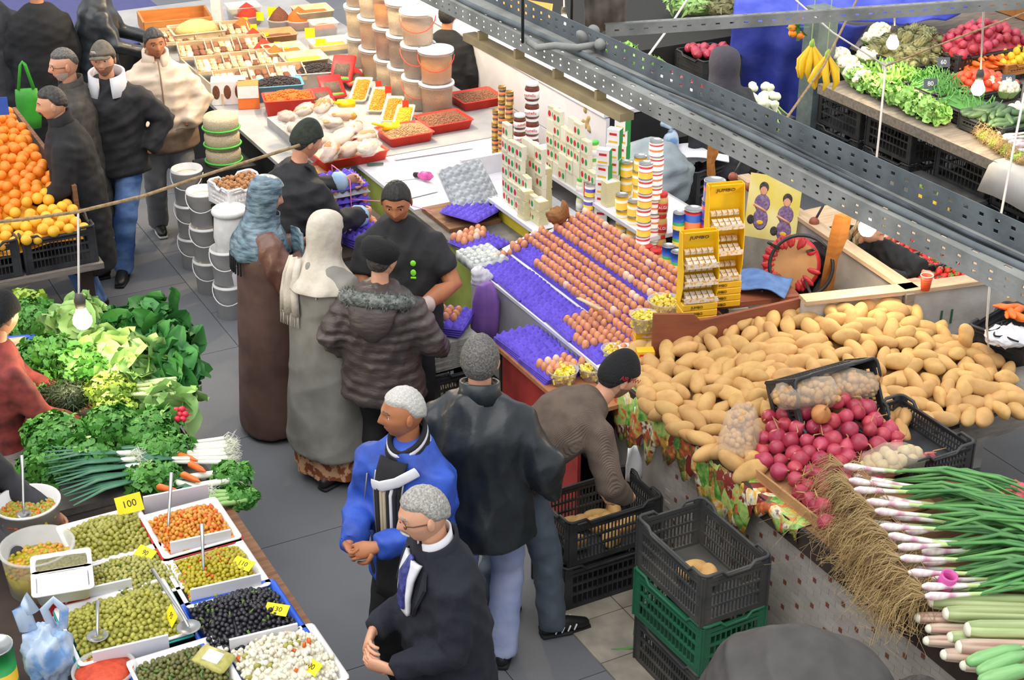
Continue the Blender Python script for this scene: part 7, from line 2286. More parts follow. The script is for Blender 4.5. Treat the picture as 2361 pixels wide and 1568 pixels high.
# --- orange stall
mat('orange', '#f08a22', 0.45, rnd=0.08, bump=0.25, bscale=140, var=0.06)
mat('orange_yellow', '#efb632', 0.45, rnd=0.08, bump=0.25, bscale=140, col2='#e8a42a', scale=9)
os_ = empty('orange_stall', 'plank stand under the crates of oranges', 'stand', L(-3.3, -2.2, 0))
part(os_, 'plank', -2.90, -2.66, -3.4, -1.66, 0.66, 0.70, 'wood_grey')
part(os_, 'tabletop', -5.0, -2.9, -3.4, -1.70, 0.66, 0.70, 'wood_dark')
part(os_, 'side_board', -4.9, -3.05, -1.72, -1.69, 0.70, 1.12, 'wood')
for a in (-2.8, -4.8):
 part(os_, 'leg', a - 0.04, a + 0.04, -1.80, -1.72, 0, 0.66, 'wood_dark')
for i, c in enumerate((-1.92, -2.42, -2.92)):
 crate('fruit_crate', ('black crate of yellow oranges at the aisle corner', 'black crate of yellow oranges second from the aisle', 'black crate of yellow oranges third from the aisle')[i], L(-2.86, c, 0.70), AX, (0.48, 0.34, 0.26), 'crate_black', step=0.024)
for i, (u, v) in enumerate(((70, 690), (150, 675))):
 q = P(u, v, 0.0)
 crate('fruit_crate', ('dark empty crate under the orange stand, left', 'dark empty crate under the orange stand, right')[i], L(-2.75, -2.25 + 0.55 * i - 0.3, 0.0), AX, (0.5, 0.34, 0.26), 'crate_black', step=0.03)
ORG = [MB().ell((0, 0, 0), (0.040, 0.040, 0.038), 16, 10).mesh('orange', [m_]) for m_ in ('orange', 'orange_yellow')]
g = np.random.default_rng(77)
def or_h(a, c):
 return 0.92 + np.interp(a, [-4.8, -4.2, -3.4, -3.0, -2.7], [0.28, 0.26, 0.14, 0.05, 0.0]) + 0.02 * math.sin(c * 9)
pts = poisson(330, (-4.6, -2.70), (-2.62, -1.74), 0.066, lambda a, c: c < np.interp(a, [-4.6, -3.2, -2.7], [-1.80, -1.78, -1.70]), 60, g)
for (a, c) in pts:
 k = 0 if a < -3.22 + 0.15 * math.sin(c * 5) else 1
 o = put('orange', ORG[k], None, L(a, c, or_h(a, c) + 0.035 * g.random()), (g.random() * 3, g.random() * 3, 0), g.uniform(0.92, 1.08))
 tag(o, ('deep orange fruit in the rear part of the sloping heap', 'yellow orange in the front part of the sloping heap')[k], 'orange', ('deep oranges in the heap', 'yellow oranges in the heap')[k])
b = MB(); G = [[L(a, c, or_h(a, c) - 0.045) for c in np.linspace(-3.3, -1.76, 8)] for a in np.linspace(-4.8, -2.70, 12)]; b.grid(G)
tag(b.build('orange_pile', ['orange_yellow'], None, True), 'body of the orange heap under its top layer', 'oranges', kind='stuff')
mat('sign_blue', '#2c5fc0', 0.5)
b = MB(); b.box((0, 0, 0), (0.10, 0.005, 0.13)); tag(b.build('fruit_sign', ['sign_blue'], None, False, P(2, 245, 1.4), 0.2), 'blue price sign at the left edge above the oranges', 'sign')
# green shopping bag
mat('bag_green', '#3fa32f', 0.5, col2='#2f8a24', scale=5, bump=0.3, bscale=12)
b = MB(); b.tube([(0, 0, 0), (0, 0, -0.10), (0.0, 0, -0.25), (0, 0, -0.34)], [(0.09, 0.02), (0.10, 0.04), (0.095, 0.05), (0.08, 0.035)], 18, side=(1, 0, 0), rnd=0.2)
for sy in (-0.02, 0.02):
 b.tube([(-0.06, sy, 0), (-0.02, sy, 0.20), (0.0, sy * 0.3, 0.23), (0.02, sy, 0.20), (0.06, sy, 0)], [(0.012, 0.003)] * 5, 6)
tag(b.build('shopping_bag', ['bag_green'], None, True, P(60, 205, 0.92), 0.2), 'green shopping bag carried by the man at the top left', 'bag')
# stacked clear buckets and white sacks by the aisle
mat('bucket_grey', '#e8e6e4', 0.35, alpha=0.85)
mat('flour', '#d5cbbb', 0.8); mat('sackcloth_white', '#e4e1de', 0.85, bump=0.5, bscale=16)
def bucket(label, p, r=0.115, h=0.26, wall='bucket_grey', fill='flour', lv=0.7, handle=None, lid=False, group=None, lidmt='white_plastic'):
 o = empty('bucket', label, 'bucket', p, 0, group)
 b = MB(); b.lathe([(0, 0), (r * 0.88, 0), (r * 0.97, h * 0.92), (r * 1.05, h * 0.92), (r * 1.05, h * 0.96), (r, h * 0.96), (r, h), (r * 0.94, h), (r * 0.86, 0.005), (0, 0.005)], 28); b.build('wall', [wall], o, True)
 b = MB(); b.lathe([(0, 0.008), (r * 0.84, 0.008), (r * 0.86 + r * 0.06 * lv, h * lv), (r * 0.4, h * lv + 0.008), (0, h * lv + 0.01)], 24); b.build('grain', [fill], o, True)
 if lid:
  b = MB(); b.lathe([(0, h - 0.004), (r * 1.04, h - 0.004), (r * 1.06, h), (r * 1.04, h + 0.014), (r * 0.9, h + 0.014), (r * 0.88, h + 0.008), (0, h + 0.008)], 28); b.build('lid', [lidmt], o, True)
 if handle:
  b = MB(); b.tube([(r * 1.06 * math.cos(t), r * 1.06 * math.sin(t) if True else 0, h * 0.86 - 0.10 * math.sin((t + math.pi) )) for t in np.linspace(-math.pi, 0, 13)], 0.004, 6); b.build('handle', [handle], o, True)
 return o
for i, (u, v, n) in enumerate(((452, 612, 3), (488, 668, 3), (535, 725, 2))):
 p = P(u, v, 0)
 for k in range(n):
  bucket('clear white bucket in the ' + ('rear', 'middle', 'front')[i] + ' bucket stack by the aisle', (p.x, p.y, 0.27 * k), handle='white_plastic', group=('rear', 'middle', 'front')[i] + ' aisle bucket stack', lv=0.5 + 0.15 * k)
for i, (u, v, z, h) in enumerate(((528, 520, 0.82, 0.0), (540, 600, 0.55, 0))):
 b = MB(); b.tube([(0, 0, -0.30), (0, 0, -0.1), (0.0, 0, 0.06)], [0.10, 0.125, 0.11], 20); b.tube([(0.10 * math.cos(t), 0.10 * math.sin(t), 0.08) for t in np.linspace(0, 6.28, 20)], 0.028, 10, cap=False); b.ell((0, 0, 0.05), (0.08, 0.08, 0.02))
 tag(b.build('sack', ['sackcloth_white'], None, True, P(u, v - 40, z) + Vector((0, 0, -0.1))), ('open white sack with rolled rim, upper', 'white sack with rolled rim, lower, behind the brown robe')[i], 'sack')
b = MB(); b.box((0, 0, 0), (0.06, 0.004, 0.05)); tag(b.build('price_tag', ['yellow_tag'], None, False, P(530, 452, 0.86), (0.2, 0, 0)), 'small yellow tag on the white sack', 'price tag')
# --- dates, spices and pulses, top left
ZS = 0.86
sp_ = empty('spice_table', 'long table under the dates, spices and pulses', 'table', L(-4.8, 0.9, 0))
part(sp_, 'tabletop', -8.2, -3.10, -0.12, 1.75, ZS - 0.03, ZS, 'counter_grey')
part(sp_, 'front_panel', -8.2, -3.10, -0.06, -0.03, 0, ZS - 0.03, 'dark')
part(sp_, 'raised_board', -4.30, -3.06, 0.10, 1.75, ZS, 0.932, 'counter_grey')
part(sp_, 'raised_board', -5.95, -4.30, 1.12, 1.75, ZS, 0.932, 'counter_grey')
mat('bucket_film', '#eceae6', 0.25, alpha=0.2)
mat('blue_cloth', '#46467a', 0.7);
dk = empty('dark_table', 'table with a dark blue cover behind the standing men', 'table', L(-8.4, -0.6, 0))
part(dk, 'tabletop', -9.4, -7.1, -1.2, 0.4, 0.80, 0.84, 'blue_cloth')
part(dk, 'side_panel', -9.4, -7.14, -1.15, 0.35, 0.0, 0.80, 'dark')
for nm, cl, c2 in (('couscous', '#e8cf86', '#d9ba68'), ('lentil', '#e59a2c', '#d1811f'), ('peanut', '#9c6848', '#7f5138'), ('grain_tan', '#c79d70', '#b08555'), ('grain_dark', '#5a4a40', '#7c6a5c'), ('prune', '#2a2226', '#3c3034'),
 ('spice_orange', '#e8731e', '#d45c12'), ('spice_red', '#cf3a1a', '#b52c12'), ('spice_yellow', '#ecc02a', '#dba81e'), ('walnut', '#c08a58', '#a06c40'), ('date_brown', '#6a3a22', '#8a5030'), ('grain_cream', '#e0cfae', '#cdb88f')):
 mat(nm, cl, 0.6, col2=c2, scale=120, bump=0.9, bscale=160)
mat('date_orange', '#d98c4a', 0.4, col2='#f0d8b0', scale=60, lo=0.45, hi=0.6)
mat('cellophane', '#f4f1ee', 0.12, alpha=0.35, spec=0.8)
def tray_of(label, u, v, X, Y, H, col, fill, z, yaw=None, peak=0.03, lv=0.85, name='food_tray', seed=0, grains=0, gr=0.006, rot=None):
 c0 = P(u, v, z + H)
 o = empty(name, label, 'tray', (c0.x, c0.y, z), rot if rot is not None else (AX if yaw is None else yaw))
 b = MB(); tray_tub(b, X, Y, H, 0.005, 0.018, lip=0.008); b.build('tray_wall', [col], o, True)
 hx, hy = X / 2 - 0.012, Y / 2 - 0.012
 hf = lambda x, y: H * lv + peak * max(0, 1 - (x / hx) ** 2) * max(0, 1 - (y / hy) ** 2)
 b = MB(); b.grid([[(x, y, hf(x, y)) for y in np.linspace(-hy, hy, 14)] for x in np.linspace(-hx, hx, 14)]); b.build('filling', [fill], o, True)
 if grains:
  g = np.random.default_rng(seed)
  b = MB()
  for _ in range(grains):
   x, y = g.uniform(-hx, hx) * 0.97, g.uniform(-hy, hy) * 0.97
   b.ell((x, y, hf(x, y) + 0.001), (gr * 1.3, gr, gr * 0.8), 6, 4, eul(0, 0, g.random() * 6))
  tag(b.build('grains', [fill], o, True), kind='stuff')
 return o
mat('tray_red', '#dd3a28', 0.4)
tray_of('red tray of beige chickpeas with a yellow scoop', 932, 300, 0.36, 0.30, 0.07, 'tray_red', 'grain_tan', 0.935, peak=0.04, grains=700, gr=0.007, seed=1)
tray_of('red tray of brown peanuts in the middle of three', 1022, 272, 0.37, 0.30, 0.07, 'tray_red', 'peanut', 0.935, grains=800, gr=0.007, seed=2)
tray_of('red tray of brown peanuts beside the white cabinet', 1098, 220, 0.36, 0.30, 0.07, 'tray_red', 'peanut', 0.935, grains=700, gr=0.007, seed=3)
# long slanting trays of lentils
for i, (u, v, fl, lb) in enumerate(((832, 205, 'lentil', 'uppermost'), (872, 228, 'lentil', 'second'), (905, 250, 'lentil', 'third'), (930, 270, 'spice_yellow', 'lowest'))):
 tray_of('long clear tray of orange lentils, ' + lb + ' of four', u, v, 0.13, 0.44, 0.06, 'bucket_clear', fl, 0.93, AX - 0.35, 0.03, grains=260, gr=0.006, seed=10 + i, rot=(0.12, 0, AX - 0.55))
mat('scoop_yellow', '#f2cf12', 0.35)
for i, (u, v, yw) in enumerate(((800, 238, 0.6), (905, 292, 0.3))):
 o = empty('scoop', ('yellow plastic scoop in the lentils', 'yellow plastic scoop on the chickpeas')[i], 'scoop', P(u, v, 1.03), (0, 0.15, yw))
 b = MB(); b.lathe([(0.045, -0.07), (0.05, 0.05), (0.048, 0.05), (0.042, -0.06), (0, -0.065)], 18, R=eul(0, math.pi / 2, 0), sx=0.7); b.build('bowl', ['scoop_yellow'], o, True)
 b = MB(); b.tube([(-0.07, 0, 0.0), (-0.16, 0, 0.02)], [0.012, 0.010], 8); b.build('handle', ['scoop_yellow'], o, True)
mat('tag_red', '#e8452e', 0.5)
for i, (u, v) in enumerate(((873, 200), (895, 212), (935, 245))):
 b = MB(); b.box((0, 0, 0.02), (0.05, 0.004, 0.06)); tag(b.build('price_tag', ['tag_red'], None, False, P(u, v, 1.02), 0.2), 'small orange-red price tag in the ' + ('first', 'second', 'last')[i] + ' lentil tray', 'price tag')
# stacked buckets of grain
GF = ['grain_tan', 'grain_cream', 'lentil', 'grain_cream', 'grain_tan', 'grain_dark', 'peanut', 'grain_tan', 'grain_tan', 'grain_cream']
bl_ = (('rearmost left', 836, 150, 3, ['grain_cream', 'grain_cream', 'grain_tan']), ('second from left', 868, 178, 3, ['grain_tan', 'grain_tan', 'grain_cream']), ('third from left', 903, 202, 3, ['grain_cream', 'peanut', 'lentil']),
 ('fourth from left', 935, 222, 3, ['grain_cream', 'grain_dark', 'grain_cream']), ('fifth from left', 968, 248, 3, ['grain_cream', 'grain_dark', 'grain_tan']), ('front right', 1008, 262, 2, ['grain_tan', 'lentil']))
for (lb, u, v, n, fl) in bl_:
 p = P(u, v, 0.93)
 for k in range(n):
  bucket('clear lidded bucket of grain in the ' + lb + ' stack', (p.x, p.y, 0.933 + 0.265 * k), 0.135, 0.25, 'bucket_film', fl[k], 0.9 if k < n - 1 else 0.75, lid=True, group=lb + ' grain bucket stack', lidmt='white_plastic', handle='tag_red' if (k == n - 1 and n == 2) or lb[:3] == 'fif' else None)
# dates stall: cardboard trays with packets
g = np.random.default_rng(12)
for r in range(4):
 for q in range(3):
  u, v = 410 + 62 * q + 42 * r, 90 + 33 * r - 8 * q
  p = P(u, v, ZS + 0.10)
  o = empty('date_tray', ('first', 'second', 'third', 'nearest')[r] + ' row of date trays from the back, ' + ('left', 'middle', 'right')[q] + ' cardboard tray', 'tray', p, (0.12, 0, AX - 0.2))
  b = MB(); b.box((0, 0, 0), (0.30, 0.26, 0.01)); b.box((0, 0.13, 0.03), (0.30, 0.008, 0.06)); b.box((-0.15, 0, 0.03), (0.008, 0.26, 0.06)); b.box((0.15, 0, 0.03), (0.008, 0.26, 0.06)); b.box((0, -0.13, 0.015), (0.30, 0.008, 0.03)); b.build('tray', ['cardboard_pale'], o)
  for i in range(5):
   for j in range(2):
    mt = ('date_orange', 'date_brown', 'cellophane', 'date_orange', 'peanut')[g.integers(5)]
    b = MB(); soft_box(b, (0, 0, 0), (0.05, 0.10, 0.03), 0.008); b.build('packet', [mt], o, False, (-0.115 + 0.057 * i, 0.06 - 0.12 * j, 0.025), (0, 0, g.normal() * 0.1))
b = MB(); b.box((0, 0, 0), (0.012, 1.15, 0.24)); tag(b.build('stall_board', ['cardboard_pale'], None, False, P(465, 205, ZS - 0.02), (0, 0, AX)), 'pale board along the aisle side of the date trays', 'board')
wb = empty('wooden_tray', 'open orange wooden box at the back of the dates stall', 'box', P(405, 62, 0.92), AX - 0.15)
for (c, d_) in (((0, -0.21, 0.06), (0.62, 0.02, 0.13)), ((0, 0.21, 0.06), (0.62, 0.02, 0.13)), ((-0.31, 0, 0.06), (0.02, 0.42, 0.13)), ((0.31, 0, 0.06), (0.02, 0.42, 0.13)), ((0, 0, 0.005), (0.6, 0.4, 0.012))):
 b = MB(); b.box(c, d_); b.build('board', ['wood_orange'], wb)
o = empty('couscous_box', 'cardboard box heaped with yellow couscous', 'box', P(455, 88, 0.93), AX - 0.1)
b = MB(); tray_tub(b, 0.46, 0.34, 0.09, 0.008, 0.0); b.build('box', ['cardboard_pale'], o); b = MB(); b.lathe([(0.22, 0.06), (0.16, 0.13), (0.08, 0.165), (0, 0.175)], 28, sy=0.75); b.build('couscous', ['couscous'], o, True)
mat('pole_white', '#e2d5d5', 0.5)
b = MB(); b.box((0, 0, 1.2), (0.09, 0.09, 2.4)); tag(b.build('pole', ['pole_white'], None, False, P(503, 58, 0.95) * 1.0 + Vector((0, 0, -0.95))), 'white square pole rising behind the couscous', 'pole')
for i, (u, v, w, h, mt, lb) in enumerate(((530, 235, 0.28, 0.20, 'l_white', 'white date carton with brown date pictures'), (575, 245, 0.17, 0.20, 'l_orange', 'orange and white carton beside the date carton'))):
 b = MB(); soft_box(b, (0, 0, h / 2), (w, 0.16, h), 0.004)
 if i == 0:
  for x in (-0.10, -0.01, 0.08):
   b.ell((x, -0.081, h * 0.55), (0.03, 0.004, 0.06), 12, 6, None, 1)
 else:
  b.box((0, -0.082, h * 0.72), (w * 0.98, 0.004, h * 0.5), None, 2)
 tag(b.build('date_carton', [mt, 'date_brown', 'l_white'], None, False, P(u, v, ZS), AX - 0.35), lb, 'carton')
for k in range(3):
 o = empty('wrapped_tin', ('lowest', 'middle', 'top')[k] + ' round cellophane-wrapped box with lime green rim', 'box', P(517, 375, 0.72) + Vector((0, 0, 0.13 * k)))
 b = MB(); b.lathe([(0, 0), (0.13, 0), (0.135, 0.10), (0.12, 0.125), (0, 0.13)], 28); b.build('wicker', ['grain_cream'], o, True)
 b = MB(); b.tube([(0.14 * math.cos(t), 0.14 * math.sin(t), 0.03) for t in np.linspace(0, 6.283, 29)], 0.008, 6, cap=False); b.build('rim', ['l_lime'], o, True)
b = MB(); b.box((0, 0, 0.36), (0.4, 0.34, 0.72)); tag(b.build('stand', ['dark'], None, False, P(517, 375, 0.72) + Vector((0, 0.0, -0.72)), AX), 'dark low stand under the wrapped round boxes', 'stand')
wn = crate('walnut_crate', 'white plastic crate of walnuts beside the man in the green cap', P(525, 375, 0.95) + Vector((0.12, -0.25, -0.2)), AX + 0.2, (0.36, 0.30, 0.16), 'white_plastic', step=0.025)
g = np.random.default_rng(4)
wl = MB().ell((0, 0, 0), (0.020, 0.017, 0.017), 8, 6).mesh('walnut', ['walnut'])
for (x, y) in poisson(70, (-0.15, 0.15), (-0.12, 0.12), 0.031, None, 40, g):
 w = Matrix.Rotation(AX + 0.2, 3, 'Z') @ Vector((x, y, 0.14 + 0.02 * g.random())) + wn.location
 tag(put('walnut', wl, None, w, (g.random() * 6, g.random() * 6, 0)), 'walnut in the white plastic crate', 'walnut', 'walnuts in the white crate')
b = MB(); b.box((0, 0, 0.36), (0.34, 0.28, 0.73)); tag(b.build('stand', ['dark'], None, False, (wn.location.x, wn.location.y, 0), AX + 0.2), 'dark stand under the walnut crate', 'stand')
# spice mounds, sacks, boxes
for i, (u, v, r, mt) in enumerate(((560, 70, 0.11, 'spice_orange'), (585, 95, 0.10, 'spice_red'), (610, 120, 0.11, 'spice_red'), (635, 135, 0.10, 'spice_orange'), (570, 35, 0.12, 'spice_red'), (690, 45, 0.12, 'spice_orange'), (645, 45, 0.10, 'date_brown'))):
 o = round_tub(('orange spice mound behind the dates', 'red spice mound second in the diagonal row', 'bright red spice mound in the diagonal row', 'orange spice mound at the near end of the row', 'red spice bowl by the white pole', 'orange powder tub at the very back', 'brown spice bowl at the back')[i],
 u, v, r * 1.15, 0.08, 'bucket_clear', [mt], 30 + i, 0.95, ZS, 0, bow=0.13, name='spice_bowl')
for i, (u, v, sz) in enumerate(((600, 45, 1), (628, 35, 1.2), (585, 72, 0.9), (612, 92, 0.9), (640, 112, 0.8), (660, 125, 0.8), (565, 55, 0.8), (715, 85, 1.3), (740, 110, 1.3))):
 b = MB(); b.box((0, 0, 0.03), (0.07 * sz, 0.004, 0.08 * sz)); tag(b.build('price_tag', ['yellow_tag'], None, False, P(u, v, ZS + 0.09), 0.15 * (i % 3 - 1)), 'yellow price card ' + ('at the back of the spices', 'tall, behind the red spice', 'in the second spice mound', 'in the third spice mound', 'in the red spice mound', 'at the near end of the spice row', 'beside the white pole', 'in the clear plastic box', 'lying over the clear plastic box')[i], 'price tag')
for i, (u, v, X, Y, mt, fl, lb) in enumerate(((655, 110, 0.34, 0.30, 'cardboard_pale', 'spice_orange', 'cardboard box of orange spice behind the red mounds'), (700, 130, 0.36, 0.30, 'cardboard_pale', 'spice_yellow', 'pale box of yellow turmeric'), (760, 95, 0.34, 0.28, 'bucket_clear', 'spice_yellow', 'clear plastic box of yellow ground spice'),
 (745, 50, 0.24, 0.2, 'bucket_clear', 'spice_orange', 'clear box of coral spice paste'), (640, 75, 0.30, 0.26, 'cardboard', 'date_brown', 'brown cardboard box at the back of the spices'), (720, 20, 0.34, 0.3, 'cardboard_pale', 'spice_orange', 'cardboard box of orange spice at the top edge'), (560, 12, 0.30, 0.25, 'bucket_clear', 'grain_cream', 'pale tub at the top edge right of the pole'))):
 tray_of(lb, u, v, X, Y, 0.16, mt, fl, ZS, AX - 0.1, 0.03, 0.7, 'spice_box')
mat('sack_blue', '#5f9fc0', 0.6); mat('sack_white', '#d8d0c8', 0.7)
for i, (u, v, mt, fl, lb) in enumerate(((640, 190, 'sack_blue', 'prune', 'open blue sack of black prunes'), (735, 160, 'sack_white', 'prune', 'open pale sack of black raisins'), (665, 222, 'tray_red', 'spice_orange', 'orange and red carton of dried apricots'))):
 tray_of(lb, u, v, 0.40, 0.24, 0.13, mt, fl, ZS, AX - 0.25, 0.06, 0.9, 'open_sack', 20 + i, 260, 0.010)
for i, (u, v, rx, rz) in enumerate(((790, 158, 0.75, -0.2), (765, 200, 0.5, 0.35), (815, 178, 0.2, 0.5), (740, 222, 0.2, 0.3))):
 b = MB(); soft_box(b, (0, 0, 0), (0.20, 0.26, 0.03), 0.012); b.box((0, -0.02, 0.016), (0.13, 0.12, 0.002), None, 1); b.box((0, -0.1, 0.016), (0.15, 0.02, 0.002), None, 2)
 tag(b.build('seed_packet', ['l_red', 'grain_dark', 'l_lime'], None, True, P(u, v, ZS + (0.16, 0.10, 0.08, 0.08)[i]), (rx, 0, rz)), 'red packet of sunflower seeds ' + ('standing upright', 'lying below the upright one', 'lying behind the upright one', 'lowest, next to the lentils')[i], 'packet')
# cellophane bags of noodles and nuts on red trays
tray_of('red tray under the cellophane bags of noodles', 800, 345, 0.52, 0.34, 0.07, 'tray_red', 'grain_cream', 0.935, AX + 0.05, 0.03)
g = np.random.default_rng(8)
for i, (u, v) in enumerate(((700, 255), (745, 245), (790, 265), (715, 290), (765, 285), (820, 295), (740, 320), (790, 315), (845, 315), (760, 350), (805, 345), (850, 340), (690, 300), (660, 270))):
 o = empty('noodle_bag', 'cellophane bag of ' + ('pasta', 'nuts')[i % 2] + ' in the ' + ('first', 'second', 'third', 'fourth', 'fifth')[i // 3] + ' row from the back, ' + ('left', 'middle', 'right')[i % 3], 'bag', P(u, v, ZS + 0.19 + 0.02 * (i % 2)), (g.normal() * 0.15, g.normal() * 0.15, g.random() * 3))
 v_, f_ = lumpy((0.095, 0.062, 0.04), 14, 10, 0.25, i); b = MB(); b.add(v_, f_); b.build('contents', [('grain_tan', 'walnut', 'lentil', 'grain_cream')[i % 4]], o, True)
 v_, f_ = crumple((0.125, 0.078, 0.052), i + 50, 0.15, 2.6, 20, 14); b = MB(); b.add(v_, f_); b.build('film', ['cellophane'], o, True)
tray_of('low red tray below the noodle bags at the edge of the white counter', 700, 395, 0.34, 0.22, 0.08, 'crate_red', 'grain_tan', ZS, AX, 0.03)
# white cabinet behind the buckets, dark figure
cbx = empty('white_cabinet', 'white panelled cabinet behind the grain buckets', 'cabinet', L(-4.2, 2.2, 0))
for k in range(3):
 part(cbx, 'panel', -6.0, -2.3, 2.0, 2.03, 0.15 + 0.36 * k, 0.50 + 0.36 * k, 'white_panel')
part(cbx, 'body', -6.0, -2.3, 2.035, 2.6, 0.05, 1.22, 'dark')
part(cbx, 'top', -6.0, -2.3, 1.98, 2.6, 1.23, 1.26, 'white_panel')
p = Person('person in a black top standing behind the grain buckets', L(-4.55, 1.78)[:2], 1.55, (0.2, 0.9), 'skin_mid', bulk=1.2, show_hands=(0, 0), lean=0.2)
p.top('c_black2', 'black_top', hem=0.7, seed=211); p.trousers('c_black2'); p.shoes(); p.hair('hair_black')
# --- vegetable stall, top right
ZV = 1.0
vt = empty('vegetable_stall', 'long wooden vegetable stand at the top right', 'stand', L(-1.8, 5.6, 0))
part(vt, 'tabletop', -2.78, 0.9, 4.36, 7.6, ZV - 0.05, ZV - 0.01, 'wood_grey')
part(vt, 'tabletop', -4.4, -2.79, 5.3, 7.6, ZV - 0.05, ZV - 0.01, 'wood_grey')
part(vt, 'edge_plank', -2.78, 0.9, 4.32, 4.36, ZV - 0.08, ZV, 'wood_grey')
part(vt, 'back_board', -4.3, -1.4, 7.2, 7.24, ZV, 1.75, 'wood_orange')
for i in range(5):
 for k in range(3):
  crate('stacked_crate', ('bottom', 'middle', 'top')[k] + ' black crate in ' + ('the stack under the cauliflowers', 'the second stack under the lettuces', 'the third stack under the lettuces', 'the stack under the grey sheet', 'the rightmost stack at the frame edge')[i],
 L(-2.62 + 0.62 * i + (0.2 if i > 1 else 0), 4.62, 0.02 + 0.30 * k), AX + math.pi / 2, (0.56, 0.38, 0.29), 'crate_black', step=0.04)
mat('lettuce', '#9ccb72', 0.5, col2='#7fb556', scale=9); mat('bean', '#5f9a4a', 0.5, col2='#4a8540', scale=12, rnd=0.1); mat('pea', '#6b9a42', 0.5, rnd=0.1); mat('artichoke', '#8a8a62', 0.7, col2='#6b6c4a', scale=14)
mat('parsnip', '#e6dcc0', 0.6, rnd=0.06); mat('tomato', '#e05a35', 0.35, rnd=0.08); mat('lemon', '#ebc32e', 0.45, rnd=0.05); mat('cucumber', '#4f6a48', 0.5, col2='#3e5a3c', scale=9, rnd=0.1)
mat('banana', '#efc620', 0.45, col2='#e0b21a', scale=7); mat('strawberry', '#cf2a25', 0.4, rnd=0.1, bump=0.4, bscale=120); mat('fennel', '#eef0e2', 0.5, col2='#d8e2c0', scale=7)
def vp(u, v, h=0.0):
 return P(u, v, ZV + h)
def cauliflower(label, p, r=0.085, seed=0, grp=None):
 g = np.random.default_rng(seed)
 o = empty('cauliflower', label, 'cauliflower', p, g.random() * 6, grp)
 b = MB(); b.ell((0, 0, 0), (r * 0.85, r * 0.85, r * 0.7), 12, 8)
 for k in range(40):
  d = g.normal(size=3); d[2] = abs(d[2]); d /= np.linalg.norm(d)
  b.ell(d * np.array((r, r, r * 0.8)) * 0.85, r * 0.24, 7, 5)
 b.build('curd', ['cauli'], o, True)
 for k in range(6):
  t = k * 1.05
  b = MB(); b.grid([[(math.cos(t + y * 0.45) * r * (0.7 + 0.45 * x), math.sin(t + y * 0.45) * r * (0.7 + 0.45 * x), -r * 0.6 + r * 0.65 * x) for y in (-1, 0, 1)] for x in (0, 0.5, 1)]); b.build('leaf', ['leaf_light'], o, True)
 return o
for i, (u, v, h) in enumerate(((1935, 132, 0.06), (1955, 150, 0.06), (1972, 172, 0.07), (1990, 185, 0.06), (2015, 92, 0.18), (2048, 110, 0.16), (2030, 75, 0.20), (2002, 130, 0.10), (2290, 198, 0.10), (2320, 205, 0.10), (2350, 260, 0.08))):
 cauliflower('white cauliflower ' + ('at the left corner of the vegetable stand', 'second from the left corner', 'third along the stand edge', 'last before the lettuces', 'left of the upper light bulb', 'under the upper light bulb', 'highest, above the upper bulb', 'below the heap of cauliflowers', 'right of the lower light bulb',
 'second right of the lower bulb', 'at the right frame edge')[i], vp(u, v, h), 0.10, i)
for i in range(9):
 u, v = 1985 + 22 * i, 182 + 10.5 * i
 bunch('pale green lettuce, ' + ('first', 'second', 'third', 'fourth', 'fifth', 'sixth', 'seventh', 'eighth', 'ninth')[i] + ' in the row along the stand edge', vp(u, v, 0.06), (0.085, 0.085, 0.075), 60, 'lettuce', (0.075, 0.045), 'broad', 500 + i, cat='lettuce', name='lettuce')
def crate_of(label, u, v, yaw, meshes, n, dm, item, il, size=(0.46, 0.34, 0.13), hgt=0.05, seed=0, mt='crate_black', align=None, z=ZV, cat=None, rnd_all=True):
 p = P(u, v, z + size[2])
 o = crate('vegetable_crate', label, (p.x, p.y, z), yaw, size, mt, step=0.03)
 g = np.random.default_rng(seed)
 hx, hy = size[0] / 2 - 0.03, size[1] / 2 - 0.03
 b = MB(); b.grid([[(x, y, size[2] - 0.02 + hgt * (1 - (x / hx) ** 2) * (1 - (y / hy) ** 2)) for y in np.linspace(-hy, hy, 6)] for x in np.linspace(-hx, hx, 6)]); b.build('fill', [meshes[0].materials[0]], o, True)
 for k, (x, y) in enumerate(poisson(n, (-hx, hx), (-hy, hy), dm, None, 40, g)):
  w = Matrix.Rotation(yaw, 3, 'Z') @ Vector((x, y, size[2] + hgt * (1 - (x / hx) ** 2) * (1 - (y / hy) ** 2))) + o.location
  r = (g.random() * 6, g.random() * 6, g.random() * 6) if align is None else (g.normal() * 0.15, g.normal() * 0.15, align + g.normal() * 0.4)
  tag(put(item, meshes[k % len(meshes)], None, w, r, g.uniform(0.85, 1.12)), il, cat or item.replace('_', ' '), il)
 return o
def stick(name, ln, r0, r1, mt, bend=0.0, n=8):
 b = MB(); b.tube([(-ln / 2, 0, 0), (-ln / 4, bend * 0.6, 0), (ln / 4, bend * 0.6, 0), (ln / 2, 0, 0)], [r1, r0, r0, r1], n)
 return b.mesh(name, [mt])
YV = AX + math.pi / 2
pea = [stick('pea_pod', 0.10, 0.011, 0.004, 'pea', 0.01), stick('pea_pod', 0.09, 0.012, 0.004, 'pea', -0.01)]
crate_of('black crate of pea pods beside the cauliflowers', 2065, 165, YV, pea, 75, 0.034, 'pea_pod', 'pea pod in the crate beside the cauliflowers', seed=1, size=(0.56, 0.36, 0.13))
bean = [stick('green_bean', 0.13, 0.005, 0.003, 'bean', 0.015, 6), stick('green_bean', 0.11, 0.005, 0.003, 'bean', -0.01, 6)]
crate_of('black crate of green beans behind the lettuces', 2160, 195, YV, bean, 120, 0.022, 'green_bean', 'green bean in the crate behind the lettuces', seed=2, size=(0.50, 0.36, 0.13), hgt=0.09)
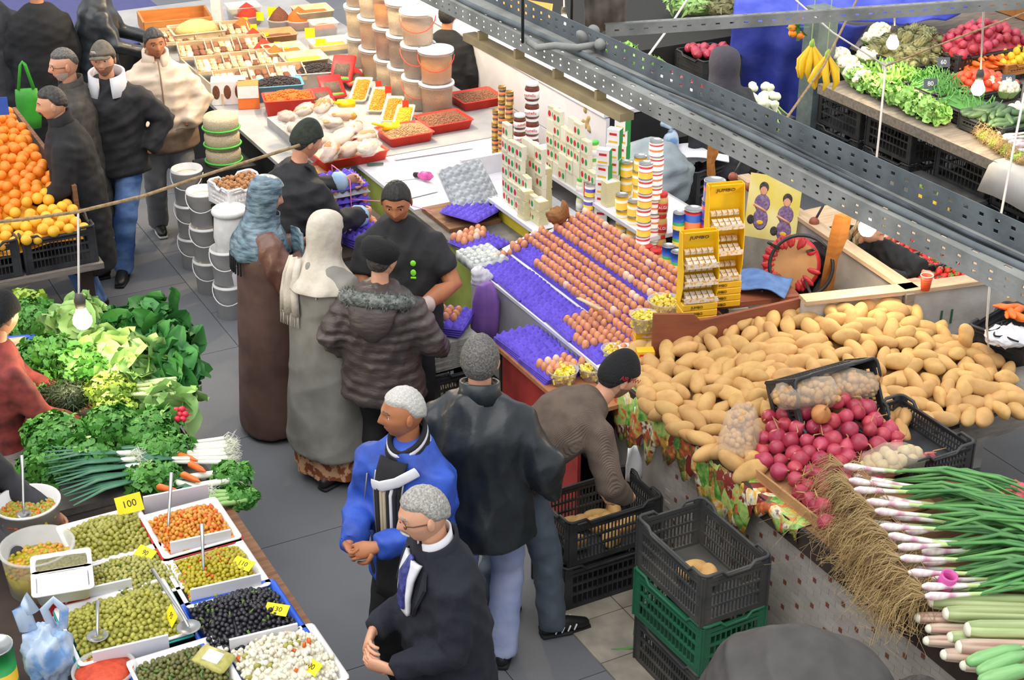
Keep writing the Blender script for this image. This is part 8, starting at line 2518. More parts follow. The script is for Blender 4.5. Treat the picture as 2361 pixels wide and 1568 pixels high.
crate_of('black crate of broad beans left of the lower bulb', 2230, 232, YV, bean, 60, 0.028, 'green_bean', 'green bean in the crate left of the lower light bulb', seed=3, size=(0.48, 0.36, 0.13))
cuc = [stick('cucumber', 0.15, 0.022, 0.012, 'cucumber', 0.01), stick('cucumber', 0.13, 0.026, 0.014, 'cucumber', 0.0)]
crate_of('black crate of dark green cucumbers below the lower bulb', 2305, 268, YV, cuc, 28, 0.05, 'cucumber', 'dark green cucumber in the crate below the lower bulb', seed=4, size=(0.48, 0.38, 0.13), align=0.5)
car = [stick('carrot', 0.17, 0.018, 0.005, 'carrot'), stick('carrot', 0.15, 0.020, 0.006, 'carrot')]
crate_of('crate of carrots stacked between the onions and tomatoes', 2270, 148, AX, car, 40, 0.04, 'carrot', 'carrot in the crate above the tomatoes', seed=5, size=(0.60, 0.30, 0.12), hgt=0.08, align=AX + 1.4)
tom = [MB().ell((0, 0, 0), (0.038, 0.038, 0.033), 14, 9).mesh('tomato', ['tomato'])]
crate_of('crate of orange-red tomatoes above the lower light bulb', 2255, 190, AX, tom, 40, 0.062, 'tomato', 'orange-red tomato above the lower light bulb', seed=6, size=(0.58, 0.40, 0.12), hgt=0.07)
par = [stick('parsnip', 0.19, 0.02, 0.006, 'parsnip')]
crate_of('crate of pale parsnips behind the bean crate', 2185, 138, AX, par, 30, 0.045, 'parsnip', 'pale parsnip behind the bean crate', seed=7, size=(0.46, 0.30, 0.12), hgt=0.07, align=0.6)
lem = [MB().ell((0, 0, 0), (0.040, 0.032, 0.032), 12, 8).mesh('lemon', ['lemon'])]
crate_of('tray of yellow lemons at the right frame edge', 2340, 130, AX, lem, 26, 0.062, 'lemon', 'yellow lemon in the tray at the right edge', seed=8, size=(0.50, 0.34, 0.10), hgt=0.06, mt='wood_orange', z=ZV + 0.05)
on1 = [onion_mesh('onion_red', 0.044)]
crate_of('black basket of red onions at the top right', 2260, 98, AX, on1, 60, 0.064, 'onion', 'red onion in the basket at the top right', seed=9, size=(0.86, 0.46, 0.18), hgt=0.16, z=ZV + 0.06)
art = MB()
for k in range(36):
 t = k * 2.399; zz = -0.04 + 0.10 * k / 36; rr = 0.045 * math.sqrt(max(0.05, 1 - (zz / 0.075) ** 2))
 art.add([(math.cos(t - 0.35) * rr, math.sin(t - 0.35) * rr, zz - 0.02), (math.cos(t + 0.35) * rr, math.sin(t + 0.35) * rr, zz - 0.02), (math.cos(t) * rr * 1.12, math.sin(t) * rr * 1.12, zz + 0.03)], [(0, 1, 2)])
art.ell((0, 0, 0), (0.042, 0.042, 0.055), 10, 8)
crate_of('heap of artichokes behind the upper light bulb', 2110, 118, AX, [art.mesh('artichoke', ['artichoke'])], 40, 0.085, 'artichoke', 'green-brown artichoke behind the upper light bulb', seed=10, size=(0.62, 0.70, 0.16), hgt=0.18)
for i, (u, v, t) in enumerate(((2105, 78, '40'), (2175, 135, '60'), (2145, 185, '80'), (2298, 108, '160'), (2325, 175, '50'), (2048, 145, '70'))):
 b = MB(); b.box((0, 0, 0.04), (0.11, 0.005, 0.08)); o = tag(b.build('price_board', ['c_slate'], None, False, vp(u, v + 20, 0.14), (-0.3, 0, 0.1)), 'small slate price board ' + ('in the artichokes', 'in the parsnips', 'in the green beans', 'at the lemons', 'beside the tomatoes', 'in the peas')[i], 'sign')
 put('lettering', text_mesh(t, 0.05, 'white_paper'), o, (0, -0.004, 0.04), (math.radians(90), 0, 0))
# spring onions on a grey sheet at the right edge
b = MB(); b.grid([[L(a, c, z + 0.01 * math.sin(a * 9)) for (c, z) in ((4.9, 1.01), (4.34, 1.01), (4.28, 0.98), (4.20, 0.80))] for a in np.linspace(-0.75, 0.7, 10)])
tag(b.build('grey_sheet', ['counter_grey'], None, True), 'grey plastic sheet hanging under the spring onions at the right', 'sheet').modifiers.new('t', 'SOLIDIFY').thickness = 0.006
g = np.random.default_rng(66)
for i in range(16):
 o = spring_onion(vp(2275 + 9 * (i % 8) + g.normal() * 4, 300 + 7 * (i % 8) - 14 * (i // 8), 0.05 + 0.04 * (i // 8)), 0.35 + g.normal() * 0.1, 0.35, 700 + i, 0, 14, 0.10)
 o['label'] = 'spring onion in the bundle on the grey sheet at the right edge'; o['group'] = 'spring onions on the grey sheet'
for i in range(9):
 u, v = 2265 + 12 * i, 310 + 8 * i
 bunch('tuft of yellow-brown onion roots on the grey sheet, ' + ('first', 'second', 'third', 'fourth', 'fifth', 'sixth', 'seventh', 'eighth', 'ninth')[i] + ' from left', vp(u, v, 0.03), (0.06, 0.05, 0.045), 220, 'leaf_yellow' if i % 2 else 'root', (0.035, 0.0015), 'blade', 800 + i, cat='onion roots', name='root_tuft')
# hanging bananas and tangerines
def banana_bunch(label, p, n, seed, top):
 g = np.random.default_rng(seed)
 o = empty('banana_bunch', label, 'bananas', p)
 for k in range(n):
  t = 2 * math.pi * k / n + 0.3
  dx, dy = math.cos(t), math.sin(t) * 0.7
  b = MB(); b.tube([(0.01 * dx, 0.01 * dy, 0.0), (0.035 * dx, 0.035 * dy, -0.045), (0.070 * dx, 0.06 * dy, -0.10), (0.078 * dx + 0.01 * g.normal(), 0.07 * dy, -0.17), (0.07 * dx, 0.06 * dy, -0.225)], [0.007, 0.015, 0.025, 0.023, 0.007], 8); b.build('banana', ['banana'], o, True)
 b = MB(); b.tube([(0, 0, -0.02), (0, 0, 0.02), (0.005, 0, 0.04)], [0.022, 0.018, 0.008], 8); b.build('stalk', ['leaf_yellow'], o, True)
 b = MB(); b.tube([(-0.006, 0, 0.03), (-0.004, 0, top)], 0.003, 5); b.build('cord', ['so_pale'], o, True)
 return o
banana_bunch('larger bunch of yellow bananas hanging on a cord', P(1872, 104, 1.95), 9, 1, 0.8)
banana_bunch('smaller bunch of yellow bananas hanging right of the larger', P(1908, 128, 1.95), 6, 2, 0.8)
banana_bunch('yellow bananas lying behind the beam, left of two bunches', P(2120, 432, 0.80), 7, 3, 0.05)
banana_bunch('yellow bananas lying behind the beam, right of two bunches', P(2165, 452, 0.80), 7, 4, 0.05)
b = MB(); soft_box(b, (0, 0, 0.34), (0.50, 0.75, 0.68), 0.02); tag(b.build('storage_box', ['crate_black'], None, False, P(2145, 462, 0.62) + Vector((0, 0.05, -0.62)), AX), 'black box under the bananas behind the beam', 'box')
o = empty('tangerine_cluster', 'tangerines with leaves hanging on a cord beside the bananas', 'tangerines', P(1835, 70, 1.95))
for (x, z) in ((-0.02, -0.02), (0.03, -0.035), (0.01, 0.10), (-0.025, 0.02)):
 b = MB(); b.ell((x, 0, z), (0.032, 0.032, 0.028), 14, 9); b.build('tangerine', ['orange'], o, True)
for k in range(8):
 b = MB(); t = k * 0.8; b.grid([[(0.01 + math.cos(t) * x * 0.08 + y * 0.012 * math.sin(t), y * 0.012 * math.cos(t) - 0.02, 0.03 + math.sin(t) * x * 0.10) for y in (-1, 1)] for x in (0, 0.5, 1)]); b.build('leaf', ['leaf_chard'], o, True)
b = MB(); b.tube([(0, 0, 0.05), (0, 0, 0.7)], 0.003, 5); b.build('cord', ['so_pale'], o, True)
# blue tarpaulin, pillar, fennel, crates behind the beam
mat('tarp_blue', '#3a48b8', 0.4, col2='#5a68d8', scale=4, bump=0.7, bscale=9, lo=0.4, hi=0.7)
def sheet(name, label, corners, mt, nu=24, nv=24, amp=0.05, seed=0, cat='tarpaulin'):
 g = np.random.default_rng(seed); ph = g.random(6) * 6
 A, B, C, D = [np.array(c) for c in corners]       # top left, top right, bottom right, bottom left
 n = np.cross(B - A, D - A); n /= np.linalg.norm(n)
 G = []
 for i in range(nu):
  r = []
  for j in range(nv):
   s_, t_ = j / (nv - 1), i / (nu - 1)
   q = (A * (1 - s_) + B * s_) * (1 - t_) + (D * (1 - s_) + C * s_) * t_
   r.append(q + n * amp * (math.sin(s_ * 14 + ph[0] + 2 * t_) * 0.5 + math.sin(s_ * 27 + ph[1] - t_ * 3) * 0.3 + math.sin(t_ * 11 + ph[2] + s_ * 5) * 0.35))
  G.append(r)
 b = MB(); b.grid(G)
 o = tag(b.build(name, [mt], None, True), label, cat); o.modifiers.new('t', 'SOLIDIFY').thickness = 0.004
 return o
sheet('tarpaulin', 'big crumpled blue tarpaulin hanging behind the hooded person', [P(1690, 50, 1.2), P(2000, 55, 1.2), P(1850, 310, 0.0), P(1655, 300, 0.0)], 'tarp_blue', 40, 48, 0.045, 1)
sheet('tarpaulin', 'blue tarpaulin spread across the top of the vegetable stall', [P(1700, -60, 1.4), P(2420, -60, 1.5), P(2180, 48, 1.15), P(1688, 56, 1.2)], 'tarp_blue', 24, 40, 0.04, 2)
mat('wrap_grey', '#6d7a7c', 0.35, col2='#596668', scale=6, bump=0.6, bscale=16)
b = MB(); b.box((0, 0, 0.75), (0.20, 0.20, 1.5)); tag(b.build('pillar', ['wrap_grey'], None, False, P(1868, 330, 0.3) + Vector((0, 0, -0.3)), AX), 'grey wrapped square pillar under the hanging bananas', 'pillar')
fb = empty('fennel_crate', 'black box under the white spring onions beside the hooded person', 'box', P(1745, 262, 0.75), AX)
b = MB(); b.box((0, 0, -0.38), (0.5, 0.4, 0.74)); b.build('box', ['crate_black'], fb)
g = np.random.default_rng(19)
for i in range(22):
 u, v = 1732 + g.uniform(0, 62), 192 + g.uniform(0, 50)
 o = empty('white_onion', 'white spring onion bulb in the bundle beside the hooded person', 'onion', P(u, v, 0.93), (g.normal() * 0.4, g.normal() * 0.4, 0), 'white onions by the hooded person')
 b = MB(); b.lathe([(0, 0.03), (0.02, 0.027), (0.037, 0.008), (0.036, -0.01), (0.022, -0.035), (0.012, -0.07), (0.010, -0.12)], 12); b.build('bulb', ['fennel'], o, True)
 b = MB(); b.tube([(0, 0, -0.11), (0.02, 0, -0.18), (0.06 * g.normal(), 0.05 * g.normal(), -0.26)], [0.009, 0.010, 0.004], 6); b.build('leaf', ['leaf_light'], o, True)
for i in range(3):
 crate('stacked_crate', ('lowest', 'middle', 'uppermost')[i] + ' black crate in the stack left of the blue tarpaulin', P(1625, 270, 0.25) + Vector((0, 0, -0.22 + 0.28 * i)), AX + math.pi / 2, (0.46, 0.42, 0.27), 'crate_black', bars=False)
q = P(1625, 270, 0.25)
for (x, y) in poisson(30, (-0.17, 0.17), (-0.15, 0.15), 0.065, None, 40, g):
 tag(put('onion', OM, None, (q.x + x, q.y + y, 0.86 + 0.04 * g.random()), (g.random() * 3, g.random() * 3, 0)), 'pinkish onion in the black crate left of the blue tarpaulin', 'onion', 'onions left of the tarpaulin')
mat('crate_pink', '#a8626a', 0.6); mat('shelf_dark', '#262523', 0.8)
bs_ = empty('back_bench', 'dark bench with pink and teal crates of lettuce behind the beam', 'bench', L(-3.6, 3.4, 0))
part(bs_, 'top', -5.6, -2.6, 2.85, 3.35, 0.80, 0.84, 'shelf_dark'); part(bs_, 'front', -5.6, -2.6, 2.87, 2.9, 0.0, 0.8, 'shelf_dark')
for i, (u, v, mt) in enumerate(((1430, 118, 'crate_pink'), (1485, 145, 'crate_teal'), (1545, 178, 'crate_pink'), (1598, 205, 'crate_red'))):
 p = P(u, v, 1.0)
 crate('salad_crate', ('pink crate of lettuce at the left behind the beam', 'teal crate of lettuce behind the beam', 'pink crate with white paper behind the beam', 'red crate with pale scraps beside the black crates')[i], (p.x, p.y, 0.845), YV, (0.40, 0.30, 0.15), mt, bars=False)
 if i < 2:
  bunch(('bright green lettuce in the pink crate behind the beam', 'bright green lettuce in the teal crate behind the beam')[i], (p.x, p.y, 0.98), (0.14, 0.12, 0.06), 60, 'lettuce', (0.09, 0.05), 'broad', 600 + i, cat='lettuce', name='lettuce')
 else:
  b = MB(); v_, f_ = crumple((0.10, 0.07, 0.05), i, 0.2, 2.6, 18, 12); b.add(v_, f_); tag(b.build('paper', ['white_paper'], None, True, (p.x, p.y, 0.98)), ('crumpled white paper in the pink crate', 'crumpled pale paper in the red crate')[i - 2], 'paper')
# far heap of greens and dark backdrop bench at the top edge
for i, (u, v) in enumerate(((1610, 12), (1680, 18), (1750, 5))):
 bunch('loose heap of dry greens at the top edge, ' + ('left', 'middle', 'right')[i] + ' of three', P(u, v, 1.0), (0.30, 0.2, 0.12), 300, ('leaf_light', 'artichoke', 'leaf_dill')[i], (0.07, 0.012), 'blade', 620 + i, cat='greens', name='greens_heap')
bt_ = empty('back_table', 'dark table behind the beam under the heaps of greens', 'table', L(-6.2, 5.2, 0))
part(bt_, 'top', -8.2, -4.6, 3.3, 6.4, 0.84, 0.88, 'shelf_dark'); part(bt_, 'front', -4.66, -4.6, 3.3, 6.4, 0.0, 0.84, 'shelf_dark')
# black clutter behind the tin towers: crate of newspapers, knotted blue bag
cr = crate('paper_crate', 'black wire crate of newspapers behind the tin towers', P(1610, 375, 0.75) + Vector((0, 0, -0.25)), AX + 0.3, (0.60, 0.45, 0.30), 'crate_black', step=0.05)
for k, (dx, dy, yw) in enumerate(((-0.1, 0, 0.2), (0.08, 0.05, 0.6), (0.02, -0.1, -0.1))):
 b = MB(); b.grid([[(x, y, 0.02 * math.sin(x * 9 + k)) for y in np.linspace(-0.15, 0.15, 5)] for x in np.linspace(-0.19, 0.19, 9)])
 tag(b.build('newspaper', ['white_paper'], None, True, cr.location + Vector((dx, dy, 0.30 + 0.03 * k)), yw), ('newspaper on the left in the wire crate', 'newspaper on the right in the wire crate', 'uppermost newspaper in the wire crate')[k], 'newspaper').modifiers.new('t', 'SOLIDIFY').thickness = 0.01
cs = Lbox('crate_stand', -1.75, -0.95, 1.70, 2.35, 0.0, 0.49, 'shelf_dark'); tag(cs, 'dark box under the wire crate behind the tins', 'box')
b = MB(); v_, f_ = lumpy((0.055, 0.04, 0.09), 14, 10, 0.3, 2); b.add(v_, f_); b.tube([(0, 0, 0.08), (0.0, 0, 0.10), (-0.06, 0, 0.14)], [0.02, 0.012, 0.03], 8); b.tube([(0, 0, 0.10), (0.05, 0, 0.14)], [0.012, 0.03], 8)
tag(b.build('knotted_bag', ['bag_blue'], None, True, P(1545, 325, 1.0)), 'knotted white and blue plastic bag behind the tins', 'bag')
# strawberries behind the partition, paper cup, scale corner
bt3 = empty('berry_table', 'table of strawberries behind the concrete partition', 'table', L(0.3, 2.7, 0))
part(bt3, 'top', -0.6, 1.05, 2.26, 3.2, 0.98, 1.02, 'wood_pale'); part(bt3, 'front', -0.6, 1.05, 2.30, 2.33, 0.0, 0.98, 'wood_dark')
bst = MB(); bst.lathe([(0, -0.024), (0.008, -0.018), (0.017, 0.0), (0.019, 0.010), (0.012, 0.018), (0, 0.019)], 10); SB = bst.mesh('strawberry', ['strawberry'])
lf = MB()
for k in range(5):
 t = k * 1.257; lf.add([(0, 0, 0.02), (math.cos(t - 0.4) * 0.011, math.sin(t - 0.4) * 0.011, 0.021), (math.cos(t) * 0.018, math.sin(t) * 0.018, 0.016), (math.cos(t + 0.4) * 0.011, math.sin(t + 0.4) * 0.011, 0.021)], [(0, 1, 2, 3)])
SL = lf.mesh('calyx', ['leaf_parsley'])
g = np.random.default_rng(91)
sbp = inpoly([P(2010, 545, 1.06), P(2120, 560, 1.06), P(2265, 640, 1.06), P(2210, 655, 1.06), P(2085, 640, 1.06), P(2130, 600, 1.06), P(2020, 580, 1.06)])
for (x, y) in poisson(170, (1.9, 3.0), (7.8, 9.2), 0.036, sbp, 60, g):
 o = put('strawberry', SB, None, (x, y, 1.05 + 0.03 * g.random()), (g.normal() * 0.9, g.normal() * 0.9, g.random() * 6), g.uniform(0.9, 1.25)); put('calyx', SL, o)
 tag(o, 'red strawberry in the heap behind the concrete partition', 'strawberry', 'strawberries in the heap')
b = MB(); b.box((0, 0, 0), (0.26, 0.2, 0.02)); tag(b.build('wood_board', ['wood_pale'], None, False, P(2125, 592, 1.06), 0.4), 'pale board between the strawberries', 'board')
c = crate('berry_crate', 'small black crate edge in front of the strawberries', P(2145, 640, 1.02) + Vector((0.0, 0.12, 0)), AX, (0.30, 0.22, 0.08), 'crate_black', step=0.03)
mat('cup_orange', '#e0532a', 0.5)
o = empty('paper_cup', 'orange paper cup standing on the concrete partition', 'cup', P(2133, 668, 1.275))
b = MB(); b.lathe([(0, 0), (0.024, 0), (0.034, 0.088), (0.032, 0.088), (0.023, 0.003), (0, 0.003)], 20); b.build('cup_wall', ['cup_orange'], o, True)
b = MB(); b.tube([(0.034 * math.cos(t), 0.034 * math.sin(t), 0.088) for t in np.linspace(0, 6.283, 21)], 0.0022, 6, cap=False); b.build('rim', ['white_paper'], o, True)
b = MB()
for z in (0.02, 0.035, 0.05, 0.065):
 r = 0.0245 + 0.0100 * z / 0.088; b.tube([(r * math.cos(t), r * math.sin(t), z) for t in np.linspace(0, 6.283, 21)], 0.0008, 4, cap=False)
b.build('print_lines', ['l_brown'], o, True)
# right end of the potato counter: black crate, white bags, cables, carrots, scale
crate('scale_crate', 'black plastic crate with white bags at the right end of the potatoes', P(2310, 800, 1.0) + Vector((0.06, 0.0, -0.03)), AX + 0.3, (0.42, 0.36, 0.18), 'crate_black', bars=False)
b = MB(); v_, f_ = crumple((0.14, 0.12, 0.05), 33); b.add(v_, f_); tag(b.build('plastic_bag', ['bag_white'], None, True, P(2325, 775, 1.19), 0.2), 'crumpled white carrier bag in the black crate at the right edge', 'bag')
for i in range(8):
 tag(put('carrot', car[i % 2], None, P(2325 + 8 * (i % 4), 708 + 7 * (i // 2), 1.24 + 0.02 * (i % 2)), (0, 0.1, 0.3 * i)), 'carrot in the pile at the right edge above the potatoes', 'carrot', 'carrots at the right edge')
b = MB()
g = np.random.default_rng(6)
b.tube([P(2290 + 20 * math.cos(t * 1.3) + 3 * t, 745 + 15 * math.sin(t) + 2 * t, 1.22) for t in np.linspace(0, 14, 60)], 0.005, 6)
b.tube([P(2262, 850, 1.0), P(2300, 862, 1.02), P(2340, 850, 1.02), P(2300, 842, 1.03), P(2280, 858, 1.0), P(2361, 868, 1.0)], 0.005, 6)
tag(b.build('cable', ['dark'], None, True), 'black cable coiled over the crate at the right edge', 'cable')
b = MB(); soft_box(b, (0, 0, 0), (0.30, 0.24, 0.05), 0.01); tag(b.build('weighing_scale', ['plank_grey'], None, False, P(2385, 875, 1.0), 0.35), 'dark flat weighing scale at the right edge of the potato counter', 'scale')
mat('bag_pink', '#e0606a', 0.4, col2='#cf4f5a', scale=5, bump=0.4, bscale=12)
b = MB(); v_, f_ = crumple((0.16, 0.12, 0.16), 44); b.add(v_, f_); tag(b.build('plastic_bag', ['bag_pink'], None, True, P(2345, 1185, 0.90), 0), 'pink plastic bag behind the spring onion leaves at the right edge', 'bag')
# --- overhead steel frame, ropes and bulbs
mat('beam_grey', '#949490', 0.75, col2='#767773', scale=6, bump=0.3, bscale=30)
mat('beam_dark', '#6a7073', 0.75, col2='#565c60', scale=6, bump=0.3, bscale=30)
mat('beam_tan', '#a5916a', 0.7, col2='#8f7d5c', scale=5)
mat('rope', '#a98f6a', 0.9, col2='#8a7252', scale=40, bump=0.6, bscale=120)
mat('rope_white', '#dcd7cf', 0.8); mat('cable_black', '#3c4044', 0.6, col2='#565b60', scale=8)
def perforated(p0, p1, wdir, w, t, mt, parent, name, rows, pitch=0.055, hole=(0.026, 0.014), start=0.0, end=None):
 """long steel strip from p0 to p1, w wide along wdir, with real slots punched through"""
 p0, p1 = Vector(p0), Vector(p1)
 d = (p1 - p0); ln = d.length; d.normalize()
 wd = Vector(wdir); wd = (wd - d * wd.dot(d)).normalized(); n = d.cross(wd)
 xs = [0.0]
 x = 0.02
 holes = []
 while x + pitch < ln:
  xs += [x + (pitch - hole[0]) / 2, x + (pitch + hole[0]) / 2]
  x += pitch
 xs.append(ln)
 ys = [0.0]
 for r in rows:
  ys += [r - hole[1] / 2, r + hole[1] / 2]
 ys.append(w)
 b = MB()
 nx, ny = len(xs), len(ys)
 V = []
 for s_ in (0, 1):
  for X in xs:
   for Y in ys:
    V.append(p0 + d * X + wd * Y + n * (t * s_))
 def I(s_, i, j):
  return s_ * nx * ny + i * ny + j
 isH = lambda i, j: (0 < i < nx - 2) and (i % 2 == 1) and (0 < j < ny - 1) and (j % 2 == 1)
 F = []
 for i in range(nx - 1):
  for j in range(ny - 1):
   if isH(i, j):
    F += [(I(0, i, j), I(0, i + 1, j), I(1, i + 1, j), I(1, i, j)), (I(0, i, j + 1), I(1, i, j + 1), I(1, i + 1, j + 1), I(0, i + 1, j + 1)),
 (I(0, i, j), I(1, i, j), I(1, i, j + 1), I(0, i, j + 1)), (I(0, i + 1, j), I(0, i + 1, j + 1), I(1, i + 1, j + 1), I(1, i + 1, j))]
    continue
   F += [(I(0, i, j), I(0, i, j + 1), I(0, i + 1, j + 1), I(0, i + 1, j)), (I(1, i, j), I(1, i + 1, j), I(1, i + 1, j + 1), I(1, i, j + 1))]
 for j in (0, ny - 1):
  for i in range(nx - 1):
   F.append((I(0, i, j), I(0, i + 1, j), I(1, i + 1, j), I(1, i, j)))
 b.add([tuple(v) for v in V], F)
 return b.build(name, [mt], parent)
ZB = 2.9
bm = empty('cable_tray', 'dusty grey perforated steel cable tray crossing overhead', 'steel beam', (0, 0, 0))
# lower front edge of the tray runs from the top left of the frame to the right edge
F0, F1 = P(985, 8, ZB), P(2361, 700, ZB)
dv = (F1 - F0); F0 = F0 - dv * 0.30; F1 = F1 + dv * 0.35
dvn = dv.normalized()
side = Vector((0, 0, 1)).cross(dvn).normalized()
if side.y < 0:
 side = -side
# front flange (upright), floor, rear flange (upright)
perforated(F0, F1, (0, 0, 1), 0.075, 0.004, 'beam_grey', bm, 'front_flange', [0.025, 0.052], 0.07, (0.018, 0.009))
perforated(F0 + Vector((0, 0, 0.07)), F1 + Vector((0, 0, 0.07)), side, 0.15, 0.004, 'beam_grey', bm, 'tray_floor', [0.03], 0.14, (0.03, 0.012))
R0, R1 = F0 + side * 0.15, F1 + side * 0.15
perforated(R0 + Vector((0, 0, 0.07)), R1 + Vector((0, 0, 0.07)), Vector((0, 0, 1)), 0.10, 0.004, 'beam_dark', bm, 'rear_flange', [0.035, 0.07], 0.07, (0.022, 0.013))
b = MB()
for k, (o_, zz, r) in enumerate(((0.045, 0.088, 0.013), (0.075, 0.086, 0.010), (0.095, 0.09, 0.008))):
 b = MB(); b.tube([F0.lerp(F1, t) + side * (o_ + 0.018 * math.sin(t * 17 + k * 2)) + Vector((0, 0, zz + 0.008 * math.sin(t * 23 + k))) for t in np.linspace(0.40 if k else 0.0, 1, 60)], r, 8)
 b.build('cable', ['cable_black' if k else 'beam_dark'], bm, True)
# tan lighting trunking hung below the left part
q0, q1 = F0.lerp(F1, 0.24) + Vector((0, 0, -0.075)), F0.lerp(F1, 0.45) + Vector((0, 0, -0.075))
q0 = q0 + side * 0.03; q1 = q1 + side * 0.03
dq = q1 - q0
b = MB(); b.box((dq.length / 2, 0, 0), (dq.length, 0.07, 0.035)); b.build('light_trunking', ['beam_tan'], bm, False, q0, (0, 0, math.atan2(dq.y, dq.x)))
for t in (0.1, 0.35, 0.6, 0.85):
 b = MB(); b.box((0, 0, 0.03), (0.02, 0.05, 0.06)); b.build('bracket', ['beam_tan'], bm, False, q0.lerp(q1, t), (0, 0, math.atan2(dq.y, dq.x)))
for (u, v) in ((1205, 98), (1318, 62)):
 p = P(u, v, ZB + 0.1); b = MB(); b.tube([p, p + Vector((0, 0, 0.9))], 0.007, 6); b.build('hanger_rod', ['rod'], bm, True)
b = MB(); b.tube([P(1218, 95, 3.0), P(1240, 110, 3.0), P(1280, 105, 3.02), P(1330, 110, 3.02), P(1395, 100, 3.0)], 0.016, 8); b.build('conduit', ['beam_grey'], bm, True)
for i, (u, v, r) in enumerate(((1345, 85, 0.035), (1385, 105, 0.03), (1365, 70, 0.03))):
 b = MB(); v_, f_ = lumpy((r, r, r * 0.8), 12, 8, 0.3, i); b.add(v_, f_); b.build('junction_box', ['beam_grey'], bm, True, P(u, v, 3.02))
# thin cross rail
T0, T1 = P(1395, 85, 2.95), P(2400, 18, 2.95)
cr_ = empty('cross_rail', 'thin grey perforated steel rail crossing the top right corner', 'steel beam', (0, 0, 0))
perforated(T0, T1, (0, 0, 1), 0.055, 0.004, 'beam_grey', cr_, 'rail', [0.028], 0.07, (0.022, 0.008))
perforated(T0 + Vector((0, 0, 0.053)), T1 + Vector((0, 0, 0.053)), (0, 1, 0), 0.03, 0.004, 'beam_grey', cr_, 'rail_flange', [0.015], 0.07, (0.022, 0.006))
# dusty grey sack and panel hung by the tray, sign boards behind
mat('dust_cloth', '#8a7f74', 0.9, col2='#6f665d', scale=6, bump=0.6, bscale=14)
sheet('dust_sheet', 'dusty grey-brown sheet hanging beside the beam at the top', [P(1345, -30, 3.2), P(1448, -30, 3.2), P(1440, 70, 2.95), P(1350, 75, 2.95)], 'dust_cloth', 14, 14, 0.02, 5, 'sheet')
mat('sign_orange', '#e8893f', 0.5); mat('sign_violet', '#4a4a86', 0.5)
for i, (u, v, w, mt, tx) in enumerate(((1215, 20, 0.45, 'sign_orange', 'KX'), (1150, -5, 0.35, 'sign_violet', '8'))):
 b = MB(); b.box((0, 0, 0), (w, 0.02, 0.14)); o = tag(b.build('sign_board', [mt], None, False, P(u, v, 1.6), (-0.3, 0, -0.55)), ('orange sign board with white letters behind the beam', 'violet sign board at the top edge behind the beam')[i], 'sign')
 put('lettering', text_mesh(tx, 0.09, 'white_paper'), o, (0, -0.012, 0), (math.radians(90), 0, 0))
def rope(label, pts, r, mt, name='rope'):
 b = MB(); b.tube(pts, r, 7); return tag(b.build(name, [mt], None, True), label, 'rope')
rope('long tan rope sagging across the aisle on the left', [P(-40, 515, 2.0), P(60, 505, 2.0), P(180, 488, 2.0), P(330, 452, 2.0), P(500, 395, 2.02), P(690, 335, 2.04)], 0.009, 'rope')
rope('tan rope slanting from the top over the beam near the centre', [P(1590, -10, 2.2), P(1545, 60, 2.15), P(1490, 135, 2.1)], 0.008, 'rope_white')
rope('tan rope slanting past the hanging bananas', [P(1975, 0, 2.1), P(1900, 150, 2.0), P(1800, 292, 1.9)], 0.008, 'rope')
rope('white cord hanging left of the lettuce row', [P(2042, 150, 1.85), P(2030, 280, 1.5), P(2018, 392, 1.2)], 0.008, 'rope_white')
rope('white cord hanging at the right frame edge', [P(2362, 215, 1.9), P(2335, 350, 1.6), P(2305, 510, 1.25)], 0.008, 'rope_white')
rope('white cord slanting from the rail to the hanging cord', [P(1835, 0, 2.3), P(1920, 75, 2.1), P(2042, 152, 1.85)], 0.006, 'rope_white')
rope('grey cord slanting from the hanging cord to the top right', [P(2042, 152, 1.85), P(2200, 90, 2.0), P(2361, 30, 2.2)], 0.007, 'rope')
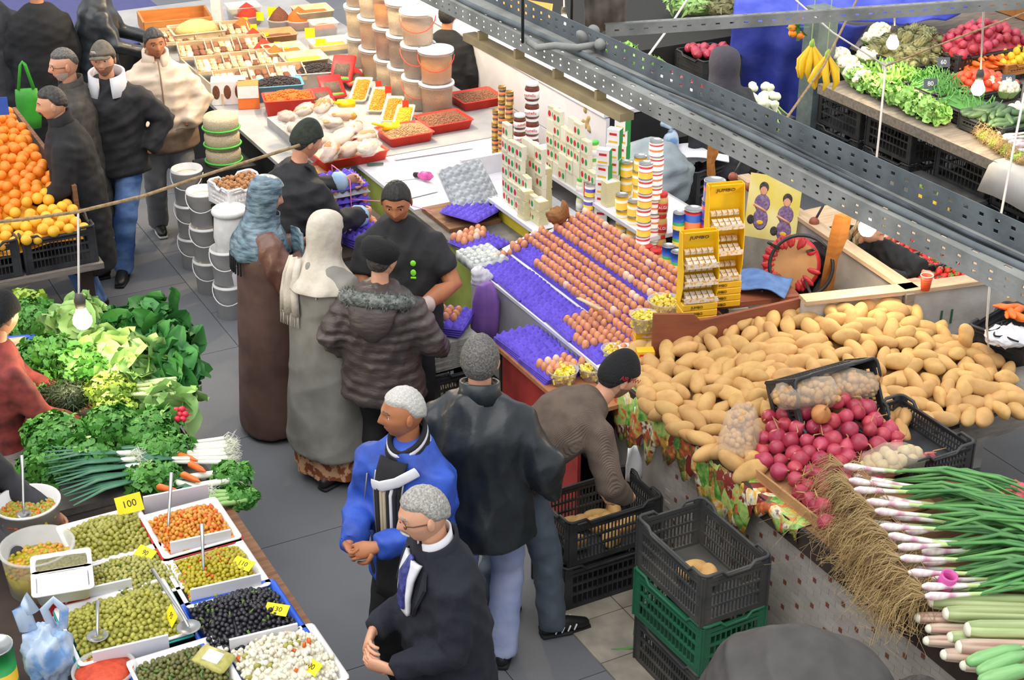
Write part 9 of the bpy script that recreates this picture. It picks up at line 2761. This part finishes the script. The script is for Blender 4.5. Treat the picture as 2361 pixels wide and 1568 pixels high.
rope('thin white cord hanging before the concrete wall beside number 11', [P(2282, 655, 1.6), P(2275, 750, 1.3), P(2280, 810, 1.1)], 0.006, 'rope_white')
mat('bulb_glow', '#fff0c8', 0.3, emit=26.0)
mat('socket', '#4a4640', 0.5)
def bulb(label, p, top, r=0.034, watt=9.0, cordmt='rope_white'):
 o = empty('light_bulb', label, 'light bulb', p)
 b = MB(); b.lathe([(0, -r), (r * 0.6, -r * 0.82), (r * 0.97, -r * 0.25), (r * 0.95, r * 0.25), (r * 0.6, r * 0.95), (r * 0.42, r * 1.5), (0, r * 1.5)], 18); b.build('glass', ['bulb_glow'], o, True)
 b = MB(); b.lathe([(0, r * 1.4), (r * 0.5, r * 1.4), (r * 0.6, r * 2.2), (r * 0.4, r * 2.9), (0, r * 3.0)], 14); b.build('socket', ['socket'], o, True)
 b = MB(); b.tube([(0, 0, r * 2.9), Vector(top) - Vector(p)], 0.006, 6); b.build('cord', [cordmt], o, True)
 ld = bpy.data.lights.new('bulb_light', 'POINT'); ld.energy = watt; ld.color = (1.0, 0.78, 0.48); ld.shadow_soft_size = r * 1.6
 l = bpy.data.objects.new('bulb_light', ld); COL.objects.link(l); l.parent = o; l.location = (0, 0, -r * 1.9)
 return o
pb = P(190, 738, 1.45)
bulb('glowing bulb hanging over the leafy greens from the tan rope', pb, P(180, 488, 2.0), 0.05, 10)
bulb('glowing bulb above the cauliflowers at the top right', P(2058, 100, 1.45), P(2062, 20, 2.6), 0.05, 14)
bulb('glowing bulb above the cucumbers at the top right', P(2255, 205, 1.45), P(2268, 20, 2.6), 0.05, 14)
bulb('glowing bulb above the strawberries beside the beam', P(2000, 525, 1.65), P(2005, 440, 2.9), 0.05, 10)
bulb('glowing bulb behind the beam at the top centre', P(1300, 50, 1.55), P(1300, -60, 2.6), 0.042, 12)
# the lamps over the spice stall hang just above the frame
for i, (a, c) in enumerate(((-5.9, 0.5), (-4.6, 1.0), (-3.7, 0.8))):
 p = L(a, c, 2.75)
 bulb('bulb hanging over the spice stall above the picture, ' + ('rear', 'middle', 'front')[i], p, p + Vector((0, 0, 0.8)), 0.042, 95)
